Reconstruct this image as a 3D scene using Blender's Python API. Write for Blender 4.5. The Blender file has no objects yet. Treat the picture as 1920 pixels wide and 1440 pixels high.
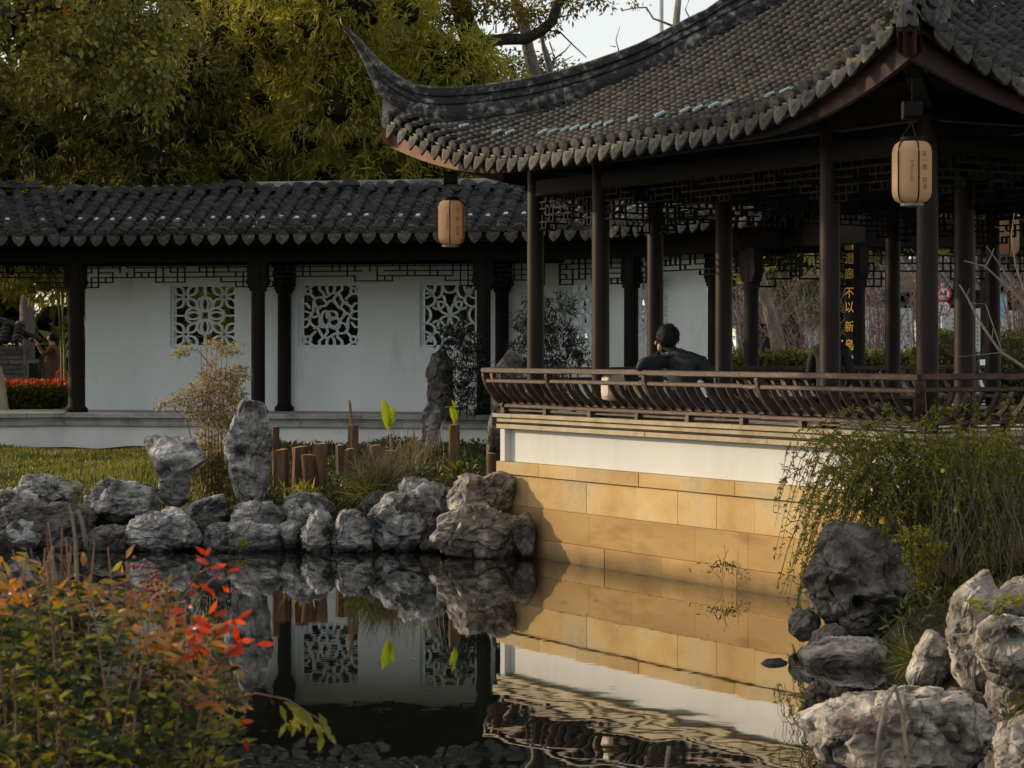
import bpy, math, random
import numpy as np
from mathutils import Vector, Matrix, noise

random.seed(7); RNG = np.random.default_rng(11)
scene = bpy.context.scene
COL = scene.collection

# ------------------------------------------------------------------ camera, sky, sun, exposure
F, HOR, CH = 4200.0, 656.0, 2.1          # focal length in photo pixels, horizon row, eye height above the water
cam_data = bpy.data.cameras.new('camera'); cam = bpy.data.objects.new('camera', cam_data); COL.objects.link(cam)
cam.location = (0, 0, CH); cam.rotation_euler = (math.radians(90), 0, 0)
cam_data.sensor_width = 36.0; cam_data.lens = 36.0 * F / 1920.0
cam_data.shift_y = -(720 - HOR) / 1920.0
cam_data.clip_start = 0.1; cam_data.clip_end = 3000
cam_data.dof.use_dof = True; cam_data.dof.focus_distance = 20.5; cam_data.dof.aperture_fstop = 9.5
scene.camera = cam

SUN_AZ = Vector((-0.94, 0.34, 0)).normalized(); SUN_EL = math.radians(18)
SUN_DIR = (SUN_AZ * math.cos(SUN_EL) + Vector((0, 0, math.sin(SUN_EL)))).normalized()
world = bpy.data.worlds.new('World'); scene.world = world; world.use_nodes = True
wn = world.node_tree.nodes; wl = world.node_tree.links
bg = wn['Background']
sky = wn.new('ShaderNodeTexSky'); sky.sky_type = 'NISHITA'; sky.sun_disc = False
sky.sun_elevation = SUN_EL; sky.sun_rotation = math.atan2(SUN_AZ.x, SUN_AZ.y)
sky.air_density = 1.0; sky.dust_density = 1.2; sky.ozone_density = 3.0
hazemix = wn.new('ShaderNodeMixRGB'); hazemix.inputs[0].default_value = 0.36
hazemix.inputs[2].default_value = (9.6, 8.3, 6.3, 1)     # thin even veil of cloud over the whole sky
wl.new(sky.outputs[0], hazemix.inputs[1]); wl.new(hazemix.outputs[0], bg.inputs[0])
bg.inputs[1].default_value = 0.145
sd = bpy.data.lights.new('sun', 'SUN'); sun = bpy.data.objects.new('sun', sd); COL.objects.link(sun)
sd.energy = 3.0; sd.angle = math.radians(0.6); sd.color = (1.0, 0.77, 0.50)
sun.rotation_euler = (-SUN_DIR).to_track_quat('-Z', 'Y').to_euler(); sun.location = SUN_DIR * 60
scene.view_settings.view_transform = 'Standard'; scene.view_settings.look = 'None'
scene.view_settings.exposure = 0.3; scene.view_settings.gamma = 1.0
scene.render.engine = 'CYCLES'
scene.cycles.use_denoising = True
scene.cycles.max_bounces = 5; scene.cycles.diffuse_bounces = 3; scene.cycles.glossy_bounces = 2
scene.cycles.transmission_bounces = 2
scene.cycles.adaptive_threshold = 0.025; scene.cycles.transparent_max_bounces = 6
scene.cycles.caustics_reflective = False; scene.cycles.caustics_refractive = False
scene.cycles.sample_clamp_indirect = 4.0

# ------------------------------------------------------------------ helpers
def P(px, py, Y):
    """point of the place at depth Y that the photo shows at pixel (px, py)"""
    return Vector(((px - 960) / F * Y, Y, CH - (py - HOR) / F * Y))

def link(o): COL.objects.link(o); return o

def parent_to(o, parent):
    if parent is not None:
        o.parent = parent
        base = parent
        while base.parent is not None: base = base.parent
        o.matrix_parent_inverse = Matrix.Identity(4) if parent.type != 'EMPTY' else Matrix.Translation(-parent.location)

def thing(name, label, cat, loc=(0, 0, 0), group=None):
    o = bpy.data.objects.new(name, None); link(o); o.location = loc; o.empty_display_size = 0.2
    tag(o, label, cat, group); return o

def tag(o, label=None, cat=None, group=None, kind=None):
    if label: o['label'] = label
    if cat: o['category'] = cat
    if group: o['group'] = group
    if kind: o['kind'] = kind
    return o

def empty_part(name, parent):
    o = bpy.data.objects.new(name, None); link(o); o.empty_display_size = 0.1
    o.location = parent.location; parent_to(o, parent); return o

def arr_mesh(name, V, Fc, smooth=False):
    """V (N,3) array, Fc (M,k) array of equal-sized faces"""
    V = np.asarray(V, dtype=np.float32); Fc = np.asarray(Fc, dtype=np.int32)
    me = bpy.data.meshes.new(name); n, k = Fc.shape
    me.vertices.add(len(V)); me.vertices.foreach_set('co', V.ravel())
    me.loops.add(n * k); me.loops.foreach_set('vertex_index', Fc.ravel())
    me.polygons.add(n); me.polygons.foreach_set('loop_start', np.arange(0, n * k, k, dtype=np.int32))
    me.polygons.foreach_set('loop_total', np.full(n, k, dtype=np.int32))
    if smooth: me.polygons.foreach_set('use_smooth', np.ones(n, dtype=bool))
    me.update(calc_edges=True); return me

def mobj(name, me, mat, parent=None, kind=None):
    o = bpy.data.objects.new(name, me); link(o)
    for m in (mat if isinstance(mat, (list, tuple)) else [mat]):
        me.materials.append(m)
    parent_to(o, parent)
    if kind: o['kind'] = kind
    return o

def inst(name, me, M, parent=None):
    """another object sharing mesh data, at world matrix M"""
    o = bpy.data.objects.new(name, me); link(o)
    o.matrix_basis = M; parent_to(o, parent); return o

def frame_matrix(o, ex, ey, ez):
    return Matrix(((ex[0], ey[0], ez[0], o[0]), (ex[1], ey[1], ez[1], o[1]), (ex[2], ey[2], ez[2], o[2]), (0, 0, 0, 1)))

class MB:
    def __init__(s): s.v = []; s.f = []; s.mi = []
    def add(s, vs, fs, mi=0):
        b = len(s.v); s.v += [tuple(x) for x in vs]
        for f in fs: s.f.append(tuple(b + i for i in f)); s.mi.append(mi)
        return s
    def obox(s, o, u, v, w, mi=0):
        o, u, v, w = map(Vector, (o, u, v, w))
        vs = [o, o+u, o+u+v, o+v, o+w, o+u+w, o+u+v+w, o+v+w]
        return s.add(vs, [(0,3,2,1),(4,5,6,7),(0,1,5,4),(1,2,6,5),(2,3,7,6),(3,0,4,7)], mi)
    def cbox(s, c, ex, ey, ez, sx, sy, sz, mi=0):
        c = Vector(c); ex, ey, ez = Vector(ex)*sx, Vector(ey)*sy, Vector(ez)*sz
        return s.obox(c - (ex+ey+ez)/2, ex, ey, ez, mi)
    def bbox(s, c, ex, ey, ez, sx, sy, sz, bev=0.006, mi=0):
        """box with chamfered long edges (ex is the long axis)"""
        c = Vector(c); ex, ey, ez = Vector(ex), Vector(ey), Vector(ez); b = min(bev, sy*.3, sz*.3)
        pr = [(-sy/2+b, -sz/2), (sy/2-b, -sz/2), (sy/2, -sz/2+b), (sy/2, sz/2-b), (sy/2-b, sz/2), (-sy/2+b, sz/2), (-sy/2, sz/2-b), (-sy/2, -sz/2+b)]
        vs = [c + ex*(k*sx/2) + ey*a + ez*d for k in (-1, 1) for a, d in pr]
        n = 8; fs = [(i, (i+1) % n, n+(i+1) % n, n+i) for i in range(n)] + [tuple(range(n-1, -1, -1)), tuple(range(n, 2*n))]
        return s.add(vs, fs, mi)
    def tube(s, pts, r, n=8, mi=0, cap=True):
        pts = [Vector(p) for p in pts]; m = len(pts)
        if not hasattr(r, '__len__'): r = [r]*m
        b = len(s.v); up = Vector((0, 0, 1))
        for i, p in enumerate(pts):
            t = (pts[min(i+1, m-1)] - pts[max(i-1, 0)])
            t = t.normalized() if t.length > 1e-9 else Vector((0, 0, 1))
            a = t.cross(up)
            if a.length < 0.05: a = t.cross(Vector((0, 1, 0)))
            a.normalize(); c = a.cross(t)
            for k in range(n):
                th = 2*math.pi*k/n
                s.v.append(tuple(p + (a*math.cos(th) + c*math.sin(th))*r[i]))
        for i in range(m-1):
            for k in range(n):
                s.f.append((b+i*n+k, b+i*n+(k+1) % n, b+(i+1)*n+(k+1) % n, b+(i+1)*n+k)); s.mi.append(mi)
        if cap:
            s.f.append(tuple(b+k for k in range(n-1, -1, -1))); s.mi.append(mi)
            s.f.append(tuple(b+(m-1)*n+k for k in range(n))); s.mi.append(mi)
        return s
    def lathe(s, c, prof, n=16, mi=0, ax=Vector((0, 0, 1)), ex=Vector((1, 0, 0))):
        c = Vector(c); ey = ax.cross(ex); b = len(s.v); m = len(prof)
        for (r, z) in prof:
            for k in range(n):
                th = 2*math.pi*k/n
                s.v.append(tuple(c + ax*z + (ex*math.cos(th) + ey*math.sin(th))*r))
        for i in range(m-1):
            for k in range(n):
                s.f.append((b+i*n+k, b+i*n+(k+1) % n, b+(i+1)*n+(k+1) % n, b+(i+1)*n+k)); s.mi.append(mi)
        s.f.append(tuple(b+k for k in range(n-1, -1, -1))); s.mi.append(mi)
        s.f.append(tuple(b+(m-1)*n+k for k in range(n))); s.mi.append(mi)
        return s
    def ribbon(s, pts, hw, fr, depth, closed=False, mi=0):
        """flat strip along 2-D points pts in frame fr=(o,ex,ez,ey): width 2hw, thickness depth along ey"""
        o, ex, ez, ey = fr; n = len(pts); L = []; R = []
        for i in range(n):
            a = pts[(i-1) % n] if closed or i > 0 else pts[i]; c = pts[(i+1) % n] if closed or i < n-1 else pts[i]
            tx, tz = c[0]-a[0], c[1]-a[1]; l = math.hypot(tx, tz) or 1; nx, nz = -tz/l, tx/l
            L.append((pts[i][0]+nx*hw, pts[i][1]+nz*hw)); R.append((pts[i][0]-nx*hw, pts[i][1]-nz*hw))
        b = len(s.v)
        for d in (0, depth):
            for q in (L, R):
                for (x, z) in q: s.v.append(tuple(o + ex*x + ez*z + ey*d))
        m = n if closed else n-1
        for i in range(m):
            j = (i+1) % n
            for f in ((b+i, b+j, b+n+j, b+n+i), (b+2*n+i, b+3*n+i, b+3*n+j, b+2*n+j), (b+i, b+2*n+i, b+2*n+j, b+j), (b+n+i, b+n+j, b+3*n+j, b+3*n+i)):
                s.f.append(f); s.mi.append(mi)
        return s
    def mesh(s, name, smooth=False):
        me = bpy.data.meshes.new(name); me.from_pydata(s.v, [], s.f)
        if any(s.mi): me.polygons.foreach_set('material_index', s.mi)
        if smooth: me.polygons.foreach_set('use_smooth', [True]*len(s.f))
        me.update(); return me
    def build(s, name, mat, parent=None, smooth=False, kind=None):
        return mobj(name, s.mesh(name, smooth), mat, parent, kind)

def shade_auto(me, deg=40):
    me.polygons.foreach_set('use_smooth', [True]*len(me.polygons))
    try: me.set_sharp_from_angle(angle=math.radians(deg))
    except Exception: pass

def leaf_mesh(name, C, D, N, L, W, bend=0.15, seg=1):
    """one kite-shaped leaf per row: C base, D direction, N rough normal, L length, W width"""
    C = np.asarray(C, float); D = np.asarray(D, float); N = np.asarray(N, float); n = len(C)
    D = D/np.maximum(np.linalg.norm(D, axis=1, keepdims=True), 1e-9)
    S = np.cross(D, N); S = S/np.maximum(np.linalg.norm(S, axis=1, keepdims=True), 1e-9)
    U = np.cross(S, D)
    L = np.broadcast_to(np.asarray(L, float).reshape(-1, 1), (n, 1)); W = np.broadcast_to(np.asarray(W, float).reshape(-1, 1), (n, 1))
    mid = C + D*L*.42
    tip = C + D*L - U*L*bend
    if seg == 1:
        V = np.stack([C, mid + S*W/2 + U*W*.12, tip, mid - S*W/2 + U*W*.12], 1).reshape(-1, 3)
        Fc = np.arange(n*4).reshape(n, 4)
    else:
        q = C + D*L*.72 - U*L*bend*.35
        V = np.stack([C, mid - S*W/2 + U*W*.12, mid, mid + S*W/2 + U*W*.12, q - S*W*.33, q, q + S*W*.33, tip], 1).reshape(-1, 3)
        base = np.array([[0, 2, 1, 0], [0, 3, 2, 0], [1, 2, 5, 4], [2, 3, 6, 5], [4, 5, 7, 4], [5, 6, 7, 5]])
        tri = np.array([[0, 2, 1], [0, 3, 2], [1, 2, 5], [1, 5, 4], [2, 3, 6], [2, 6, 5], [4, 5, 7], [5, 6, 7]])
        Fc = (np.arange(n)[:, None, None]*8 + tri[None]).reshape(-1, 3)
    return arr_mesh(name, V, Fc)

def rdir(n, up=0.0):
    v = RNG.normal(size=(n, 3)); v[:, 2] += up
    return v/np.linalg.norm(v, axis=1, keepdims=True)

# ------------------------------------------------------------------ materials
MATS = {}
def base_mat(name):
    m = bpy.data.materials.new(name); m.use_nodes = True; MATS[name] = m
    nt = m.node_tree; return m, nt.nodes, nt.links, nt.nodes['Principled BSDF']

def rand_node(N, Lk):
    g = N.new('ShaderNodeNewGeometry'); oi = N.new('ShaderNodeObjectInfo')
    a = N.new('ShaderNodeMath'); a.operation = 'ADD'; Lk.new(g.outputs['Random Per Island'], a.inputs[0]); Lk.new(oi.outputs['Random'], a.inputs[1])
    f = N.new('ShaderNodeMath'); f.operation = 'FRACT'; Lk.new(a.outputs[0], f.inputs[0]); return f.outputs[0]

def ramp(N, stops):
    r = N.new('ShaderNodeValToRGB'); e = r.color_ramp.elements
    while len(e) < len(stops): e.new(0.5)
    for i, (p, c) in enumerate(stops):
        e[i].position = p; e[i].color = (*c, 1)
    return r

def surf(name, stops, scale=3.0, rough=0.8, bump=0.25, bscale=25.0, bdist=0.02, rnd=0.0, stretch=(1, 1, 1), spec=0.3,
         detail=6.0, coat=0.0, patch=None, patch_scale=1.0, patch_cut=(0.5, 0.65), ramprnd=0.0):
    m, N, Lk, B = base_mat(name)
    g = N.new('ShaderNodeNewGeometry'); mp = N.new('ShaderNodeMapping'); mp.inputs['Scale'].default_value = stretch
    Lk.new(g.outputs['Position'], mp.inputs[0])
    n1 = N.new('ShaderNodeTexNoise'); n1.inputs['Scale'].default_value = scale; n1.inputs['Detail'].default_value = detail; n1.inputs['Roughness'].default_value = 0.62
    Lk.new(mp.outputs[0], n1.inputs['Vector'])
    r = ramp(N, stops); Lk.new(n1.outputs[0], r.inputs[0]); col = r.outputs[0]
    if patch:
        n3 = N.new('ShaderNodeTexNoise'); n3.inputs['Scale'].default_value = patch_scale; n3.inputs['Detail'].default_value = 8; n3.inputs['Roughness'].default_value = 0.7
        Lk.new(mp.outputs[0], n3.inputs['Vector'])
        r3 = ramp(N, [(patch_cut[0], (0, 0, 0)), (patch_cut[1], (1, 1, 1))]); Lk.new(n3.outputs[0], r3.inputs[0])
        mx = N.new('ShaderNodeMixRGB'); Lk.new(r3.outputs[0], mx.inputs[0]); Lk.new(col, mx.inputs[1]); mx.inputs[2].default_value = (*patch, 1); col = mx.outputs[0]
    if rnd:
        rv = rand_node(N, Lk); mr = N.new('ShaderNodeMapRange'); mr.inputs[3].default_value = 1-rnd; mr.inputs[4].default_value = 1+rnd; Lk.new(rv, mr.inputs[0])
        hs = N.new('ShaderNodeHueSaturation'); Lk.new(mr.outputs[0], hs.inputs['Value']); Lk.new(col, hs.inputs['Color']); col = hs.outputs[0]
    Lk.new(col, B.inputs['Base Color']); B.inputs['Roughness'].default_value = rough
    B.inputs['Specular IOR Level'].default_value = spec; B.inputs['Coat Weight'].default_value = coat
    if bump:
        n2 = N.new('ShaderNodeTexNoise'); n2.inputs['Scale'].default_value = bscale; n2.inputs['Detail'].default_value = 5; Lk.new(mp.outputs[0], n2.inputs['Vector'])
        b = N.new('ShaderNodeBump'); b.inputs['Strength'].default_value = bump; b.inputs['Distance'].default_value = bdist
        Lk.new(n2.outputs[0], b.inputs['Height']); Lk.new(b.outputs[0], B.inputs['Normal'])
    return m

def leafmat(name, stops, trans=0.4, rough=0.5, spec=0.3, tint=1.25):
    m, N, Lk, B = base_mat(name)
    rv = rand_node(N, Lk); r = ramp(N, stops); Lk.new(rv, r.inputs[0])
    Lk.new(r.outputs[0], B.inputs['Base Color']); B.inputs['Roughness'].default_value = rough; B.inputs['Specular IOR Level'].default_value = spec
    t = N.new('ShaderNodeBsdfTranslucent'); hs = N.new('ShaderNodeHueSaturation'); hs.inputs['Value'].default_value = tint; hs.inputs['Saturation'].default_value = 1.1
    Lk.new(r.outputs[0], hs.inputs['Color']); Lk.new(hs.outputs[0], t.inputs['Color'])
    mx = N.new('ShaderNodeMixShader'); mx.inputs[0].default_value = trans
    Lk.new(B.outputs[0], mx.inputs[1]); Lk.new(t.outputs[0], mx.inputs[2]); Lk.new(mx.outputs[0], N['Material Output'].inputs[0])
    return m

M_white = surf('white_plaster', [(0.3, (0.74, 0.82, 0.83)), (0.6, (0.80, 0.87, 0.88))], scale=0.9, rough=0.9, bump=0.10, bscale=18, spec=0.1, stretch=(1.6, 1.6, 0.45), patch=(0.54, 0.57, 0.56), patch_scale=1.5, patch_cut=(0.56, 0.82))  # cool tint puts bluish skylight into the plaster colour
M_plinth = surf('plinth_plaster', [(0.3, (0.60, 0.62, 0.62)), (0.6, (0.74, 0.76, 0.76))], scale=1.4, rough=0.9, bump=0.12, bscale=14, spec=0.1, stretch=(1.2, 1.2, 0.6), patch=(0.22, 0.24, 0.22), patch_scale=1.1, patch_cut=(0.60, 0.82))
M_warmwhite = surf('cream_plaster', [(0.3, (0.57, 0.58, 0.57)), (0.65, (0.64, 0.65, 0.64))], scale=1.2, rough=0.9, bump=0.1, bscale=14, spec=0.1, stretch=(1.5, 1.5, 0.4), patch=(0.48, 0.44, 0.38), patch_scale=1.7, patch_cut=(0.56, 0.82))
M_stone = surf('ochre_stone', [(0.28, (0.40, 0.26, 0.105)), (0.5, (0.53, 0.37, 0.165)), (0.68, (0.60, 0.50, 0.31))], scale=1.3, rough=0.9, bump=0.25, bscale=45, bdist=0.01, rnd=0.17, stretch=(1, 1, 1.3), spec=0.15, detail=12, patch=(0.28, 0.20, 0.13), patch_scale=1.3, patch_cut=(0.54, 0.80))
def tide(mat, z0, z1, dark):
    """dark wet band with algae just above the water"""
    N = mat.node_tree.nodes; Lk = mat.node_tree.links; B = N['Principled BSDF']; src = B.inputs['Base Color'].links[0].from_socket
    g = N.new('ShaderNodeNewGeometry'); s = N.new('ShaderNodeSeparateXYZ'); Lk.new(g.outputs['Position'], s.inputs[0])
    n = N.new('ShaderNodeTexNoise'); n.inputs['Scale'].default_value = 4; n.inputs['Detail'].default_value = 6; Lk.new(g.outputs['Position'], n.inputs['Vector'])
    a = N.new('ShaderNodeMath'); a.operation = 'MULTIPLY_ADD'; a.inputs[1].default_value = -0.16; Lk.new(n.outputs[0], a.inputs[0]); Lk.new(s.outputs[2], a.inputs[2])
    r = N.new('ShaderNodeMapRange'); r.inputs[1].default_value = z0; r.inputs[2].default_value = z1; r.inputs[3].default_value = 0.85; r.inputs[4].default_value = 0.0; Lk.new(a.outputs[0], r.inputs[0])
    m = N.new('ShaderNodeMixRGB'); Lk.new(r.outputs[0], m.inputs[0]); Lk.new(src, m.inputs[1]); m.inputs[2].default_value = (*dark, 1); Lk.new(m.outputs[0], B.inputs['Base Color'])
tide(M_stone, -0.09, 0.10, (0.10, 0.075, 0.045))
M_stonebrown = surf('brown_stained_stone', [(0.25, (0.27, 0.165, 0.07)), (0.5, (0.44, 0.285, 0.115)), (0.75, (0.56, 0.39, 0.175))], scale=2.4, rough=0.9, bump=0.3, bscale=60, bdist=0.01, rnd=0.15, stretch=(0.6, 0.6, 2.2), spec=0.15, detail=12, patch=(0.20, 0.13, 0.085), patch_scale=1.2, patch_cut=(0.50, 0.76))
tide(M_stonebrown, -0.09, 0.10, (0.10, 0.075, 0.045))
M_coping = surf('coping_stone', [(0.3, (0.33, 0.27, 0.17)), (0.6, (0.47, 0.40, 0.28)), (0.8, (0.54, 0.49, 0.39))], scale=4, rough=0.85, bump=0.2, bscale=40, rnd=0.08, spec=0.2, patch=(0.22, 0.17, 0.11), patch_scale=3, patch_cut=(0.58, 0.78))
M_greystone = surf('grey_coping_stone', [(0.3, (0.25, 0.25, 0.24)), (0.7, (0.38, 0.38, 0.37))], scale=3, rough=0.85, bump=0.2, bscale=30, rnd=0.1, patch=(0.10, 0.09, 0.08), patch_scale=2.2, patch_cut=(0.5, 0.7))
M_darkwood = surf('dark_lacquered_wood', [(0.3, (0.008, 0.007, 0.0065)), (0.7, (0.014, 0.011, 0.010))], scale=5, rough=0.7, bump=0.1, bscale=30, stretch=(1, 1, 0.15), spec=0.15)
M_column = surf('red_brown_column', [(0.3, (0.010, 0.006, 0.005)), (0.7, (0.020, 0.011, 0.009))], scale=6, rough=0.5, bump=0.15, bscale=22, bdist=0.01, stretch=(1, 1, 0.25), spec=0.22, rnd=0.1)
M_rail = surf('worn_red_brown_rail', [(0.25, (0.026, 0.014, 0.010)), (0.55, (0.062, 0.034, 0.023)), (0.8, (0.19, 0.12, 0.08))], scale=7, rough=0.5, bump=0.2, bscale=40, stretch=(1, 1, 2.5), spec=0.35, rnd=0.15)
M_slat = surf('dark_slat_wood', [(0.25, (0.018, 0.011, 0.009)), (0.55, (0.040, 0.022, 0.016)), (0.8, (0.10, 0.06, 0.042))], scale=9, rough=0.5, bump=0.2, bscale=40, spec=0.35, rnd=0.2)
M_fascia_sunlit = surf('sunlit_rust_fascia', [(0.3, (0.17, 0.08, 0.052)), (0.7, (0.30, 0.15, 0.10))], scale=4, rough=0.7, bump=0.1, patch=(0.05, 0.03, 0.025), patch_scale=3, patch_cut=(0.55, 0.72))  # rust board with the sun on the left corner mixed into its colour
M_fascia_shaded = surf('shaded_red_fascia', [(0.3, (0.022, 0.010, 0.008)), (0.7, (0.055, 0.024, 0.019))], scale=4, rough=0.7, bump=0.1)  # corner board darkened in colour to stand for shadow
M_tile = surf('grey_clay_tile', [(0.25, (0.012, 0.012, 0.013)), (0.5, (0.028, 0.028, 0.029)), (0.75, (0.070, 0.068, 0.066))], scale=7, rough=0.5, bump=0.25, bscale=60, bdist=0.006, rnd=0.75, spec=0.4, patch=(0.14, 0.14, 0.135), patch_scale=9, patch_cut=(0.62, 0.78))
M_tilewarm = surf('weathered_clay_tile', [(0.25, (0.010, 0.010, 0.010)), (0.5, (0.022, 0.0215, 0.021)), (0.75, (0.060, 0.057, 0.053))], scale=5, rough=0.7, bump=0.25, bscale=60, bdist=0.006, rnd=0.65, spec=0.3, patch=(0.055, 0.036, 0.025), patch_scale=1.3, patch_cut=(0.58, 0.74))
M_drip = surf('lichen_drip_tile', [(0.3, (0.030, 0.030, 0.028)), (0.55, (0.075, 0.073, 0.064)), (0.8, (0.17, 0.16, 0.13))], scale=22, rough=0.8, bump=0.6, bscale=45, bdist=0.012, rnd=0.4, patch=(0.20, 0.17, 0.09), patch_scale=6, patch_cut=(0.55, 0.7))
M_ridge = surf('weathered_ridge_mortar', [(0.36, (0.018, 0.019, 0.020)), (0.5, (0.060, 0.060, 0.060)), (0.64, (0.28, 0.275, 0.26))], scale=13, rough=0.9, bump=0.5, bscale=38, bdist=0.015, detail=10, patch=(0.028, 0.028, 0.030), patch_scale=2.6, patch_cut=(0.47, 0.60))
M_mortar = surf('pale_roof_mortar', [(0.3, (0.12, 0.12, 0.115)), (0.7, (0.34, 0.33, 0.30))], scale=4, rough=0.9, bump=0.4, bscale=30, patch=(0.07, 0.07, 0.07), patch_scale=3, patch_cut=(0.5, 0.65))
M_clip = surf('pale_aqua_clip', [(0.3, (0.26, 0.37, 0.39)), (0.7, (0.42, 0.55, 0.57))], scale=8, rough=0.35, bump=0.0, rnd=0.1, spec=0.5)
M_cloth = leafmat('cream_lantern_cloth', [(0.0, (0.68, 0.49, 0.32)), (1.0, (0.74, 0.55, 0.37))], trans=0.5, rough=0.8, spec=0.1, tint=1.0)
M_gold = surf('gold_lettering', [(0.3, (0.55, 0.33, 0.05)), (0.7, (0.75, 0.48, 0.10))], scale=20, rough=0.3, bump=0.0, spec=0.6)
MATS['gold_lettering'].node_tree.nodes['Principled BSDF'].inputs['Metallic'].default_value = 0.6
M_print = surf('brown_print', [(0.3, (0.25, 0.11, 0.05)), (0.7, (0.32, 0.15, 0.07))], scale=20, bump=0.0)
M_rock = surf('limestone', [(0.22, (0.06, 0.06, 0.063)), (0.42, (0.20, 0.20, 0.202)), (0.58, (0.38, 0.38, 0.375)), (0.75, (0.60, 0.60, 0.58))], scale=3.2, rough=0.88, bump=0.75, bscale=13, bdist=0.05, detail=12, rnd=0.14, spec=0.2, stretch=(1, 1, 1.7), patch=(0.045, 0.044, 0.043), patch_scale=2.8, patch_cut=(0.47, 0.62))
M_rockwarm = surf('beige_limestone', [(0.22, (0.06, 0.053, 0.045)), (0.43, (0.20, 0.18, 0.155)), (0.58, (0.42, 0.385, 0.34)), (0.78, (0.64, 0.60, 0.54))], scale=3.5, rough=0.88, bump=0.75, bscale=14, bdist=0.05, detail=12, rnd=0.12, spec=0.2, patch=(0.065, 0.052, 0.042), patch_scale=3.2, patch_cut=(0.47, 0.64))
M_rockdark = surf('dark_limestone', [(0.25, (0.026, 0.024, 0.022)), (0.48, (0.085, 0.078, 0.070)), (0.72, (0.23, 0.215, 0.195))], scale=6, rough=0.9, bump=0.9, bscale=16, bdist=0.05, detail=12, rnd=0.12, spec=0.2, patch=(0.15, 0.125, 0.10), patch_scale=3, patch_cut=(0.56, 0.74))
def cracks(mat, scale, width):
    """thin dark fissures and paler veins"""
    N = mat.node_tree.nodes; Lk = mat.node_tree.links; B = N['Principled BSDF']; src = B.inputs['Base Color'].links[0].from_socket
    g = N.new('ShaderNodeNewGeometry'); n = N.new('ShaderNodeTexNoise'); n.inputs['Scale'].default_value = 2.5; n.inputs['Detail'].default_value = 5; Lk.new(g.outputs['Position'], n.inputs['Vector'])
    ad = N.new('ShaderNodeVectorMath'); ad.operation = 'MULTIPLY_ADD'; ad.inputs[1].default_value = (0.55, 0.55, 0.55); Lk.new(n.outputs[1], ad.inputs[0]); Lk.new(g.outputs['Position'], ad.inputs[2])
    v = N.new('ShaderNodeTexVoronoi'); v.feature = 'DISTANCE_TO_EDGE'; v.inputs['Scale'].default_value = scale; Lk.new(ad.outputs[0], v.inputs['Vector'])
    r = ramp(N, [(0.0, (0.42, 0.42, 0.42)), (width, (1, 1, 1))]); Lk.new(v.outputs['Distance'], r.inputs[0])
    m = N.new('ShaderNodeMixRGB'); m.blend_type = 'MULTIPLY'; m.inputs[0].default_value = 1.0; Lk.new(src, m.inputs[1]); Lk.new(r.outputs[0], m.inputs[2]); Lk.new(m.outputs[0], B.inputs['Base Color'])
    b0 = B.inputs['Normal'].links[0].from_node; b = N.new('ShaderNodeBump'); b.inputs['Strength'].default_value = 0.5; b.inputs['Distance'].default_value = 0.02
    Lk.new(r.outputs[0], b.inputs['Height']); Lk.new(b0.outputs[0], b.inputs['Normal']); Lk.new(b.outputs[0], B.inputs['Normal'])
for _m in (M_rock, M_rockwarm, M_rockdark): cracks(_m, 2.3, 0.022)
for _m in (M_rock, M_rockwarm, M_rockdark): tide(_m, -0.08, 0.03, (0.022, 0.021, 0.017))
M_soil = surf('mossy_soil', [(0.3, (0.022, 0.018, 0.012)), (0.55, (0.038, 0.034, 0.018)), (0.75, (0.06, 0.062, 0.024))], scale=2.5, rough=0.95, bump=0.6, bscale=14, bdist=0.05, spec=0.1)
M_log = surf('split_log_bark', [(0.3, (0.03, 0.018, 0.012)), (0.5, (0.11, 0.066, 0.040)), (0.72, (0.26, 0.165, 0.095))], scale=9, rough=0.9, bump=0.6, bscale=24, bdist=0.02, stretch=(1, 1, 0.14), rnd=0.25)
M_logtop = surf('log_end_grain', [(0.3, (0.24, 0.13, 0.08)), (0.7, (0.42, 0.26, 0.17))], scale=14, rough=0.9, bump=0.4, bscale=30)
M_bark = surf('dark_bark', [(0.3, (0.018, 0.015, 0.012)), (0.6, (0.045, 0.038, 0.03)), (0.8, (0.10, 0.09, 0.07))], scale=8, rough=0.95, bump=0.8, bscale=18, bdist=0.05, stretch=(1, 1, 0.35))
M_barkpale = surf('pale_bark', [(0.3, (0.10, 0.09, 0.075)), (0.6, (0.22, 0.20, 0.17)), (0.8, (0.32, 0.30, 0.26))], scale=7, rough=0.95, bump=0.6, bscale=18, bdist=0.04, stretch=(1, 1, 0.4))
M_twig = surf('grey_twig', [(0.3, (0.14, 0.11, 0.09)), (0.7, (0.30, 0.25, 0.21))], scale=12, rough=0.9, bump=0.0, rnd=0.25)
M_twigpink = surf('plum_twig', [(0.3, (0.10, 0.075, 0.07)), (0.7, (0.24, 0.19, 0.18))], scale=12, rough=0.9, bump=0.0, rnd=0.3)
M_stemred = surf('red_brown_stem', [(0.3, (0.10, 0.05, 0.035)), (0.7, (0.26, 0.15, 0.10))], scale=30, rough=0.7, bump=0.0)
M_stemgreen = surf('olive_stem', [(0.3, (0.05, 0.06, 0.02)), (0.7, (0.12, 0.12, 0.05))], scale=20, rough=0.7, bump=0.0, rnd=0.3)
M_culm = surf('bamboo_culm', [(0.3, (0.10, 0.11, 0.03)), (0.7, (0.22, 0.22, 0.08))], scale=6, rough=0.5, bump=0.0, rnd=0.2)
M_skin = surf('skin', [(0.3, (0.40, 0.22, 0.15)), (0.7, (0.48, 0.28, 0.19))], scale=8, rough=0.55, bump=0.05, spec=0.4)
M_hair = surf('black_hair', [(0.3, (0.004, 0.004, 0.004)), (0.7, (0.010, 0.009, 0.008))], scale=40, rough=0.7, bump=0.6, bscale=110, bdist=0.01)
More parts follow.
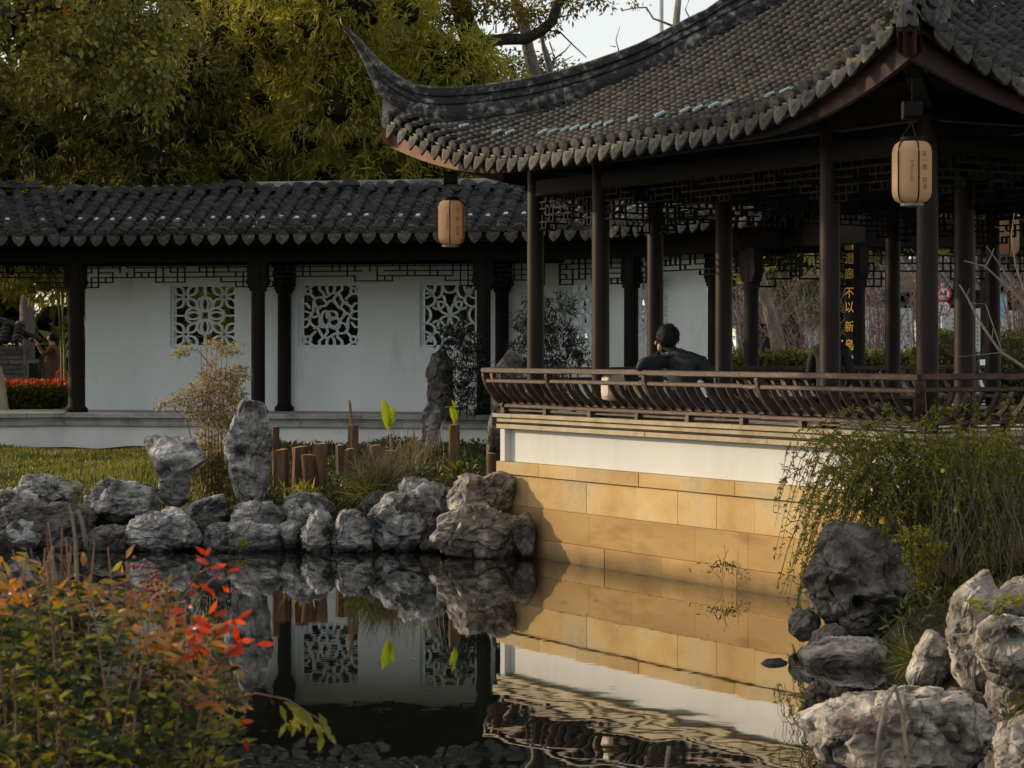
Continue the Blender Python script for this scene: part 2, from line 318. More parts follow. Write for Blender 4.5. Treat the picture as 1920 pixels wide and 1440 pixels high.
M_jacket = surf('slate_blue_jacket', [(0.3, (0.015, 0.020, 0.023)), (0.7, (0.030, 0.037, 0.041))], scale=10, rough=0.75, bump=0.5, bscale=16, bdist=0.02)
M_black = surf('black_cloth', [(0.3, (0.012, 0.014, 0.018)), (0.7, (0.022, 0.025, 0.03))], scale=10, rough=0.8, bump=0.3, bscale=20)
M_coat = surf('brown_coat', [(0.3, (0.11, 0.062, 0.045)), (0.7, (0.16, 0.095, 0.07))], scale=8, rough=0.85, bump=0.4, bscale=14)
M_pink = surf('pale_pink_blouse', [(0.3, (0.46, 0.32, 0.30)), (0.7, (0.56, 0.42, 0.40))], scale=10, rough=0.85, bump=0.3, bscale=20)
M_red = surf('red_cloth', [(0.3, (0.62, 0.035, 0.02)), (0.7, (0.75, 0.07, 0.04))], scale=8, rough=0.6, bump=0.3, bscale=18)
M_cream = surf('cream_canvas', [(0.3, (0.56, 0.48, 0.38)), (0.7, (0.70, 0.62, 0.52))], scale=7, rough=0.9, bump=0.4, bscale=18)
M_brick = surf('grey_brick', [(0.3, (0.12, 0.115, 0.11)), (0.7, (0.22, 0.21, 0.20))], scale=6, rough=0.9, bump=0.3, rnd=0.3)
M_grey = surf('grey_painted_metal', [(0.3, (0.17, 0.19, 0.19)), (0.7, (0.24, 0.27, 0.27))], scale=3, rough=0.6, bump=0.05)
M_steel = surf('pale_grey_steel', [(0.3, (0.46, 0.49, 0.50)), (0.7, (0.54, 0.57, 0.58))], scale=2, rough=0.7, bump=0.0)
M_stele = surf('pale_grey_stele', [(0.3, (0.36, 0.38, 0.38)), (0.7, (0.47, 0.49, 0.49))], scale=1.5, rough=0.85, bump=0.1)
M_ink = surf('engraved_ink', [(0.3, (0.10, 0.10, 0.10)), (0.7, (0.15, 0.15, 0.15))], scale=8, bump=0.0)
M_signred = surf('sign_red', [(0.3, (0.55, 0.03, 0.03)), (0.7, (0.62, 0.05, 0.05))], scale=5, bump=0.0, rough=0.5)
M_signwhite = surf('sign_white', [(0.3, (0.70, 0.72, 0.72)), (0.7, (0.78, 0.80, 0.80))], scale=5, bump=0.0, rough=0.5)
M_signblue = surf('sign_blue', [(0.3, (0.18, 0.42, 0.58)), (0.7, (0.24, 0.50, 0.66))], scale=5, bump=0.0, rough=0.5)
M_beige = surf('beige_stele', [(0.3, (0.40, 0.35, 0.25)), (0.7, (0.52, 0.46, 0.34))], scale=3, bump=0.3, rough=0.9)
M_pave = surf('pale_paving', [(0.3, (0.26, 0.25, 0.23)), (0.7, (0.36, 0.35, 0.32))], scale=1.2, rough=0.9, bump=0.1)
# foliage
L_bamboo = leafmat('bamboo_leaf', [(0.0, (0.045, 0.05, 0.014)), (0.45, (0.11, 0.11, 0.025)), (0.8, (0.19, 0.175, 0.04)), (1.0, (0.32, 0.26, 0.09))], trans=0.5, rough=0.5)
L_bambright = leafmat('bright_bamboo_leaf', [(0.0, (0.15, 0.16, 0.03)), (0.5, (0.29, 0.285, 0.05)), (1.0, (0.43, 0.38, 0.09))], trans=0.54, rough=0.5)
L_tree = leafmat('tallow_leaf', [(0.0, (0.08, 0.088, 0.02)), (0.5, (0.18, 0.18, 0.035)), (0.88, (0.31, 0.29, 0.05)), (0.975, (0.20, 0.17, 0.03)), (1.0, (0.36, 0.09, 0.03))], trans=0.38, rough=0.42, spec=0.45)
L_camphor = leafmat('camphor_leaf', [(0.0, (0.055, 0.055, 0.012)), (0.5, (0.13, 0.12, 0.022)), (0.85, (0.20, 0.16, 0.03)), (1.0, (0.34, 0.15, 0.04))], trans=0.45)
L_nandgreen = leafmat('nandina_green_leaf', [(0.0, (0.013, 0.022, 0.011)), (0.55, (0.040, 0.054, 0.018)), (0.80, (0.17, 0.175, 0.022)), (1.0, (0.40, 0.36, 0.04))], trans=0.45, rough=0.55, spec=0.25)
L_nandorange = leafmat('nandina_orange_leaf', [(0.0, (0.12, 0.11, 0.025)), (0.35, (0.28, 0.16, 0.035)), (0.7, (0.44, 0.16, 0.035)), (1.0, (0.48, 0.24, 0.05))], trans=0.5, rough=0.35, spec=0.5)
L_nandred = leafmat('nandina_red_leaf', [(0.0, (0.42, 0.05, 0.02)), (0.6, (0.60, 0.07, 0.025)), (1.0, (0.66, 0.12, 0.035))], trans=0.5, rough=0.35, spec=0.4)
L_shrub = leafmat('pinkish_shrub_leaf', [(0.0, (0.12, 0.13, 0.04)), (0.4, (0.28, 0.25, 0.11)), (0.8, (0.56, 0.47, 0.30)), (1.0, (0.42, 0.19, 0.13))], trans=0.35)
L_dark = leafmat('dark_shrub_leaf', [(0.0, (0.012, 0.020, 0.014)), (0.6, (0.030, 0.042, 0.030)), (1.0, (0.06, 0.07, 0.05))], trans=0.2, rough=0.4, spec=0.5)
L_jasmine = leafmat('jasmine_leaf', [(0.0, (0.08, 0.095, 0.02)), (0.5, (0.18, 0.185, 0.03)), (0.88, (0.28, 0.27, 0.04)), (1.0, (0.38, 0.33, 0.04))], trans=0.48, rough=0.45)
L_grass = leafmat('grass_blade', [(0.0, (0.06, 0.07, 0.012)), (0.5, (0.15, 0.165, 0.024)), (0.85, (0.25, 0.24, 0.05)), (1.0, (0.36, 0.32, 0.16))], trans=0.4)
L_drygrass = leafmat('dry_grass_blade', [(0.0, (0.07, 0.065, 0.03)), (0.5, (0.16, 0.14, 0.07)), (1.0, (0.34, 0.27, 0.16))], trans=0.3)
L_weed = leafmat('weed_leaf', [(0.0, (0.025, 0.035, 0.010)), (0.6, (0.065, 0.075, 0.018)), (1.0, (0.13, 0.13, 0.03))], trans=0.3)
L_banana = leafmat('banana_leaf', [(0.0, (0.30, 0.36, 0.02)), (1.0, (0.40, 0.44, 0.04))], trans=0.5, rough=0.4)
L_hedge = leafmat('clipped_hedge_leaf', [(0.0, (0.045, 0.06, 0.012)), (0.6, (0.11, 0.12, 0.02)), (1.0, (0.24, 0.22, 0.03))], trans=0.35)
L_redtip = leafmat('red_tip_leaf', [(0.0, (0.30, 0.05, 0.02)), (1.0, (0.50, 0.12, 0.05))], trans=0.4)
L_pine = leafmat('pine_needle', [(0.0, (0.04, 0.05, 0.015)), (0.6, (0.09, 0.10, 0.025)), (1.0, (0.16, 0.15, 0.045))], trans=0.25)
L_plum = leafmat('plum_blossom_bud', [(0.0, (0.22, 0.13, 0.14)), (1.0, (0.38, 0.26, 0.27))], trans=0.3)
L_yellow = leafmat('yellow_flower', [(0.0, (0.75, 0.55, 0.02)), (1.0, (0.80, 0.65, 0.05))], trans=0.3)
M_berry = surf('red_berry', [(0.3, (0.16, 0.012, 0.012)), (0.7, (0.26, 0.025, 0.022))], scale=20, rough=0.25, bump=0.0, spec=0.6)

# pond water: dark, mirror-like at this low angle, ripples stronger where the breeze reaches (near, middle of the pond)
def water_mat():
    m, N, Lk, B = base_mat('pond_water')
    g = N.new('ShaderNodeNewGeometry'); sep = N.new('ShaderNodeSeparateXYZ'); Lk.new(g.outputs['Position'], sep.inputs[0])
    mp = N.new('ShaderNodeMapping'); mp.inputs['Scale'].default_value = (1.9, 0.85, 1); Lk.new(g.outputs['Position'], mp.inputs[0])
    n1 = N.new('ShaderNodeTexNoise'); n1.inputs['Scale'].default_value = 2.0; n1.inputs['Detail'].default_value = 0.6; Lk.new(mp.outputs[0], n1.inputs['Vector'])
    mp2 = N.new('ShaderNodeMapping'); mp2.inputs['Scale'].default_value = (2.0, 5.0, 1); Lk.new(g.outputs['Position'], mp2.inputs[0])
    n2 = N.new('ShaderNodeTexNoise'); n2.inputs['Scale'].default_value = 2.0; n2.inputs['Detail'].default_value = 2.0; Lk.new(mp2.outputs[0], n2.inputs['Vector'])
    # breeze mask by place: calm near the far bank, livelier towards y < 15
    mr = N.new('ShaderNodeMapRange'); mr.inputs[1].default_value = 14.6; mr.inputs[2].default_value = 11.6; mr.inputs[3].default_value = 0.07; mr.inputs[4].default_value = 1.0
    mr.interpolation_type = 'SMOOTHSTEP'; Lk.new(sep.outputs[1], mr.inputs[0])
    b1 = N.new('ShaderNodeBump'); b1.inputs['Strength'].default_value = 1.0
    d1 = N.new('ShaderNodeMath'); d1.operation = 'MULTIPLY'; d1.inputs[1].default_value = 0.0046; Lk.new(mr.outputs[0], d1.inputs[0]); Lk.new(d1.outputs[0], b1.inputs['Distance'])
    Lk.new(n1.outputs[0], b1.inputs['Height'])
    b2 = N.new('ShaderNodeBump'); b2.inputs['Strength'].default_value = 1.0; b2.inputs['Distance'].default_value = 0.00016
    Lk.new(n2.outputs[0], b2.inputs['Height']); Lk.new(b1.outputs[0], b2.inputs['Normal'])
    B.inputs['Base Color'].default_value = (0.010, 0.011, 0.009, 1); B.inputs['Roughness'].default_value = 0.012
    B.inputs['IOR'].default_value = 3.0; B.inputs['Specular IOR Level'].default_value = 0.5
    Lk.new(b2.outputs[0], B.inputs['Normal'])
    gl = N.new('ShaderNodeBsdfGlossy'); gl.inputs['Color'].default_value = (0.95, 0.96, 0.95, 1); gl.inputs['Roughness'].default_value = 0.012; Lk.new(b2.outputs[0], gl.inputs['Normal'])
    mx = N.new('ShaderNodeMixShader'); mx.inputs[0].default_value = 0.36; Lk.new(B.outputs[0], mx.inputs[1]); Lk.new(gl.outputs[0], mx.inputs[2]); Lk.new(mx.outputs[0], N['Material Output'].inputs[0]); return m
M_water = water_mat()

# ------------------------------------------------------------------ ground and pond
dv = Vector((3.355, -5.79, 0)).normalized()           # along the lit face of the pavilion, towards the camera
nv = Vector((-dv.y, dv.x, 0))                          # into the pavilion
K1 = Vector((-0.139, 23.33, 0)); KL, KN = 6.69, 6.82   # corner of the coping, length of the two sides
C1 = K1 + (dv + nv)*0.28; LA, LB = 6.14, 6.26          # corner column and column-to-column sides
UP = Vector((0, 0, 1))
def PV(a, b, z): return C1 + dv*a + nv*b + UP*z        # pavilion coordinates (along, inward, height)
def KV(a, b, z): return K1 + dv*a + nv*b + UP*z

POND = [(-10.5, 7.6), (-10.5, 23.9), (-5.5, 23.75), (-2.5, 23.65), (-0.6, 23.6), (0.35, 23.2), (3.45, 17.8), (2.75, 16.3), (2.35, 15.2), (2.75, 13.4), (2.55, 12.0), (2.65, 10.6), (2.5, 9.0), (1.8, 7.6)]
def pond_sd(X, Y):
    """signed distance to the pond's edge, positive on land"""
    d = np.full(X.shape, 1e9); inside = np.zeros(X.shape, bool); n = len(POND)
    for i in range(n):
        ax, ay = POND[i]; bx, by = POND[(i+1) % n]; ex, ey = bx-ax, by-ay
        t = np.clip(((X-ax)*ex + (Y-ay)*ey)/(ex*ex+ey*ey), 0, 1)
        d = np.minimum(d, np.hypot(X-ax-t*ex, Y-ay-t*ey))
        c = ((ay > Y) != (by > Y)) & (X < (bx-ax)*(Y-ay)/((by-ay) if by != ay else 1e-9) + ax); inside ^= c
    return np.where(inside, -d, d)
def sst(x, a, b):
    t = np.clip((x-a)/(b-a), 0, 1); return t*t*(3-2*t)
def ground_h(X, Y):
    X = np.asarray(X, float); Y = np.asarray(Y, float)
    s = pond_sd(X, Y)
    h = -0.9 + 0.9*sst(s, -0.7, 0.0) + 0.34*sst(s, -0.02, 0.35) + 0.30*sst(s, 0.3, 4.0)
    h = h + 0.22*sst(Y, 34.5, 37.0)
    h = h + 0.02*np.sin(X*2.1+Y*1.3)*sst(s, 0.2, 1) + 0.015*np.sin(X*5.3-Y*4.1)*sst(s, 0.2, 1)
    return h
def gh(x, y): return float(ground_h(np.array([x]), np.array([y]))[0])
def axis(lo, hi, step, far):
    a = list(np.arange(lo, hi+1e-6, step)); out = []; s = step; x = lo
    while x > -far: s *= 1.5; x -= s; out.append(x)
    out = out[::-1] + a; s = step; x = hi
    while x < far: s *= 1.5; x += s; out.append(x)
    return np.array(out)
gx, gy = axis(-11.5, 6.5, 0.16, 900), axis(6.5, 38, 0.16, 900)
GX, GY = np.meshgrid(gx, gy); GZ = ground_h(GX, GY)
nx, ny = len(gx), len(gy)
idx = np.arange(nx*ny).reshape(ny, nx)
Fq = np.stack([idx[:-1, :-1], idx[:-1, 1:], idx[1:, 1:], idx[1:, :-1]], -1).reshape(-1, 4)
mobj('ground', arr_mesh('ground', np.stack([GX, GY, GZ], -1).reshape(-1, 3), Fq, True), M_soil, kind='structure')
wv = [(-10.6, 7.4, 0), (4.0, 7.4, 0), (4.0, 24.4, 0), (-10.6, 24.4, 0)]
mobj('pond_water', arr_mesh('pond_water', wv, [[0, 1, 2, 3]]), M_water, kind='structure')

# ------------------------------------------------------------------ tiles
def arc(r, n, a0=0.0, a1=math.pi): return [(r*math.cos(a0+(a1-a0)*i/n), r*math.sin(a0+(a1-a0)*i/n)) for i in range(n+1)]
def cover_tile(w, l, th=0.014, n=5, lift=0.018):
    """half-barrel tile, x across, y up the slope, z out; lower rim has thickness"""
    V = []; r = w/2
    for (x, z) in arc(r, n): V.append((x, 0, z*0.85+lift))
    for (x, z) in arc(r-th, n): V.append((x, 0.0, z*0.85-0.002))
    for (x, z) in arc(r*0.93, n): V.append((x, l, z*0.85-0.006))
    m = n+1; Fc = []
    for i in range(n):
        Fc.append((i, i+1, 2*m+i+1, 2*m+i)); Fc.append((i, m+i, m+i+1, i+1))
    return np.array(V), np.array(Fc)
def pan_tile(w, l, n=3):
    V = []; r = w/2
    for (x, z) in arc(r, n, math.pi, 2*math.pi): V.append((x, 0, z*0.4+0.016))
    for (x, z) in arc(r, n, math.pi, 2*math.pi): V.append((x, 0, z*0.4-0.004))
    for (x, z) in arc(r, n, math.pi, 2*math.pi): V.append((x, l, z*0.4+0.0))
    m = n+1; Fc = []
    for i in range(n):
        Fc.append((i, i+1, 2*m+i+1, 2*m+i)); Fc.append((i, m+i, m+i+1, i+1))
    return np.array(V), np.array(Fc)
def drip_mesh(name, w, h, th=0.012):
    """shield-shaped drip tile: hangs in the xz plane, face towards -y"""
    pr = [(-w/2, 0.0), (-w*.25, -h*.10), (0, -h*.14), (w*.25, -h*.10), (w/2, 0.0), (w*.50, -h*.30), (w*.36, -h*.62), (w*.17, -h*.86), (0, -h), (-w*.17, -h*.86), (-w*.36, -h*.62), (-w*.5, -h*.30)]
    n = len(pr); V = [(x, -0.012*(1-(2*x/w)**2), z) for x, z in pr] + [(x, th, z) for x, z in pr]
    V.append((0, -0.03, -h*.45)); c = 2*n
    Fc = [(i, (i+1) % n, c) for i in range(n)] + [(i, n+i, n+(i+1) % n, (i+1) % n) for i in range(n)] + [tuple(range(2*n-1, n-1, -1))]
    me = bpy.data.meshes.new(name); me.from_pydata(V, [], Fc); me.update(); return me
def endcap_mesh(name, w, th=0.014, n=8):
    pr = arc(w/2*1.08, n) ; pr = [(x, z*0.85+0.012) for x, z in pr] + [(-w*.30, -0.03), (0, -0.045), (w*.30, -0.03)]
    m = len(pr); V = [(x, -0.006, z) for x, z in pr] + [(x, th, z) for x, z in pr] + [(0, -0.016, 0.012)]
    Fc = [(i, (i+1) % m, 2*m) for i in range(m)] + [(i, m+i, m+(i+1) % m, (i+1) % m) for i in range(m)] + [tuple(range(2*m-1, m-1, -1))]
    me = bpy.data.meshes.new(name); me.from_pydata(V, [], Fc); me.update(); return me
def clip_mesh(name, l, w, h):
    """small ribbed half-round clip on top of a tile row"""
    mb = MB(); n = 6
    pr = [(-w/2, 0), (-w/2, h*.55), (-w*.3, h*.9), (0, h), (w*.3, h*.9), (w/2, h*.55), (w/2, 0)]
    m = len(pr); vs = [(x, y, z) for y in (0, l) for x, z in pr]
    mb.add(vs, [(i, i+1, m+i+1, m+i) for i in range(m-1)] + [tuple(range(m)), tuple(range(2*m-1, m-1, -1))])
    return mb.mesh(name)
def stamp(Vt, Ft, T):
    """T: list of (o, ex, ey, ez) -> joined arrays"""
    O = np.array([t[0] for t in T]); X = np.array([t[1] for t in T]); Y = np.array([t[2] for t in T]); Z = np.array([t[3] for t in T])
    V = O[:, None] + Vt[None, :, 0:1]*X[:, None] + Vt[None, :, 1:2]*Y[:, None] + Vt[None, :, 2:3]*Z[:, None]
    Fc = Ft[None] + (np.arange(len(T))*len(Vt))[:, None, None]
    return V.reshape(-1, 3), Fc.reshape(-1, Ft.shape[1])
def shared(name, V, Fc, mat):
    me = arr_mesh(name, V, Fc); me.materials.append(mat); return me

# ------------------------------------------------------------------ PAVILION
pav = thing('garden_pavilion', 'open square pavilion with upswept grey tiled roof standing over the pond', 'pavilion', PV(LA/2, LB/2, 1.0))

# --- base: stone courses, white band, mouldings, coping
base = empty_part('base_wall', pav)
core = MB(); e = 0.10
core.obox(KV(e, e, -0.9), dv*(KL-2*e), nv*(KN-2*e), UP*2.22)
core.build('plaster_wall', M_warmwhite, base)
floorb = MB(); floorb.obox(KV(0.2, 0.2, 0.9), dv*(KL-0.4), nv*(KN-0.4), UP*0.16)
faces = [(K1, dv, nv, KL), (K1 + dv*KL, nv, -dv, KN), (K1 + nv*KN, -nv, dv, KN)]       # front (lit), right, left: origin, along, inward, length
faces = [(K1, dv, nv, KL), (K1 + dv*KL, nv, -dv, KN), (K1 + nv*KN, -nv, dv, KN), (K1 + dv*KL + nv*KN, -dv, -nv, KL)]
random.seed(3)
def course(o, A, B, L, z0, z1, out, widths, th, mat, name, parent, gap=0.006, jit=0.003):
    x = 0.0; k = 0
    while x < L - 0.02:
        w = widths[k % len(widths)]*random.uniform(0.93, 1.07); k += 1
        if L - (x+w) < 0.25: w = L - x
        mb = MB(); j = random.uniform(-jit, jit)
        c = o + A*(x + w/2) + B*(th/2 - out + j) + UP*((z0+z1)/2)
        mb.bbox(c, A, B, UP, w-gap, th, z1-z0-gap, bev=0.0035)
        mb.build(name, mat, parent); x += w
for fi, (o, A, B, L) in enumerate(faces):
    lit = fi < 3
    W1 = [0.55, 0.62, 0.50, 0.86, 0.70, 0.58]; W2 = [0.80, 0.95, 0.72, 1.02]
    ext = 0.0
    course(o + A*0.0, A, B, L, 0.815, 0.945, 0.030, [0.9, 0.72, 1.1], 0.16, M_stone, 'stone_block', base)
    course(o + A*0.03, A, B, L-0.06, 0.50, 0.815, 0.0, W1, 0.13, M_stone, 'stone_block', base, gap=0.0025)
    course(o + A*0.03, A, B, L-0.06, 0.185, 0.50, 0.0, W2, 0.13, M_stonebrown, 'stone_block', base, gap=0.0025)
    course(o + A*0.03, A, B, L-0.06, -0.20, 0.185, 0.012, [1.1, 0.86, 0.95], 0.14, M_stonebrown, 'stone_block', base, gap=0.0025)
    mb = MB(); mb.obox(o + A*0.12 + B*0.10 + UP*-0.9, A*(L-0.24), B*0.25, UP*1.8); mb.build('stone_backing', M_stone, base)
    # corner strip + frame lines of the white band
    mb = MB()
    for (a0, a1) in ((0.0, 0.07), (L-0.07, L)):
        mb = MB(); mb.obox(o + A*a0 + B*0.035 + UP*0.947, A*(a1-a0), B*0.09, UP*0.34); mb.build('corner_strip', M_warmwhite, base)
    mb = MB(); mb.obox(o + A*0.05 + B*0.075 + UP*0.945, A*(L-0.1), B*0.06, UP*0.337); mb.build('white_panel', M_warmwhite, base)
    course(o - A*0.02, A, B, L+0.04, 1.283, 1.335, 0.02, [0.88, 1.0, 0.95], 0.2, M_coping, 'moulding_stone', base, gap=0.008)
    course(o + A*0.02, A, B, L-0.04, 1.335, 1.352, -0.035, [1.3, 1.1], 0.12, M_greystone, 'moulding_stone', base)
    course(o - A*0.015, A, B, L+0.03, 1.354, 1.398, 0.015, [1.55, 1.8, 1.4], 0.2, M_coping, 'moulding_stone', base, gap=0.003)
    course(o - A*0.05, A, B, L+0.10, 1.402, 1.443, 0.045, [1.9, 2.2, 1.7], 0.38, M_coping, 'coping_slab', base, gap=0.003)
floorb.build('floor', M_greystone, pav)

# --- columns
colgrid = [(a, b) for a in (0, 1.26, 4.89, LA) for b in (0, 1.49, 4.75, LB)]
def column_mesh():
    mb = MB(); r = 0.088
    mb.lathe((0, 0, 0), [(r*1.35, 1.06), (r*1.45, 1.12), (r*1.30, 1.17), (r*1.04, 1.18), (r*1.02, 1.6), (r, 2.6), (r*.97, 3.98)], 18)
    me = mb.mesh('column', True); shade_auto(me, 35); me.materials.append(M_column); return me
CM = column_mesh()
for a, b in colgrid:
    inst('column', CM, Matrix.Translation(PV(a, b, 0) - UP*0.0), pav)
    mb = None
# --- beams (lintels) and hanging fretwork
def fret_bars(W, H, rng, cell=0.075, ends=2, mid=3):
    """bars (x0,z0,x1,z1) of a stepped hanging lattice W wide; z measured down from 0"""
    bars = []; n = max(6, int(round(W/cell))); cw = W/n; rh = H/5
    depth = []
    for i in range(n):
        d = min(i, n-1-i)
        k = 5 if d < 2 else 4 if d < 4 else 3
        if 4 <= d and abs(i - n/2) < n*0.10: k = 4
        depth.append(k)
    bars.append((0, 0, W, 0))
    for r in range(1, 6):
        i = 0
        while i < n:
            if depth[i] >= r:
                ln = rng.choice([1, 2, 2, 3]); j = i
                while j < n and j < i+ln and depth[j] >= r: j += 1
                if rng.random() < 0.8 or r == depth[i] or r == depth[min(j, n-1)]: bars.append((i*cw, -r*rh, j*cw, -r*rh))
                i = j
            else: i += 1
    for i in range(n+1):
        dl = depth[i-1] if i > 0 else depth[0]; dr = depth[i] if i < n else depth[-1]
        full = max(dl, dr)
        for r in range(full):
            edge = (r >= min(dl, dr))
            if edge or rng.random() < 0.55 or i in (0, n): bars.append((i*cw, -r*rh, i*cw, -(r+1)*rh))
    for i in range(n):                                        # closing bottom edge
        bars.append((i*cw, -depth[i]*rh, (i+1)*cw, -depth[i]*rh))
    return bars
def fret(o, A, N_, W, z, H, mat, parent, rng, th=0.016, cell=0.075):
    mb = MB()
    for (x0, z0, x1, z1) in fret_bars(W, H, rng, cell):
        if abs(x1-x0) < 1e-6: mb.cbox(o + A*x0 + UP*(z+(z0+z1)/2), A, N_, UP, th, 0.03, abs(z1-z0)+th*.9)
        else: mb.cbox(o + A*(x0+x1)/2 + UP*(z+z0), A, N_, UP, abs(x1-x0)+th, 0.033, th)
    return mb.build('fretwork', mat, parent)
rng = random.Random(5)
axa = [0, 1.26, 4.89, LA]; axb = [0, 1.49, 4.75, LB]
sides = [(PV(0, 0, 0), dv, nv, axa), (PV(LA, 0, 0), nv, -dv, axb), (PV(0, LB, 0), -nv, dv, [LB-x for x in axb][::-1]), (PV(LA, LB, 0), -dv, -nv, [LA-x for x in axa][::-1]),
         (PV(0, 1.49, 0), dv, nv, axa), (PV(0, 4.75, 0), dv, nv, axa)]
for si, (o, A, B, xs) in enumerate(sides):
    for (x0, x1) in zip(xs[:-1], xs[1:]):
        w = x1-x0
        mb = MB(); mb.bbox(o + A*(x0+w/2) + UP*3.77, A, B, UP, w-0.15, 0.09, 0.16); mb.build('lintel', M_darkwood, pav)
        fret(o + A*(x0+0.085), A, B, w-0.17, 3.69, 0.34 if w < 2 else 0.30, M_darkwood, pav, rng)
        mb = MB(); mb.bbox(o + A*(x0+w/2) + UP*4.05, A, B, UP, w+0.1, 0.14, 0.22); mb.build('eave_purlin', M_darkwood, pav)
# --- roof surface
def eave_o(u): return 1.0 + 0.20*(u/2.85)**2
def roof_z(t, w, L):
    m = min(t, L-t); u = max(0.0, 1.65-m); v = w+1.0
    f = min(1.0, max(0.0, 1-v/2.2))**2
    return 3.97 + 0.42*v + 0.05*v*v*(1 if v > 0 else 0) + 0.088*u*u*f
RF = [(PV(0, 0, 0), dv, nv, LA, LB), (PV(LA, 0, 0), nv, -dv, LB, LA), (PV(LA, LB, 0), -dv, -nv, LA, LB), (PV(0, LB, 0), -nv, dv, LB, LA)]
def RP(face, t, w, dz=0.0):
    o, A, B, L, Lo = face; return o + A*t + B*w + UP*(roof_z(t, w, L)+dz)
roof = empty_part('roof', pav)
OV = 1.2
cvV, cvF = cover_tile(0.125, 0.095); pnV, pnF = pan_tile(0.125, 0.095)
meDrip = drip_mesh('drip_tile', 0.185, 0.17); meDrip.materials.append(M_drip)
meCap = endcap_mesh('end_tile', 0.125); meCap.materials.append(M_drip)
meClip = clip_mesh('tile_clip', 0.10, 0.036, 0.026); meClip.materials.append(M_clip)
meCover = shared('roof_tile', cvV, cvF, M_tilewarm)
random.seed(9)
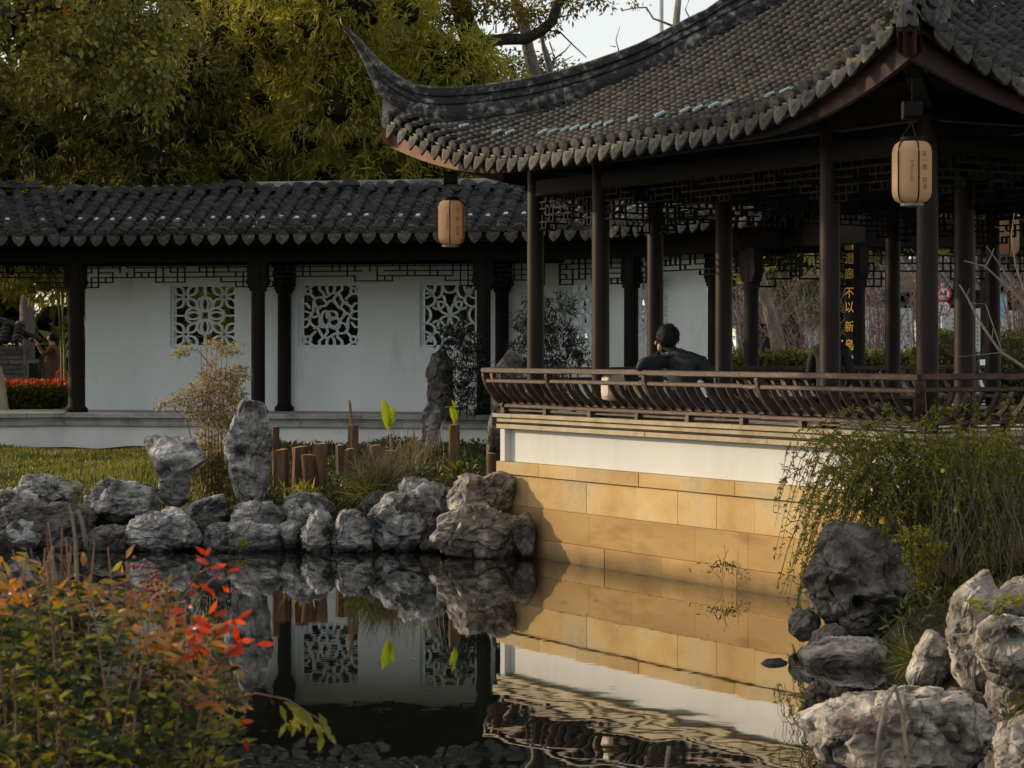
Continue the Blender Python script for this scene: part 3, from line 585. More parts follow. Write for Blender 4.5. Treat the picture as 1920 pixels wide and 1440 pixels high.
for fi, face in enumerate(RF):
    o, A, B, L, Lo = face
    # deck (two skins)
    ts = np.linspace(-OV, L+OV, 49); ws_n = 20; V = []; n = 0
    for dz in (-0.03, -0.13):
        for t in ts:
            m = min(t, L-t); u = max(0, 1.65-m); wo = -eave_o(u); we = max(wo+0.001, (Lo/L)*m)
            for k in range(ws_n+1): V.append(tuple(RP(face, t, wo+(we-wo)*k/ws_n, dz)))
    Fq2 = []; S = ws_n+1; half = len(ts)*S
    for h in (0, half):
        for i in range(len(ts)-1):
            for k in range(ws_n): Fq2.append((h+i*S+k, h+(i+1)*S+k, h+(i+1)*S+k+1, h+i*S+k+1))
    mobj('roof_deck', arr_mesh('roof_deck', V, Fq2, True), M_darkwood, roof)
    # fascia following the eave
    mb = MB(); pts = []
    for t in np.linspace(-OV, L+OV, 65):
        u = max(0, 1.65-min(t, L-t)); pts.append((t, -eave_o(u)+0.07))
    vs = []
    for (t, w) in pts:
        h = 0.15 + 0.21*max(0, 1.65-min(t, L-t))/2.85
        p = o + A*t + B*w; z = roof_z(t, w, L)
        vs += [p + UP*(z-0.01), p + UP*(z-h), p + B*0.05 + UP*(z-h), p + B*0.05 + UP*(z-0.01)]
    fs = []; mis = []
    for i in range(len(pts)-1):
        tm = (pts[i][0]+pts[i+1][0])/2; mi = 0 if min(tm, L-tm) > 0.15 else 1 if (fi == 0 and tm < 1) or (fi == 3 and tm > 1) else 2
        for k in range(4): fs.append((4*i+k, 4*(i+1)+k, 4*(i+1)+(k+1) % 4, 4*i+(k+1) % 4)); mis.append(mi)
    mb.add(vs, fs); mb.mi = mis; mb.build('fascia_board', [M_darkwood, M_fascia_sunlit, M_fascia_shaded], roof, smooth=False)  # left corner takes the sunlit tone, the other corners the shaded one
    # rafters under the eave
    mb = MB()
    for t in np.arange(-0.9, L+0.9, 0.26):
        u = max(0, 1.65-min(t, L-t)); w0 = -eave_o(u)+0.12
        p0 = RP(face, t, w0, -0.17); p1 = RP(face, t, min(0.6, max(w0+.1, (Lo/L)*min(t, L-t))), -0.17); mb.tube([p0, p1], 0.032, 6)
    mb.build('rafters', M_darkwood, roof, kind='stuff')
    # tile rows
    sp = 0.205; nrow = int((L+2*OV-0.12)/sp); t0 = (L-(nrow-1)*sp)/2
    cov = []; pan = []
    for i in range(nrow):
        t = t0 + i*sp; m = min(t, L-t); u = max(0, 1.65-m); wo = -eave_o(u); we = (Lo/L)*m
        for (tt, lst, off, stepz) in ((t, cov, 0.018, 0.068), (t+sp/2, pan, 0.006, 0.068)):
            m2 = min(tt, L-tt); u2 = max(0, 1.65-m2); wo2 = -eave_o(u2); we2 = (Lo/L)*m2
            if we2 - wo2 < 0.05: continue
            w = wo2 - 0.02
            while w < we2 - 0.02:
                p0 = RP(face, tt, w, off); p1 = RP(face, tt, w+0.06, off); ey = (p1-p0).normalized()
                jx = random.gauss(0, 0.006); ez = A.cross(ey).normalized(); ez = ez if ez.z > 0 else -ez
                ex = (A + ey*random.gauss(0, 0.05) + ez*random.gauss(0, 0.03)).normalized()
                lst.append((p0 + A*jx + ez*random.gauss(0, 0.003), ex, ey, ez)); w += stepz
        # eave pieces
        p = RP(face, t, wo-0.028, 0.018); q = RP(face, t, wo+0.03, 0.018); ey = (q-p).normalized(); ez = A.cross(ey); ez = ez if ez.z > 0 else -ez
        inst('end_tile', meCap, frame_matrix(p, A, ey, ez), roof)
        if i < nrow-1:
            tt = t+sp/2; u2 = max(0, 1.65-min(tt, L-tt)); wo2 = -eave_o(u2)
            pd = RP(face, tt, wo2-0.035, 0.0); tilt = math.radians(14 + random.gauss(0, 3))
            By = (B*math.cos(tilt) - UP*math.sin(tilt)); Bz = (UP*math.cos(tilt) + B*math.sin(tilt))
            ex = (A + UP*random.gauss(0, 0.04)).normalized()
            inst('drip_tile', meDrip, frame_matrix(pd, ex, By, Bz), roof)
        if we - wo > 0.45 and random.random() < 0.85:
            wc = wo + 0.30 + random.gauss(0, 0.012); p = RP(face, t, wc, 0.018+0.062); q = RP(face, t, wc+0.05, 0.018+0.062); ey = (q-p).normalized(); ez = A.cross(ey); ez = ez if ez.z > 0 else -ez
            ey2 = (ey + A*random.gauss(0, 0.1)).normalized()
            inst('tile_clip', meClip, frame_matrix(p, A, ey2, ez), roof)
    if fi == 0:
        cov.sort(key=lambda T: T[0].y)                      # the 300 nearest stand alone
        near = cov[:300]; cov = cov[300:]
        for T in near: inst('roof_tile', meCover, frame_matrix(*T), roof)
    V, Fc = stamp(cvV, cvF, [(tuple(a), tuple(b), tuple(c), tuple(d)) for a, b, c, d in cov])
    mobj('cover_tiles', arr_mesh('cover_tiles', V, Fc), M_tilewarm if fi in (0, 3) else M_tile, roof, 'stuff')
    V, Fc = stamp(pnV, pnF, [(tuple(a), tuple(b), tuple(c), tuple(d)) for a, b, c, d in pan])
    mobj('pan_tiles', arr_mesh('pan_tiles', V, Fc), M_tile, roof, 'stuff')
# --- hip ridges with upswept ends
GT = [(-0.480, 5.56), (-0.438, 5.41), (-0.40, 5.20), (-0.36, 5.05), (-0.31, 4.91), (-0.26, 4.855), (-0.19, 4.845), (-0.12, 4.865), (0, 4.93), (0.12, 5.05), (0.25, 5.23), (0.42, 5.59)]
GH = [(-0.480, 0.04), (-0.445, 0.13), (-0.41, 0.26), (-0.385, 0.34), (-0.30, 0.35), (1.0, 0.35)]
def interp(T, g):
    return float(np.interp(g, [a for a, _ in T], [b for _, b in T]))
def hip_top(g):
    if g <= 0.42:                                           # smoothed table
        return sum(interp(GT, max(-0.48, g+d)) for d in (-0.02, 0, 0.02))/3
    v = 1+3.1*g; return 3.97+0.42*v+0.05*v*v+0.41
cen = PV(LA/2, LB/2, 0)
corners = [PV(0, 0, 0), PV(LA, 0, 0), PV(LA, LB, 0), PV(0, LB, 0)]
prof = [(0.060, 0.0), (0.088, -0.05), (0.088, -0.27), (0.058, -0.30), (0.058, -0.36), (0.080, -0.40), (0.080, -0.50), (0.060, -0.54), (0.075, -0.60), (0.094, -0.72), (0.094, -0.84), (0.070, -1.0)]
for ci, c in enumerate(corners):
    dirv = cen - c; lat = Vector((-dirv.y, dirv.x, 0)).normalized(); gs = np.concatenate([np.linspace(-0.48, -0.2, 26), np.linspace(-0.18, 0.97, 36)])
    def sweep(pr, name, mat, z_of, h_of, cap=True):
        mb = MB(); m = len(pr); vs = []
        for g in gs:
            p = c + dirv*g; h = h_of(g); k = min(1, max(0.3, h/0.35))
            ring = [p + lat*(x*k) + UP*(z_of(g)+z*h) for x, z in pr] + [p - lat*(x*k) + UP*(z_of(g)+z*h) for x, z in pr[::-1]]
            vs += ring
        q = 2*m; fs = []
        for i in range(len(gs)-1):
            for j in range(q): fs.append((i*q+j, (i+1)*q+j, (i+1)*q+(j+1) % q, i*q+(j+1) % q))
        fs.append(tuple(range(q))); fs.append(tuple(range(len(gs)*q-1, (len(gs)-1)*q-1, -1)))
        mb.add(vs, fs); me = mb.mesh(name); shade_auto(me, 30); return mobj(name, me, mat, pav)
    hr = sweep(prof, 'hip_ridge', M_ridge, hip_top, lambda g: interp(GH, g))
    gs = np.linspace(-0.375, 0.97, 50)
    sweep([(0.062, 0.0), (0.070, -0.5), (0.10, -1.0)], 'ridge_mortar', M_mortar, lambda g: hip_top(g)-0.35, lambda g: 0.30 if g < -0.2 else 0.22)
    # carved scrolls near the upswept end
    for (g, s, z) in ((-0.375, 1, -0.26), (-0.355, 1, -0.235), (-0.33, 1, -0.27), (-0.305, 1, -0.25), (-0.275, .8, -0.285), (-0.245, .8, -0.27)):
        for side in (-1, 1):
            pc = c + dirv*g + lat*(0.092*side) + UP*(hip_top(g)+z); along = dirv.normalized()
            pts = [pc + (along*math.cos(a) + UP*math.sin(a))*(0.034*s*(1-a/9.5)) for a in np.linspace(0, 7.5, 14)]
            mb = MB(); mb.tube(pts, 0.008, 5); mb.build('ridge_carving', M_ridge, pav)
mb = MB(); mb.lathe(cen, [(0.45, 6.7), (0.50, 7.0), (0.30, 7.15), (0.18, 7.3), (0.26, 7.5), (0.20, 7.75), (0.06, 7.9), (0.02, 8.05)], 18); mb.build('finial', M_ridge, pav, smooth=True)
# corner beam under each upswept corner
for c in corners:
    out = (c-cen).normalized(); mb = MB()
    pts = [c - out*0.5 + UP*4.12, c + out*0.5 + UP*4.12, c + out*1.1 + UP*4.22, c + out*1.55 + UP*4.48]
    for a, b in zip(pts[:-1], pts[1:]):
        ax = (b-a).normalized(); mb.bbox((a+b)/2, ax, UP.cross(ax).normalized(), ax.cross(UP.cross(ax)).normalized(), (b-a).length+0.03, 0.13, 0.17)
    mb.build('corner_beam', M_darkwood, pav)
# --- beauty-rest bench railing on front, right, left
meSl = {}
def slat_pts(k=9):
    """side view of a curved slat: (outward, height)"""
    out = []
    for i in range(k+1):
        s = i/k; out.append((-0.02 + 0.25*(1-(1-s)**2.0), 1.535 + 0.345*s*(0.86+0.14*s)))
    return out
SP = slat_pts()
def slat_mesh(name, w, d):
    mb = MB(); n = len(SP); vs = []
    for i, (ou, z) in enumerate(SP):
        a = SP[max(0, i-1)]; b = SP[min(n-1, i+1)]; t = Vector((b[0]-a[0], b[1]-a[1])).normalized(); nn = Vector((-t.y, t.x))
        for sx in (-w/2, w/2):
            for sd_ in (-d/2, d/2): vs.append((sx, -(ou + nn.x*sd_), z + nn.y*sd_))
    fs = []
    for i in range(n-1):
        b = 4*i; fs += [(b, b+4, b+5, b+1), (b+1, b+5, b+7, b+3), (b+3, b+7, b+6, b+2), (b+2, b+6, b+4, b)]
    fs += [(0, 1, 3, 2), (4*n-4, 4*n-2, 4*n-1, 4*n-3)]
    mb.add(vs, fs); me = mb.mesh(name); me.materials.append(M_slat if name == 'slat' else M_rail); return me
FULL = SP; SP = [p for p in FULL if p[1] < 1.80]; meSlat = slat_mesh('slat', 0.024, 0.045)
SP = [p for p in FULL if p[1] > 1.77]; meStrut = slat_mesh('rail_strut', 0.026, 0.03)
SP = FULL; mePost = slat_mesh('rail_post', 0.045, 0.075)
mb = MB(); mb.cbox((0, -0.17, 1.70), (1, 0, 0), (0, 1, 0), UP, 0.075, 0.075, 0.42); mb.cbox((0, -0.08, 1.49), (1, 0, 0), (0, 1, 0), UP, 0.07, 0.12, 0.09)
for fi, (o, A, B, L) in enumerate(faces[:3]):
    rail = empty_part('bench_railing', pav)
    def seg(x0, x1, outw, z, sy, sz, name='rail_board', splits=None, dz=0.0):
        xs = [x0] + (splits or []) + [x1]
        for a, b in zip(xs[:-1], xs[1:]):
            mb = MB(); tl = random.gauss(0, 0.0025)
            mb.bbox(o + A*((a+b)/2) - B*(outw - 0.06) + UP*(z+tl), A, B, UP, b-a-0.004, sy, sz, bev=0.008); mb.build(name, M_rail, rail)
    L0, L1 = (0.0, L+0.19) if fi == 0 else (-0.19, L+0.19) if fi == 1 else (-0.19, L)
    js = [1.28, 2.9, 4.5, 5.6]
    seg(L0, L1, 0.245, 1.888, 0.060, 0.052, splits=[0.65, 1.6, 3.1, 4.55, 5.9])
    seg(L0+0.02, L1-0.02, 0.225, 1.785, 0.035, 0.040, splits=[1.3, 4.55])
    seg(0.06, L-0.06, 0.02, 1.520, 0.055, 0.040, splits=[1.3, 2.9, 4.55])
    mb = MB(); mb.obox(o + A*0.06 + B*0.03 + UP*1.545, A*(L-0.12), B*0.36, UP*0.035); mb.build('seat_board', M_rail, rail)
    mb = MB(); mb.obox(o + A*0.06 + B*0.05 + UP*1.468, A*(L-0.12), B*0.02, UP*0.020); mb.build('pierced_strip', M_rail, rail)
    x = 0.06
    while x < L:
        mb = MB(); mb.cbox(o + A*x + B*0.045 + UP*1.473, A, B, UP, 0.055, 0.06, 0.062); mb.build('foot_block', M_rail, rail); x += 0.84
    M0 = frame_matrix(o - B*(-0.06), A, B, UP)
    nS = int(L/0.158); posts = [0, 8, 19, 30]
    for i in range(nS+1):
        x = 0.02 + (L-0.04)*i/nS
        if (i == nS and fi < 2) or (i == 0 and fi == 1): continue
        if i == nS: posts = posts + [nS]
        if i in posts: inst('rail_post', mePost, Matrix.Translation(A*x) @ M0, rail)
        else:
            if random.random() < 0.16: inst('rail_strut', meStrut, Matrix.Translation(A*x) @ M0, rail)
            inst('slat', meSlat, Matrix.Translation(A*(x + random.gauss(0, 0.004))) @ M0, rail)
    if fi == 0:
        ck = o + A*L + B*0.06 - A*0.06; out = (A - B).normalized()
        inst('corner_post', slat_mesh('corner_post', 0.07, 0.07), frame_matrix(ck, (A + B).normalized(), -out*1.30, UP), rail)
    # back rest posts of the seat
    for x in (0.3, 1.5, 3.3, 5.1, 6.4):
        mb = MB(); mb.obox(o + A*x + B*0.30 + UP*1.06, A*0.06, B*0.06, UP*0.485); mb.build('seat_support', M_rail, rail)

# ------------------------------------------------------------------ COVERED CORRIDOR
cor = thing('covered_corridor', 'long covered walkway with grey tiled roof and white wall beyond the pond', 'corridor', (-3.0, 34.0, 0.62))
def unit(x, y): return Vector((x, y, 0)).normalized()
N1 = Vector((-6.78, 34.20, 0)); cA = unit(0.98, -0.2); mA = Vector((-cA.y, cA.x, 0))
cL = unit(0.94, 0.33); N0 = N1 - cL*5.0
N2 = N1 + cA*7.55; cM = unit(0.82, -0.57); N3 = N2 + cM*1.25; cB = unit(0.53, -0.85); N4 = N3 + cB*4.0
SEG = [(N0, cL, 5.0), (N1, cA, 7.55), (N2, cM, 1.25), (N3, cB, 4.0)]
def inw(c): return Vector((-c.y, c.x, 0))
FZ = 1.15; WO, WR, WB = -0.72, 0.66, 2.05           # eave, ridge, rear eave offsets
def cz(w):
    if w <= WR: s = (w-WO)/(WR-WO); return 3.80 + 0.73*s + 0.06*s*(s-1)
    s = (w-WR)/(WB-WR); return 4.53 - 0.73*s
def on_seg(i, p):
    """keep points on their own side of the mitres"""
    o, c, L = SEG[i]
    if i > 0:
        b = (SEG[i-1][1] + c).normalized()
        if (p-o).dot(b) < 0: return False
    if i < len(SEG)-1:
        b = (SEG[i+1][1] + c).normalized()
        if (p-(o+c*L)).dot(b) >= 0: return False
    elif (p-(o+c*L)).dot(c) > 0: return False
    return True
croof = empty_part('roof', cor)
ccV, ccF = cover_tile(0.165, 0.105, 0.022, 6, 0.030); cpV, cpF = pan_tile(0.16, 0.10)
meCC = shared('roof_tile', ccV, ccF, M_tile)
meCD = drip_mesh('drip_tile', 0.20, 0.17); meCD.materials.append(M_drip)
meCE = endcap_mesh('end_tile', 0.165); meCE.materials.append(M_drip)
meCC2 = clip_mesh('tile_clip', 0.06, 0.062, 0.024); meCC2.materials.append(M_clip)
random.seed(21)
cov = []; pan = []; ridge = []
for si, (o, c, L) in enumerate(SEG):
    m = inw(c); sp = 0.262
    ext = 1.2; n = int((L+2*ext)/sp)
    for i in range(n+1):
        q = -ext + i*sp
        first = True
        for back in (0, 1):
            w0, w1, sgn = (WO, WR, 1) if back == 0 else (WB, WR, -1)
            for (qq, lst, off) in ((q, cov, 0.03), (q+sp/2, pan, 0.008)):
                w = w0 - 0.01*sgn
                while (w < w1) if sgn > 0 else (w > w1):
                    p = o + c*qq + m*w
                    if on_seg(si, p):
                        p0 = p + UP*(cz(w)+off); w2 = w+0.05*sgn; p1 = o + c*qq + m*w2 + UP*(cz(w2)+off); ey = (p1-p0).normalized()
                        ex = c if sgn > 0 else -c
                        ez = ex.cross(ey); ez = ez if ez.z > 0 else -ez
                        ex = (ex + ey*random.gauss(0, 0.06) + ez*random.gauss(0, 0.04)).normalized()
                        lst.append((p0 + c*random.gauss(0, 0.008) + ez*random.gauss(0, 0.004), ex, ey, ez))
                    w += 0.063*sgn
        p = o + c*q + m*WO
        if on_seg(si, p):
            p0 = p + UP*(cz(WO)+0.03) - m*0.02
            ey = (m*0.8 + UP*0.5).normalized(); ez = c.cross(ey); ez = ez if ez.z > 0 else -ez
            inst('end_tile', meCE, frame_matrix(p0, c, ey, ez), croof)
            w = WO+0.26+random.gauss(0, 0.02); pc = o + c*q + m*w + UP*(cz(w)+0.03+0.080)
            if on_seg(si, pc) and random.random() < 0.8:
                inst('tile_clip', meCC2, frame_matrix(pc, (c+ey*random.gauss(0, .15)).normalized(), ey, ez), croof)
        p = o + c*(q+sp/2) + m*(WO-0.02)
        if on_seg(si, p):
            tl = math.radians(10+random.gauss(0, 5)); By = m*math.cos(tl) - UP*math.sin(tl); Bz = UP*math.cos(tl) + m*math.sin(tl)
            inst('drip_tile', meCD, frame_matrix(p + UP*(cz(WO)+0.0), (c+UP*random.gauss(0, .05)).normalized(), By, Bz), croof)
    # ridge course of curved caps
    qq = -ext
    while qq < L+ext:
        p = o + c*qq + m*WR
        if on_seg(si, p):
            mb = MB(); sc = random.uniform(0.95, 1.1)
            pr = [(0.10*sc*math.cos(a), 0.10*sc*math.sin(a)) for a in np.linspace(0, math.pi, 8)]
            tl = random.gauss(0, 0.03)
            vs = [p + c*(x*1.25) + m*y + UP*(cz(WR)+0.015+z + tl) for y in (-0.14, 0.14) for x, z in pr]
            k = len(pr); mb.add(vs, [(j, j+1, k+j+1, k+j) for j in range(k-1)] + [tuple(range(k)), tuple(range(2*k-1, k-1, -1))])
            mb.build('ridge_tile', M_tile, croof, smooth=False)
        qq += 0.262
    # deck skins, fascia, beams
    for (name, wa, wb, dz, mt) in (('roof_deck', WO, WR, -0.02, M_darkwood), ('roof_deck', WR, WB, -0.02, M_darkwood), ('roof_soffit', WO, WR, -0.09, M_darkwood), ('roof_soffit', WR, WB, -0.09, M_darkwood)):
        V = []; K = 60; S = 9
        for i in range(K+1):
            q = -1.2 + (L+2.4)*i/K
            for j in range(S):
                w = wa + (wb-wa)*j/(S-1); V.append(o + c*q + m*w + UP*(cz(w)+dz))
        keep = [on_seg(si, Vector(v)) for v in V]; Fq3 = []
        for i in range(K):
            for j in range(S-1):
                f = (i*S+j, (i+1)*S+j, (i+1)*S+j+1, i*S+j+1)
                if sum(keep[a] for a in f) >= 1: Fq3.append(f)
        mobj(name, arr_mesh(name, [tuple(v) for v in V], Fq3, True), mt, croof)
# straight beams per visible bay with mitred ends
def run(o, c, a0, a1, w, z0, z1, th, mat, name, parent=cor):
    m = inw(c); mb = MB(); mb.bbox(o + c*((a0+a1)/2) + m*w + UP*((z0+z1)/2), c, m, UP, a1-a0, th, z1-z0); return mb.build(name, mat, parent)
def dist_front(w, si):
    """shortening of segment si at offset w at its two mitres"""
    o, c, L = SEG[si]; r = [0, 0]; m = inw(c)
    if si > 0:
        b = (SEG[si-1][1]+c).normalized(); r[0] = -(m*w).dot(b)/c.dot(b)
    if si < len(SEG)-1:
        b = (SEG[si+1][1]+c).normalized(); r[1] = -(m*w).dot(b)/c.dot(b)
    return r[0], L + r[1]
for si, (o, c, L) in enumerate(SEG):
    a, b = dist_front(WO+0.06, si); run(o, c, a, b, WO+0.06, 3.66, 3.76, 0.03, M_darkwood, 'fascia_board')
    for (w, z0, z1, th) in ((0, 3.42, 3.78, 0.13), (1.33, 3.42, 3.78, 0.13), (WO+0.35, 3.72, 3.80, 0.09)):
        a, b = dist_front(w, si); run(o, c, a, b, w, z0, z1, th, M_darkwood, 'beam')
# individual tiles that show largest: front slope of the middle run
fr = [T for T in cov if (T[0]-N1).dot(cA) > -1.0 and (T[0]-N2).dot(cA) < 0.6 and (T[0] - N1).dot(inw(cA)) < 0.62]
fr.sort(key=lambda T: (T[0]-N1).dot(inw(cA)))
ids = set(id(T) for T in fr[:300]); 
for T in fr[:300]: inst('roof_tile', meCC, frame_matrix(*T), croof)
cov = [T for T in cov if id(T) not in ids]
V, Fc = stamp(ccV, ccF, [tuple(map(tuple, T)) for T in cov]); mobj('cover_tiles', arr_mesh('cover_tiles', V, Fc), M_tile, croof, 'stuff')
V, Fc = stamp(cpV, cpF, [tuple(map(tuple, T)) for T in pan]); mobj('pan_tiles', arr_mesh('pan_tiles', V, Fc), M_tile, croof, 'stuff')
# flat ridge bar behind the ridge caps on the right part
mb = MB(); mb.bbox(N1 + cA*5.0 + inw(cA)*(WR+0.12) + UP*4.63, cA, inw(cA), UP, 4.6, 0.16, 0.09); mb.build('ridge_bar', M_greystone, croof)

# --- columns
def ccol(p, c, rear=False, name='column', r=0.105, bracket=True):
    m = inw(c); mb = MB(); z1 = 3.43
    n = 14; mb.lathe((p.x, p.y, 0), [(r*1.4, FZ-0.02), (r*1.45, FZ+0.05), (r*1.05, FZ+0.10), (r, FZ+0.12), (r*.98, 3.0), (r*.98, z1)], n)
    me = mb.mesh(name, True); shade_auto(me, 35); o = mobj(name, me, M_darkwood, cor)
    if bracket:
        mb = MB()
        for (w, za, zb) in ((0.23, 2.98, 3.03), (0.28, 3.03, 3.08), (0.33, 3.08, 3.16), (0.30, 3.16, 3.42)):
            mb.bbox(Vector((p.x, p.y, (za+zb)/2)), c, m, UP, w, 0.15, zb-za+0.002)
        mb.build('column_bracket', M_darkwood, cor)
    return o
fA = [0.12, N1 and 2.97, 6.43]; 
qa = [((P(x, 600, 1).x*(N1.y) - N1.x)/(cA.x - P(x, 600, 1).x*cA.y)) for x in (143, 484, 907)]
for i, q in enumerate(qa):
    ccol(N1 + cA*q, cA, r=0.125 if i == 0 else 0.105)
    if i > 0: ccol(N1 + cA*q + inw(cA)*1.31, cA, rear=True, r=0.105)
ccol(N0 + cL*0.6, cL); ccol(N0 + cL*0.6 + inw(cL)*1.31, cL)
ccol(N3 + cB*0.1, cB); 
# --- fretwork under the front beam
rng = random.Random(12)
def fretrun(o, c, a0, a1, w, parent=cor): fret(o + c*a0 + inw(c)*w, c, inw(c), a1-a0, 3.42, 0.37, M_darkwood, parent, rng, th=0.018, cell=0.115)
fretrun(N1, cA, qa[0]+0.13, qa[1]-0.12, 0.0); fretrun(N1, cA, qa[1]+0.12, qa[2]-0.12, 0.0); fretrun(N1, cA, qa[2]+0.12, 7.4, 0.0)
fretrun(N0, cL, 0.8, 5.0-0.05, 0.0); fretrun(N2, cM, 0.1, 1.2, 0.0); fretrun(N3, cB, 0.25, 3.9, 0.0)
# --- floor, plinth (runs in front of the columns)
def plinth(si, w0=-0.42):
    o, c, L = SEG[si]; m = inw(c)
    def strip(w, z0, z1, th, mat, name, pieces):
        a, b = dist_front(w, si); x = a; k = 0
        while x < b-0.01:
            l = min(pieces*random.uniform(.85, 1.15), b-x)
            if b-(x+l) < 0.3: l = b-x
            mb = MB(); mb.bbox(o + c*(x+l/2) + m*(w+th/2) + UP*((z0+z1)/2), c, m, UP, l-0.008, th, z1-z0); mb.build(name, mat, cor); x += l
    strip(w0, 1.078, FZ, 0.40, M_greystone, 'edge_slab', 2.4)
    strip(w0+0.05, 1.032, 1.078, 0.3, M_greystone, 'moulding_stone', 1.9)
    strip(w0+0.02, 0.955, 1.030, 0.3, M_greystone, 'moulding_stone', 1.7)
    a, b = dist_front(w0+0.07, si)
    mb = MB(); mb.obox(o + c*a + m*(w0+0.07) + UP*0.2, c*(b-a), m*0.3, UP*0.757); mb.build('plinth_wall', M_plinth, cor)
    a0, b0 = dist_front(0.0, si)
    a1, b1 = dist_front(2.0, si)
    mb = MB(); z = FZ-0.004
    lo = [o + c*a0 + m*-0.02, o + c*b0 + m*-0.02, o + c*b1 + m*2.0, o + c*a1 + m*2.0]
    mb.add([p + UP*z for p in lo] + [p + UP*0.3 for p in lo], [(0, 1, 2, 3), (4, 7, 6, 5), (0, 4, 5, 1), (1, 5, 6, 2), (2, 6, 7, 3), (3, 7, 4, 0)]); mb.build('floor', M_greystone, cor)
random.seed(4)
for si in range(4): plinth(si)
# --- white wall with lattice windows
def lat_curve_circle(cx, cy, rx, ry=None, n=20, a0=0, a1=2*math.pi):
    ry = ry or rx; return [(cx+rx*math.cos(a0+(a1-a0)*i/n), cy+ry*math.sin(a0+(a1-a0)*i/n)) for i in range(n+1)]
def petal(cx, cy, ang, l, w, n=8):
    pts = []
    for s in (1, -1):
        rngi = range(n+1) if s == 1 else range(n-1, 0, -1)
        for i in rngi:
            t = i/n; x = l*t; y = s*w*math.sin(math.pi*t)**0.8 if 0 < t < 1 else 0
            pts.append((cx+x*math.cos(ang)-y*math.sin(ang), cy+x*math.sin(ang)+y*math.cos(ang)))
    return pts
def design(k):
    """closed and open curves in the unit square [-1,1]^2: list of (points, closed)"""
    out = []
    if k == 0:
        for sx in (-1, 1):
            for sy in (-1, 1):
                cx, cy = .63*sx, .63*sy
                out.append((lat_curve_circle(cx, cy, .09)[:-1], True))
                for a in range(4): out.append((petal(cx+.09*math.cos(math.pi/4+a*math.pi/2), cy+.09*math.sin(math.pi/4+a*math.pi/2), math.pi/4+a*math.pi/2, .42, .13), True))
        for (cx, cy, ver) in ((0, .38, 1), (0, -.38, 1), (-.38, 0, 0), (.38, 0, 0)):
            out.append((lat_curve_circle(cx, cy, .25)[:-1], True)); out.append((lat_curve_circle(cx, cy, .12 if ver else .22, .22 if ver else .12)[:-1], True))
        out += [([(-1, 0), (-.63, 0)], False), ([(1, 0), (.63, 0)], False), ([(0, 1), (0, .63)], False), ([(0, -1), (0, -.63)], False)]
    elif k == 1:
        out.append((lat_curve_circle(.04, .0, .18, .14)[:-1], True)); out.append((lat_curve_circle(.12, -.22, .18, .15)[:-1], True)); out.append((lat_curve_circle(-.18, -.10, .15, .24)[:-1], True))
        out.append(([(r*math.cos(a), r*math.sin(a)) for a in np.linspace(0, 2*math.pi, 60)[:-1] for r in [.44+.06*math.sin(5*a+.6)]], True))
        out.append(([(r*math.cos(a), r*math.sin(a)) for a in np.linspace(0, 2*math.pi, 72)[:-1] for r in [.70+.07*math.sin(6*a)]], True))
        for a in np.linspace(0, 2*math.pi, 11)[:-1]:
            r0, r1 = .42, .74
            out.append(([(r0*math.cos(a), r0*math.sin(a)), ((r0+r1)/2*math.cos(a+.12), (r0+r1)/2*math.sin(a+.12)), (r1*math.cos(a), r1*math.sin(a))], False))
        for sx in (-1, 1):
            for sy in (-1, 1):
                out.append((lat_curve_circle(.80*sx, .80*sy, .10)[:-1], True))
                out += [([(.87*sx, .87*sy), (sx, sy)], False), ([(.73*sx, .73*sy), (.52*sx, .52*sy)], False), ([(.90*sx, .78*sy), (sx, .62*sy)], False), ([(.78*sx, .90*sy), (.62*sx, sy)], False)]
        for a in range(4):
            c0, s0 = math.cos(a*math.pi/2), math.sin(a*math.pi/2)
            for (u, v) in ((.72, 0), ):
                for w in (-.33, -.11, .11, .33): out.append(([(.72*c0-w*.7*s0, .72*s0+w*.7*c0), (.86*c0-w*1.2*s0, .86*s0+w*1.2*c0), (1.0*c0-w*1.2*s0, 1.0*s0+w*1.2*c0)], False))
    elif k == 2:
        out.append((lat_curve_circle(0, 0, .06, n=10)[:-1], True))
        for a in range(4): out.append((petal(.05*math.cos(math.pi/4+a*math.pi/2), .05*math.sin(math.pi/4+a*math.pi/2), math.pi/4+a*math.pi/2, .58, .15), True))
        for a in range(4):
            c0, s0 = math.cos(a*math.pi/2), math.sin(a*math.pi/2)
            def R_(pts): return [(x*c0-y*s0, x*s0+y*c0) for x, y in pts]
            out.append((R_(lat_curve_circle(1.05, 0.0, .32, .30, 14, math.pi/2, 3*math.pi/2)), False))
            for s in (-1, 1): out.append((R_(lat_curve_circle(.86, .50*s, .30, .22, 12, math.pi*.5, math.pi*1.55)), False))
            out.append((R_(lat_curve_circle(1.0, 1.0, .45, .45, 12, math.pi, 1.5*math.pi)), False))
            out.append((R_([(1, 1), (.55, .55)]), False)); out.append((R_(lat_curve_circle(.45, .45, .26, .26, 10, math.pi*.75, math.pi*1.75)), False))
    else:
        rr = random.Random(k); g = 4
        pts = {(i, j): ((-1 + 2*i/g + (rr.uniform(-.16, .16) if 0 < i < g else 0)), (-1 + 2*j/g + (rr.uniform(-.16, .16) if 0 < j < g else 0))) for i in range(g+1) for j in range(g+1)}
        for i in range(g):
            for j in range(g):
                c4 = [pts[(i, j)], pts[(i+1, j)], pts[(i+1, j+1)], pts[(i, j+1)]]; cx = sum(p[0] for p in c4)/4; cy = sum(p[1] for p in c4)/4
                a0 = rr.uniform(0, 1.5); out.append(([(cx+.23*math.cos(a), cy+.29*math.sin(a)) for a in np.linspace(a0, a0+2*math.pi, 9)[:-1]], True))
                out.append(([c4[0], (cx, cy)] if rr.random() < .5 else [c4[1], (cx, cy)], False))
    return out
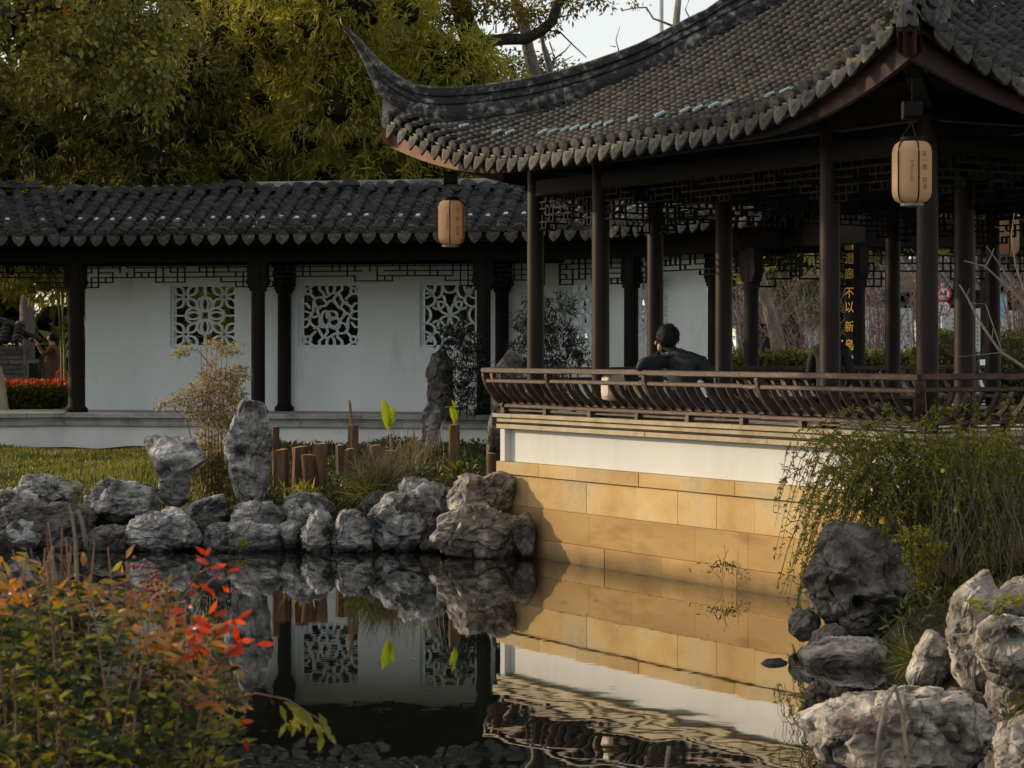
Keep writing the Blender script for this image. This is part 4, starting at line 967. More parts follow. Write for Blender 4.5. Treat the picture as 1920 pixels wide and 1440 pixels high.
def window(fr, W, H, th, k, parent):
    """frame + lattice in a hole whose centre is fr[0]; fr=(centre, ex, ez, ey inward)"""
    c, ex, ez, ey = fr; win = empty_part('window', parent)
    mb = MB()
    for (x0, x1, z0, z1) in ((-W/2, W/2, H/2-.035, H/2), (-W/2, W/2, -H/2, -H/2+.035), (-W/2, -W/2+.035, -H/2+.035, H/2-.035), (W/2-.035, W/2, -H/2+.035, H/2-.035)):
        mb.obox(c + ex*x0 + ez*z0 + ey*(th*.30), ex*(x1-x0), ez*(z1-z0), ey*(th*.62))
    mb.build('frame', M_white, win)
    mb = MB(); sx, sz = W/2-.03, H/2-.03
    for pts, cl in design(k):
        mb.ribbon([(max(-1, min(1, x))*sx, max(-1, min(1, z))*sz) for x, z in pts], 0.0145, (c + ey*(th*.42), ex, ez, ey), 0.07, cl)
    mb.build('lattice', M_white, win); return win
def wall_run(o, c, L, wins, th, z0, z1, hz0, hz1, parent):
    m = inw(c); mb = MB()
    mb.obox(o + UP*z0, c*L, m*th, UP*(hz0-z0)); mb.obox(o + UP*hz1, c*L, m*th, UP*(z1-hz1)); x = 0
    for (a, b, k) in wins: mb.obox(o + c*x + UP*hz0, c*(a-x), m*th, UP*(hz1-hz0)); x = b
    mb.obox(o + c*x + UP*hz0, c*(L-x), m*th, UP*(hz1-hz0))
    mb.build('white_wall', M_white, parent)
    for (a, b, k) in wins: window((o + c*((a+b)/2) + UP*((hz0+hz1)/2), c, UP, m), b-a, hz1-hz0, th, k, parent)
WAO = N1 + inw(cA)*1.40
def qpix(o, c, px): k = (px-960)/F; return (k*o.y - o.x)/(c.x - k*c.y)
s0 = qpix(WAO, cA, 160); WA0 = WAO + cA*s0
def zp(py, y): return CH-(py-HOR)/F*y
y_w = WA0.y - 0.8
hz0, hz1 = zp(651, y_w), zp(531, y_w)
wx = [(qpix(WA0, cA, a), qpix(WA0, cA, b)) for a, b in ((319, 441), (559, 673), (787, 893))]
LWA = qpix(WA0, cA, 1045)
wall_run(WA0, cA, LWA, [(a, b, i) for i, (a, b) in enumerate(wx)], 0.22, FZ-0.02, 3.9, hz0, hz1, cor)
WB0 = WA0 + cA*LWA; cWB = unit(0.55, -0.835)
b4 = qpix(WB0, cWB, 1060); b5 = qpix(WB0, cWB, 1181); LWB = qpix(WB0, cWB, 1330)
wall_run(WB0, cWB, LWB, [(b4, b4+0.90, 3), (b5, b5+0.90, 4)], 0.22, FZ-0.02, 3.9, hz0, hz1, cor)
ccol(WB0 + cWB*(LWB+0.14), cWB, r=0.11); ccol(Vector((3.10, 29.0, 0)), cB, r=0.095)
calcol = ccol(Vector((4.46, 29.0, 0)), cB, r=0.115)
run(N3, cB, 3.2, 5.2, 0.0, 3.42, 3.78, 0.13, M_darkwood, 'beam')
mb = MB(); mb.obox(Vector((2.2, 27.6, 0.2)), Vector((3.6, -0.2, 0)), Vector((0.9, 2.4, 0)), UP*0.94); mb.build('floor', M_greystone, cor)
fret(Vector((3.2, 29.0, 0)), unit(1, 0), unit(0, 1), 1.15, 3.42, 0.5, M_darkwood, cor, rng, th=0.02, cell=0.1)
fret(Vector((4.58, 29.0, 0)), unit(1, 0), unit(0, 1), 2.6, 3.42, 0.5, M_darkwood, cor, rng, th=0.02, cell=0.1)
mb = MB(); mb.bbox(Vector((5.2, 29.0, 3.60)), unit(1, 0), unit(0, 1), UP, 4.6, 0.13, 0.36); mb.build('beam', M_darkwood, cor)

# ------------------------------------------------------------------ writing
dg = bpy.context.evaluated_depsgraph_get()
def text_mesh(body, size, ext=0.002):
    cu = bpy.data.curves.new('lettering', 'FONT'); cu.body = body; cu.size = size; cu.extrude = ext; cu.align_x = 'CENTER'; cu.align_y = 'CENTER'; cu.resolution_u = 3
    ob = bpy.data.objects.new('lettering_tmp', cu); COL.objects.link(ob); bpy.context.view_layer.update()
    d = bpy.context.evaluated_depsgraph_get(); me = bpy.data.meshes.new_from_object(ob.evaluated_get(d)); bpy.data.objects.remove(ob); bpy.data.curves.remove(cu); return me
def lettering(name, body, size, o, ex, ez, mat, parent, ext=0.003):
    me = text_mesh(body, size, ext); me.materials.clear(); me.materials.append(mat)
    ey = ex.cross(ez)
    return inst(name, me, frame_matrix(o, ex, ez, ey), parent)
# couplet board on the column behind the pavilion
board = thing('couplet_board', 'black couplet board with gold vertical characters on a column', 'board', (4.43, 28.86, 1.2))
cx, cy = 4.46, 29.0; mb = MB(); R0 = 0.14
vs = []; fa = [math.radians(a) for a in np.linspace(150, 280, 10)]
for z in (1.75, 3.42):
    for a in fa: vs.append((cx+R0*math.cos(a), cy+R0*math.sin(a), z))
    for a in fa: vs.append((cx+(R0-0.02)*math.cos(a), cy+(R0-0.02)*math.sin(a), z))
k = len(fa); fs = []
for j in range(k-1):
    fs += [(j, j+1, 2*k+j+1, 2*k+j), (k+j, 3*k+j, 3*k+j+1, k+j+1), (j, k+j, k+j+1, j+1), (2*k+j, 2*k+j+1, 3*k+j+1, 3*k+j)]
fs += [(0, 2*k, 3*k, k), (k-1, 2*k-1, 4*k-1, 3*k-1)]
mb.add(vs, fs); mb.build('panel', M_darkwood, board)
aa = math.radians(222); nrm = Vector((math.cos(aa), math.sin(aa), 0)); exx = UP.cross(nrm).normalized()
for ch, py in zip('迴廊不以新鳥賞', (486, 515, 550, 577, 614, 648, 678)):
    lettering('character', ch, 0.155, Vector((cx, cy, zp(py, 28.9))) + nrm*(R0+0.004), exx, UP, M_gold, board)
mb = MB(); mb.cbox(Vector((cx, cy, zp(464, 28.9))) + nrm*(R0+0.012), exx, nrm, UP, 0.12, 0.03, 0.06); mb.build('hook', M_gold, board)

# ------------------------------------------------------------------ lanterns
def lantern(label, px, ptop, pbot, pw, Y, hang_z, rot=0.0, writing=True):
    c = P(px, (ptop+pbot)/2, Y); h = (pbot-ptop)/F*Y; r = pw/2/F*Y
    ln = thing('paper_lantern', label, 'lantern', c, 'paper lanterns under the roof corners')
    n = 6; seg = 8; nn = n*seg
    prof = [(0.55, .5), (0.72, .485), (0.86, .45), (0.955, .39), (1.0, .31), (1.0, 0), (1.0, -.31), (0.955, -.39), (0.86, -.45), (0.72, -.485), (0.55, -.5)]
    V = []; Fc = []
    for (q, z) in prof:
        for k in range(nn):
            a = rot + 2*math.pi*k/nn; loc = ((k % seg)/seg - .5)*2*math.pi/n      # faceted gores: slightly flattened between ribs
            f = 0.5 + 0.5*math.cos(math.pi/n)/math.cos(loc)
            V.append((c.x + r*q*f*math.cos(a), c.y + r*q*f*math.sin(a), c.z + z*h))
    for i in range(len(prof)-1):
        for k in range(nn): Fc.append((i*nn+k, i*nn+(k+1) % nn, (i+1)*nn+(k+1) % nn, (i+1)*nn+k))
    sh = mobj('shade', arr_mesh('shade', V, Fc, True), M_cloth, ln)
    for k in range(n):
        a = rot + 2*math.pi*k/n + math.pi/n*0; mb = MB()
        mb.tube([Vector((c.x + r*1.012*q*math.cos(a), c.y + r*1.012*q*math.sin(a), c.z + z*h)) for q, z in prof], 0.006, 5); mb.build('rib', M_darkwood, ln)
    mb = MB(); mb.lathe(c + UP*(h*.5), [(r*.58, -0.008), (r*.60, 0.0), (r*.60, 0.028), (r*.5, 0.032)], 18); mb.build('top_ring', M_darkwood, ln)
    mb = MB(); mb.lathe(c - UP*(h*.5), [(r*.5, -0.024), (r*.58, -0.02), (r*.58, 0.004), (r*.5, 0.008)], 18); mb.build('bottom_ring', M_grey, ln)
    mb = MB(); top = c + UP*(h*.5+0.14)
    for k in range(3):
        a = rot+2*math.pi*k/3; mb.tube([c + UP*(h*.5+0.02) + Vector((math.cos(a), math.sin(a), 0))*r*.55, top], 0.004, 4)
    mb.tube([top, Vector((c.x, c.y, hang_z))], 0.003, 4); mb.build('hanger', M_darkwood, ln)
    mb = MB(); mb.bbox(top + UP*0.09, (1, 0, 0), (0, 1, 0), UP, .14, .12, .13, .02); mb.build('mount', M_darkwood, ln)
    if writing:
        def wr(body, ang, z, size):
            nr = Vector((math.cos(ang), math.sin(ang), 0)); lettering('lettering', body, size, c + nr*(r*0.985+0.004) + UP*(z*h), UP.cross(nr).normalized(), UP, M_print, ln, 0.001)
        a = math.radians(-62)
        for i, ch in enumerate('天一阁·月湖'): wr(ch, a, .27-.105*i, r*.30)
        nr = Vector((math.cos(math.radians(-100)), math.sin(math.radians(-100)), 0))
        lettering('lettering', '& Moon Lake', r*.20, c + nr*(r*.985+.003), -UP, UP.cross(nr).normalized(), M_print, ln, 0.001)
    return ln
lantern('cream paper lantern with brown ribs and writing hanging near the closest roof corner', 1710, 265, 381, 76, 16.6, 4.45, math.radians(-81))
lantern('amber paper lantern hanging in front of the corridor roof', 845, 376, 459, 55, 22.95, 4.35, math.radians(-92))
lantern('small orange paper lantern half hidden behind the dark columns of the far pavilion corner', 1890, 408, 478, 46, 27.6, 4.4, math.radians(-95), False)

# ------------------------------------------------------------------ ROCKS
def rock(label, outline, Y, D, mat, seed, rough=1.0, hollow=None, group='rocks round the pond', sub=5, holes=(), wl=False):
    """boulder whose outline seen from the pond is `outline` (photo pixels at depth Y) and whose depth is D metres"""
    if 22 < Y < 25:                                    # bank stones touch their neighbours
        ox = sum(p[0] for p in outline)/len(outline); oy = sum(p[1] for p in outline)/len(outline); outline = [(ox+(x-ox)*1.10, oy+(y-oy)*0.97) for x, y in outline]
    pts = [P(x, y, Y) for x, y in outline]
    cx = sum(p.x for p in pts)/len(pts); cz_ = (max(p.z for p in pts)+min(p.z for p in pts))/2
    # radius by angle
    poly = [(p.x-cx, p.z-cz_) for p in pts]; n = len(poly); K = 180; rad = np.zeros(K)
    for k in range(K):
        a = 2*math.pi*k/K; ux, uz = math.cos(a), math.sin(a); best = 0.0
        for i in range(n):
            x0, z0 = poly[i]; x1, z1 = poly[(i+1) % n]; ex, ez = x1-x0, z1-z0; den = ux*ez-uz*ex
            if abs(den) < 1e-9: continue
            t = (x0*ez-z0*ex)/den; s = (x0*uz-z0*ux)/den
            if t > 0 and -1e-6 <= s <= 1+1e-6: best = max(best, t)
        rad[k] = best if best > 0 else 0.05
    rad = sum(np.roll(rad, j) for j in (-2, -1, 0, 1, 2))/5
    import bmesh
    bm = bmesh.new(); bmesh.ops.create_icosphere(bm, subdivisions=sub, radius=1.0)
    rm = float(rad.mean()); off = Vector((seed*7.31, seed*3.17, seed*5.53))
    hx_ = (max(p.x for p in pts)-min(p.x for p in pts))/2; hz_ = (max(p.z for p in pts)-min(p.z for p in pts))/2
    rgp = random.Random(seed*13+5); planes = []
    for _ in range(14):
        pn = Vector((rgp.gauss(0, 1), rgp.gauss(-.4, 1), rgp.gauss(0, .9))).normalized(); sup = math.sqrt((pn.x*hx_)**2 + (pn.y*D)**2 + (pn.z*hz_)**2)
        planes.append((pn, sup*rgp.uniform(.74, .93)))
    for v in bm.verts:
        x, y, z = v.co; rho = math.hypot(x, z); a = math.atan2(z, x) % (2*math.pi); kf = a/(2*math.pi)*K; k0 = int(kf) % K; fr_ = kf-int(kf)
        R = rad[k0]*(1-fr_) + rad[(k0+1) % K]*fr_
        # squarer section than an ellipsoid, then cleft by flat fracture planes
        rr = rho**0.72; yy = math.copysign(abs(y)**0.85, y)
        p = Vector((math.cos(a)*R*rr, yy*D, math.sin(a)*R*rr))
        for (pn, ph) in planes:
            over = p.dot(pn) - ph
            if over > 0: p = p - pn*over*0.88
        w = Vector((p.x, p.y, p.z))*(1.5/max(rm, 0.22)) + off
        cell = noise.voronoi(w*1.0)[0]; ridge = cell[1]-cell[0]
        f1 = noise.fractal(w*0.8, 1.0, 2.0, 3); f2 = noise.ridged_multi_fractal(Vector((w.x, w.y, w.z*1.5))*1.5, 0.9, 2.2, 4, 1.0, 2.0); f3 = noise.turbulence(w*4.5, 3, False)
        d = rough*rm*(0.10*f1 - 0.10*max(0, 0.14-ridge)/0.14 + 0.075*(f2-1.0) - 0.05*f3)
        nn = Vector((x, y, z)); p = p + nn*d
        for (hx, hz, hr, hd) in holes:                 # worn hollows, in photo pixels
            hp = P(hx, hz, Y); dd = math.hypot(p.x+cx-hp.x, p.z+cz_-hp.z)
            if y < 0.1 and dd < hr: p.y += hd*(math.cos(math.pi*dd/hr)*.5+.5)
        v.co = p + Vector((cx, Y, cz_))
    me = bpy.data.meshes.new('rock'); bm.to_mesh(me); bm.free(); shade_auto(me, 28)
    o = mobj('rock', me, mat); tag(o, label, 'rock', group); return o
R_ = M_rock
rock('tall slender upright grey rock beside the pinkish shrub', [(425,832),(438,790),(450,762),(456,738),(470,727),(488,728),(497,745),(496,775),(506,800),(511,830),(505,862),(500,905),(498,945),(490,970),(440,970),(432,930),(419,882)], 24.2, 0.24, R_, 1, 0.75, holes=((455, 855, .12, .10), (485, 800, .08, .06)))
rock('flaring dark grey rock shaped like a stump on a narrow foot', [(262,815),(276,807),(300,813),(340,811),(366,820),(389,856),(372,872),(354,884),(352,935),(348,962),(303,962),(300,905),(288,855)], 24.4, 0.20, R_, 2, 0.7, holes=((318, 880, .12, .1),))
rock('low rounded grey rock in front of the grass, left of the stump-shaped rock', [(152,945),(172,917),(205,895),(225,897),(255,906),(292,914),(308,938),(302,972),(160,972)], 24.0, 0.38, R_, 3)
rock('flat slab of grey rock at the edge of the lawn', [(36,908),(52,890),(80,887),(122,898),(152,909),(158,938),(80,955),(48,934)], 24.7, 0.35, R_, 4)
rock('grey rock cut by the frame at the lawn edge', [(-40,930),(0,912),(40,912),(72,930),(78,965),(60,990),(-40,995)], 24.1, 0.35, R_, 5)
rock('wide dark overhanging rock above the water at the far bank', [(-20,985),(20,945),(70,938),(130,940),(165,955),(175,990),(150,1040),(20,1045),(-30,1035)], 23.75, 0.35, M_rockdark, 6)
rock('pale pitted sloping rock at the waterline behind the red berries', [(232,988),(262,968),(322,953),(346,963),(372,1000),(384,1030),(360,1042),(300,1040),(252,1020)], 23.45, 0.33, R_, 7, 1.1)
rock('low dark rock at the waterline with a yellow tuft', [(383,995),(400,980),(470,976),(515,985),(532,1005),(528,1040),(395,1042)], 23.45, 0.3, R_, 8, 1.1)
rock('small pyramid of grey rock at the foot of the tall upright rock', [(338,975),(352,950),(385,932),(415,924),(428,940),(426,985),(350,992)], 23.9, 0.22, R_, 9)
rock('rough grey rock base under the tall upright rock', [(420,1000),(428,950),(470,938),(515,940),(528,965),(525,1002)], 23.75, 0.25, R_, 10)
rock('veined grey rock above the waterline beside the split logs', [(532,955),(540,925),(570,921),(605,928),(622,950),(612,985),(560,992),(535,985)], 23.9, 0.25, R_, 11)
rock('narrow pale rock standing at the waterline, first of a close pair', [(566,1035),(570,990),(585,960),(605,956),(622,965),(626,1000),(620,1042),(575,1045)], 23.3, 0.22, R_, 12)
rock('rounded grey rock at the waterline, second of a close pair', [(618,1040),(625,985),(640,955),(665,947),(690,958),(697,990),(694,1040),(650,1045)], 23.25, 0.25, R_, 13)
rock('large slanting layered grey rock at the far bank', [(688,968),(720,938),(748,925),(758,903),(780,898),(830,908),(848,925),(842,980),(828,1022),(790,1040),(692,1040)], 23.45, 0.35, R_, 14, 1.1, holes=((800, 950, .14, .1),))
rock('cracked pale beige rock piled against the pavilion corner', [(840,935),(850,897),(880,887),(908,891),(938,880),(958,893),(966,945),(955,972),(900,968),(846,965)], 23.05, 0.28, M_rockwarm, 15, 1.0)
rock('broad pale rock at the waterline against the pavilion base', [(808,1035),(822,990),(834,962),(870,947),(930,953),(982,958),(1000,985),(1002,1045),(900,1052),(830,1050)], 22.70, 0.30, M_rockwarm, 16, 1.0, holes=((900, 995, .14, .07),))
rock('small dark rock wedged between water and pavilion wall', [(960,1000),(970,965),(992,955),(1008,985),(1006,1045),(965,1045)], 22.55, 0.12, M_rockdark, 17, .8, sub=4)
rock('dark wet rock low at the waterline under the flat slab', [(150,1010),(190,985),(240,985),(262,1015),(255,1045),(160,1048)], 23.5, 0.25, M_rockdark, 18)
rock('small grey rubble stone below the stump-shaped rock', [(305,975),(320,955),(352,950),(372,968),(365,990),(315,992)], 24.0, 0.2, R_, 19, sub=4)
rock('dark recessed rock in the gap behind the close pair', [(525,1000),(545,975),(585,970),(600,1000),(590,1045),(530,1045)], 23.6, 0.15, M_rockdark, 20, sub=4)
rock('dark recessed rock between the layered rock and the broad pale rock', [(780,960),(810,930),(850,935),(862,985),(850,1042),(790,1042)], 23.3, 0.16, M_rockdark, 47, sub=4)
for i, (x, y, w, h, Y, lab) in enumerate(((130, 1025, 70, 40, 23.6, 'small wet stone under the wide overhanging rock'), (320, 1000, 60, 45, 23.75, 'small stone tucked behind the pale pitted rock'), (390, 985, 55, 45, 23.75, 'small stone behind the low dark waterline rock'), (545, 1005, 50, 60, 23.5, 'blocky stone at the waterline before the close pair'), (710, 950, 60, 50, 23.8, 'mossy stone behind the layered rock'), (60, 1000, 90, 60, 23.6, 'broad wet stone at the waterline by the picture edge'), (225, 965, 60, 40, 24.0, 'small grey stone beside the low rounded rock'), (480, 1012, 80, 40, 23.5, 'flat grey stone at the waterline under the tall rock'))):
    rg_ = random.Random(i+70); rock(lab, [(x+w*.5*math.cos(a)*rg_.uniform(.85, 1.15), y-h*.6*math.sin(a)*rg_.uniform(.8, 1.2)) for a in np.linspace(0, 2*math.pi, 9)[:-1]], Y, .2, M_rock if i % 2 else M_rockdark, 70+i, 1.1, sub=4)
# right bank
rock('big dark rounded boulder with a worn hollow in front of the jasmine', [(1508,1072),(1524,1008),(1558,985),(1602,986),(1652,1000),(1692,1022),(1718,1062),(1738,1112),(1722,1155),(1702,1195),(1642,1212),(1598,1196),(1558,1168),(1522,1140),(1506,1102)], 16.0, 0.38, M_rockdark, 21, 0.9, holes=((1598, 1122, .085, .30), (1570, 1092, .12, .14), (1650, 1130, .10, .08)), sub=6)
rock('small dark rock at the waterline beside the big boulder', [(1476,1165),(1490,1145),(1520,1140),(1542,1158),(1538,1195),(1505,1205),(1482,1190)], 15.9, 0.14, M_rockdark, 22, sub=4)
rock('dark wedge of rock propping up the big boulder', [(1512,1215),(1530,1178),(1568,1168),(1598,1195),(1602,1228),(1530,1235)], 15.6, 0.18, M_rockdark, 23, sub=4)
rock('long flat brown ledge of rock just above the water', [(1478,1248),(1500,1222),(1560,1200),(1640,1196),(1690,1220),(1698,1275),(1650,1290),(1560,1275)], 15.1, 0.40, M_rockwarm, 24, .8)
rock('tiny flat wet stone out in the water off the ledge', [(1424,1244),(1440,1236),(1465,1235),(1482,1245),(1470,1256),(1435,1256)], 15.0, 0.10, M_rockdark, 25, sub=4)
rock('grey angular rock behind the boulder at the foot of the jasmine', [(1685,1195),(1695,1150),(1725,1133),(1756,1140),(1765,1180),(1745,1212)], 15.7, 0.2, M_rockdark, 26, sub=4)
rock('pointed pale rock with a sharp tip at the waterline', [(1678,1300),(1702,1262),(1722,1215),(1745,1174),(1772,1202),(1784,1250),(1778,1305),(1720,1312)], 13.9, 0.17, M_rockwarm, 27, .7)
rock('tall beige rock leaning right above the flat rock', [(1772,1180),(1785,1120),(1820,1085),(1862,1061),(1892,1082),(1876,1135),(1848,1185),(1842,1260),(1850,1325),(1790,1330),(1788,1240)], 13.3, 0.22, M_rockwarm, 28, .8)
rock('pale slanted slab behind the hollowed rock', [(1845,1135),(1880,1105),(1940,1072),(2000,1080),(2000,1160),(1860,1168)], 13.4, 0.25, M_rockwarm, 29, .8)
rock('pale rock with a scooped hollow in its top', [(1826,1222),(1832,1180),(1858,1162),(1900,1150),(1960,1158),(1985,1220),(1950,1290),(1862,1280)], 12.3, 0.27, M_rockwarm, 30, .8, holes=((1895, 1185, .07, .14),))
rock('brown rock column carrying the hollowed rock', [(1848,1285),(1880,1270),(1960,1272),(1990,1340),(1960,1420),(1880,1420),(1858,1350)], 12.35, 0.24, M_rockwarm, 31, .9)
rock('large flat-topped rock lying in the water, nearest to the pond middle', [(1473,1398),(1498,1348),(1540,1324),(1602,1306),(1700,1297),(1800,1300),(1848,1328),(1864,1372),(1868,1440),(1700,1455),(1530,1435)], 11.3, 0.42, M_rockwarm, 32, .85, sub=6, holes=((1570, 1400, .10, .10), (1770, 1395, .08, .06)))
rock('grey rock in the bottom corner of the right bank', [(1866,1400),(1880,1352),(1920,1330),(1990,1335),(2020,1440),(1990,1500),(1880,1490)], 10.6, 0.28, M_rockwarm, 33, .9)
rock('dark soil-covered rock under the hollowed rock by the water', [(1745,1320),(1790,1290),(1850,1300),(1880,1360),(1850,1420),(1760,1400)], 12.6, 0.25, M_rockdark, 34)
# corridor-side standing stones
rock('dark standing stone slab against the corridor plinth', [(793,775),(800,690),(812,660),(835,642),(848,660),(852,775),(850,790),(800,790)], 32.55, 0.14, M_rockdark, 35, .7, group='standing stones by the corridor')
rock('lichen-covered stone pillar in front of the slab', [(790,850),(792,770),(800,752),(812,738),(824,750),(826,800),(828,855)], 31.2, 0.12, R_, 36, .6, group='standing stones by the corridor')
rock('pointed brown stone rising behind the railing end', [(918,880),(928,700),(935,655),(948,640),(962,650),(980,680),(990,760),(992,880)], 30.4, 0.25, M_rockdark, 37, .6, group='standing stones by the corridor')
rock('vine-covered stone pillar at the pavilion corner', [(910,885),(915,800),(925,760),(940,765),(948,885)], 26.5, 0.12, M_rockdark, 38, .6, group='standing stones by the corridor')

# ------------------------------------------------------------------ LOGS, BANANA STEMS
def log(label, px, ptop, pbot, w, Y, lean=0.0, seed=0, name='split_log', split=0.0):
    rg = random.Random(seed); t = P(px, ptop, Y); b = P(px, pbot, Y); r = w/2/F*Y
    o = thing(name, label, 'log', b, 'cut logs standing on the far bank')
    n = 12; prof = [r*rg.uniform(.72, 1.15) for _ in range(n)]; V = []; ks = 6
    for k in range(ks):
        s = k/(ks-1); c = b.lerp(t, s) + Vector((lean*s*r, 0, 0)); c.z -= 0.06*(1-s)
        for i in range(n):
            a = 2*math.pi*i/n; rr = prof[i]*(1.10-0.12*s)*rg.uniform(.97, 1.03); y = math.sin(a)*rr
            if split and math.sin(a) < 0: y *= (1-split)
            V.append((c.x+math.cos(a)*rr, c.y+y, c.z + (0.35*r*math.cos(a)*(rg.random()*.2+.3*math.sin(seed)) if k == ks-1 else 0)))
    Fc = [(k*n+i, k*n+(i+1) % n, (k+1)*n+(i+1) % n, (k+1)*n+i) for k in range(ks-1) for i in range(n)]
    me = arr_mesh('bark', V, Fc); shade_auto(me, 45); mobj('bark', me, M_log, o)
    mb = MB(); c = Vector((t.x+lean*r, t.y, t.z+0.012)); top = V[(ks-1)*n:]
    mb.add([tuple(c)] + top, [(0, 1+i, 1+(i+1) % n) for i in range(n)]); mb.build('cut_end', M_logtop, o)
    return o
log('dark split log nearest the tall rock', 528, 843, 905, 29, 25.4, 0, 1)
log('brown split log standing second from the tall rock', 561, 838, 905, 30, 25.3, .1, 2)
log('taller brown log behind the short leaning one', 597, 832, 900, 31, 25.7, .3, 3)
log('short pale log leaning in front of its neighbour', 588, 853, 912, 30, 24.9, -.5, 4, split=.4)
log('thin red-brown log just left of the row, half hidden by the tall rock', 517, 800, 880, 14, 25.9, 0, 5)
thin_log = log('tall thin log carrying a withered shoot', 660, 797, 872, 20, 26.2, .2, 6)
log('low reddish log in front of the withered shoot', 655, 842, 888, 22, 25.6, 0, 7)
log('weathered log leaning behind the low reddish one', 640, 835, 880, 16, 25.9, -.3, 8)
log('grey-brown log left of the first banana shoot', 701, 835, 885, 23, 25.6, .3, 9)
log('short mossy log at the foot of the pavilion corner', 921, 850, 895, 20, 24.6, 0, 11)
def blade_leaf(pts, widths, fold=0.3):
    """broad banana leaf along pts"""
    V = []; n = len(pts)
    for i, p in enumerate(pts):
        w = widths[i]; V += [tuple(p + Vector((-w, -w*fold, w*.1))), tuple(p), tuple(p + Vector((w, -w*fold, w*.1)))]
    Fc = []
    for i in range(n-1): Fc += [(3*i, 3*i+1, 3*i+4, 3*i+3), (3*i+1, 3*i+2, 3*i+5, 3*i+4)]
    return V, Fc
def banana(label, px, ptop, pbot, w, Y, leaves, seed):
    o = log(label, px, ptop, pbot, w, Y, 0, seed, 'banana_stem'); o['category'] = 'plant'; o['group'] = 'cut banana stems with new leaves'
    mb = MB(); s0_ = P(px, ptop+4, Y); 
    mb.tube([s0_, P(px+2, ptop-14, Y), P(px+1, ptop-32, Y)], [0.022, 0.018, 0.012], 6); mb.build('shoot', M_stemred, o)
    for path, wd in leaves:
        V, Fc = blade_leaf([P(x, y, Y-0.02) for x, y in path], [q/F*Y for q in wd]); me = arr_mesh('leaf', V, Fc, True); mobj('leaf', me, L_banana, o)
banana('cut banana stem with a tall bright yellow-green unfurling leaf', 733, 845, 895, 26, 25.5,
       [([(728, 805), (725, 790), (724, 775), (722, 760), (719, 752)], [3, 7, 9, 7, 4]), ([(729, 800), (733, 783), (737, 768), (739, 764)], [2, 5, 5, 1]), ([(730, 797), (738, 787), (746, 784)], [3, 6, 3])], 12)
banana('orange cut banana stem with a single upright leaf, nearest the pavilion', 851, 797, 875, 25, 25.3,
       [([(854, 795), (852, 782), (850, 772), (847, 762)], [2, 7, 7, 4]), ([(850, 766), (843, 762), (835, 764)], [3, 5, 2]), ([(853, 765), (851, 757), (847, 750)], [2, 3, 1])], 13)
mb = MB(); mb.tube([P(660, 797, 26.2), P(657, 775, 26.2), P(656, 757, 26.2), P(655, 750, 26.2)], [.03, .022, .016, .008], 6); mb.build('shoot', M_stemred, thin_log)

# ------------------------------------------------------------------ PEOPLE
def skin_body(joints, edges, root, sub=2):
    names = list(joints); ix = {n: i for i, n in enumerate(names)}
    me = bpy.data.meshes.new('skeleton'); me.from_pydata([tuple(joints[n][0]) for n in names], [(ix[a], ix[b]) for a, b in edges], []); me.update()
    ob = bpy.data.objects.new('skeleton', me); COL.objects.link(ob)
    ob.modifiers.new('skin', 'SKIN'); sv = me.skin_vertices[0].data
    for n in names:
        r = joints[n][1]; sv[ix[n]].radius = r if isinstance(r, tuple) else (r, r); sv[ix[n]].use_root = (n == root)
    ss = ob.modifiers.new('sub', 'SUBSURF'); ss.levels = sub; ss.render_levels = sub
    bpy.context.view_layer.update(); d = bpy.context.evaluated_depsgraph_get()
    out = bpy.data.meshes.new_from_object(ob.evaluated_get(d)); bpy.data.objects.remove(ob); bpy.data.meshes.remove(me); return out
def paint(me, mats, rule):
    me.materials.clear()
    for m in mats: me.materials.append(m)
    for p in me.polygons: p.material_index = rule(p.center); p.use_smooth = True
def blob(name, c, rx, ry, rz, mat, parent, seed=0, amp=0.08, yaw=0.0, cut=None, freq=9):
    import bmesh
    bm = bmesh.new(); bmesh.ops.create_icosphere(bm, subdivisions=4, radius=1.0); cy, sy = math.cos(yaw), math.sin(yaw)
    for v in bm.verts:
        x, y, z = v.co; d = 1 + amp*noise.fractal(Vector((x, y, z))*freq/3 + Vector((seed, 0, 0)), 1, 2, 3)
        if cut: x, y, z = cut(x, y, z)
        X, Y, Z = x*rx*d, y*ry*d, z*rz*d; v.co = Vector((c[0]+X*cy-Y*sy, c[1]+X*sy+Y*cy, c[2]+Z))
    me = bpy.data.meshes.new(name); bm.to_mesh(me); bm.free()
    for p in me.polygons: p.use_smooth = True
    return mobj(name, me, mat, parent)
def fingers(J, E, wrist, hand, spread, curl, tag_):
    """palm + five short bent chains"""
    ax = (hand-wrist).normalized(); sp_ = spread.normalized()
    J['palm'+tag_] = (hand, 0.026); E.append(('wrist'+tag_, 'palm'+tag_))
    for i, (off, ln) in enumerate(((-0.030, .060), (-0.010, .078), (0.012, .082), (0.032, .072), (0.045, .045))):
        b = hand + sp_*off + ax*(0.028 if i < 4 else -0.005); m = b + (ax if i < 4 else (ax+sp_)*.7)*ln*.5 + curl*ln*.15; t = m + ax*ln*.35 + curl*ln*.45
        for k, (q, r) in enumerate(((b, .010), (m, .0090), (t, .0075))): J[f'f{tag_}{i}{k}'] = (q, r)
        E += [('palm'+tag_, f'f{tag_}{i}0'), (f'f{tag_}{i}0', f'f{tag_}{i}1'), (f'f{tag_}{i}1', f'f{tag_}{i}2')]

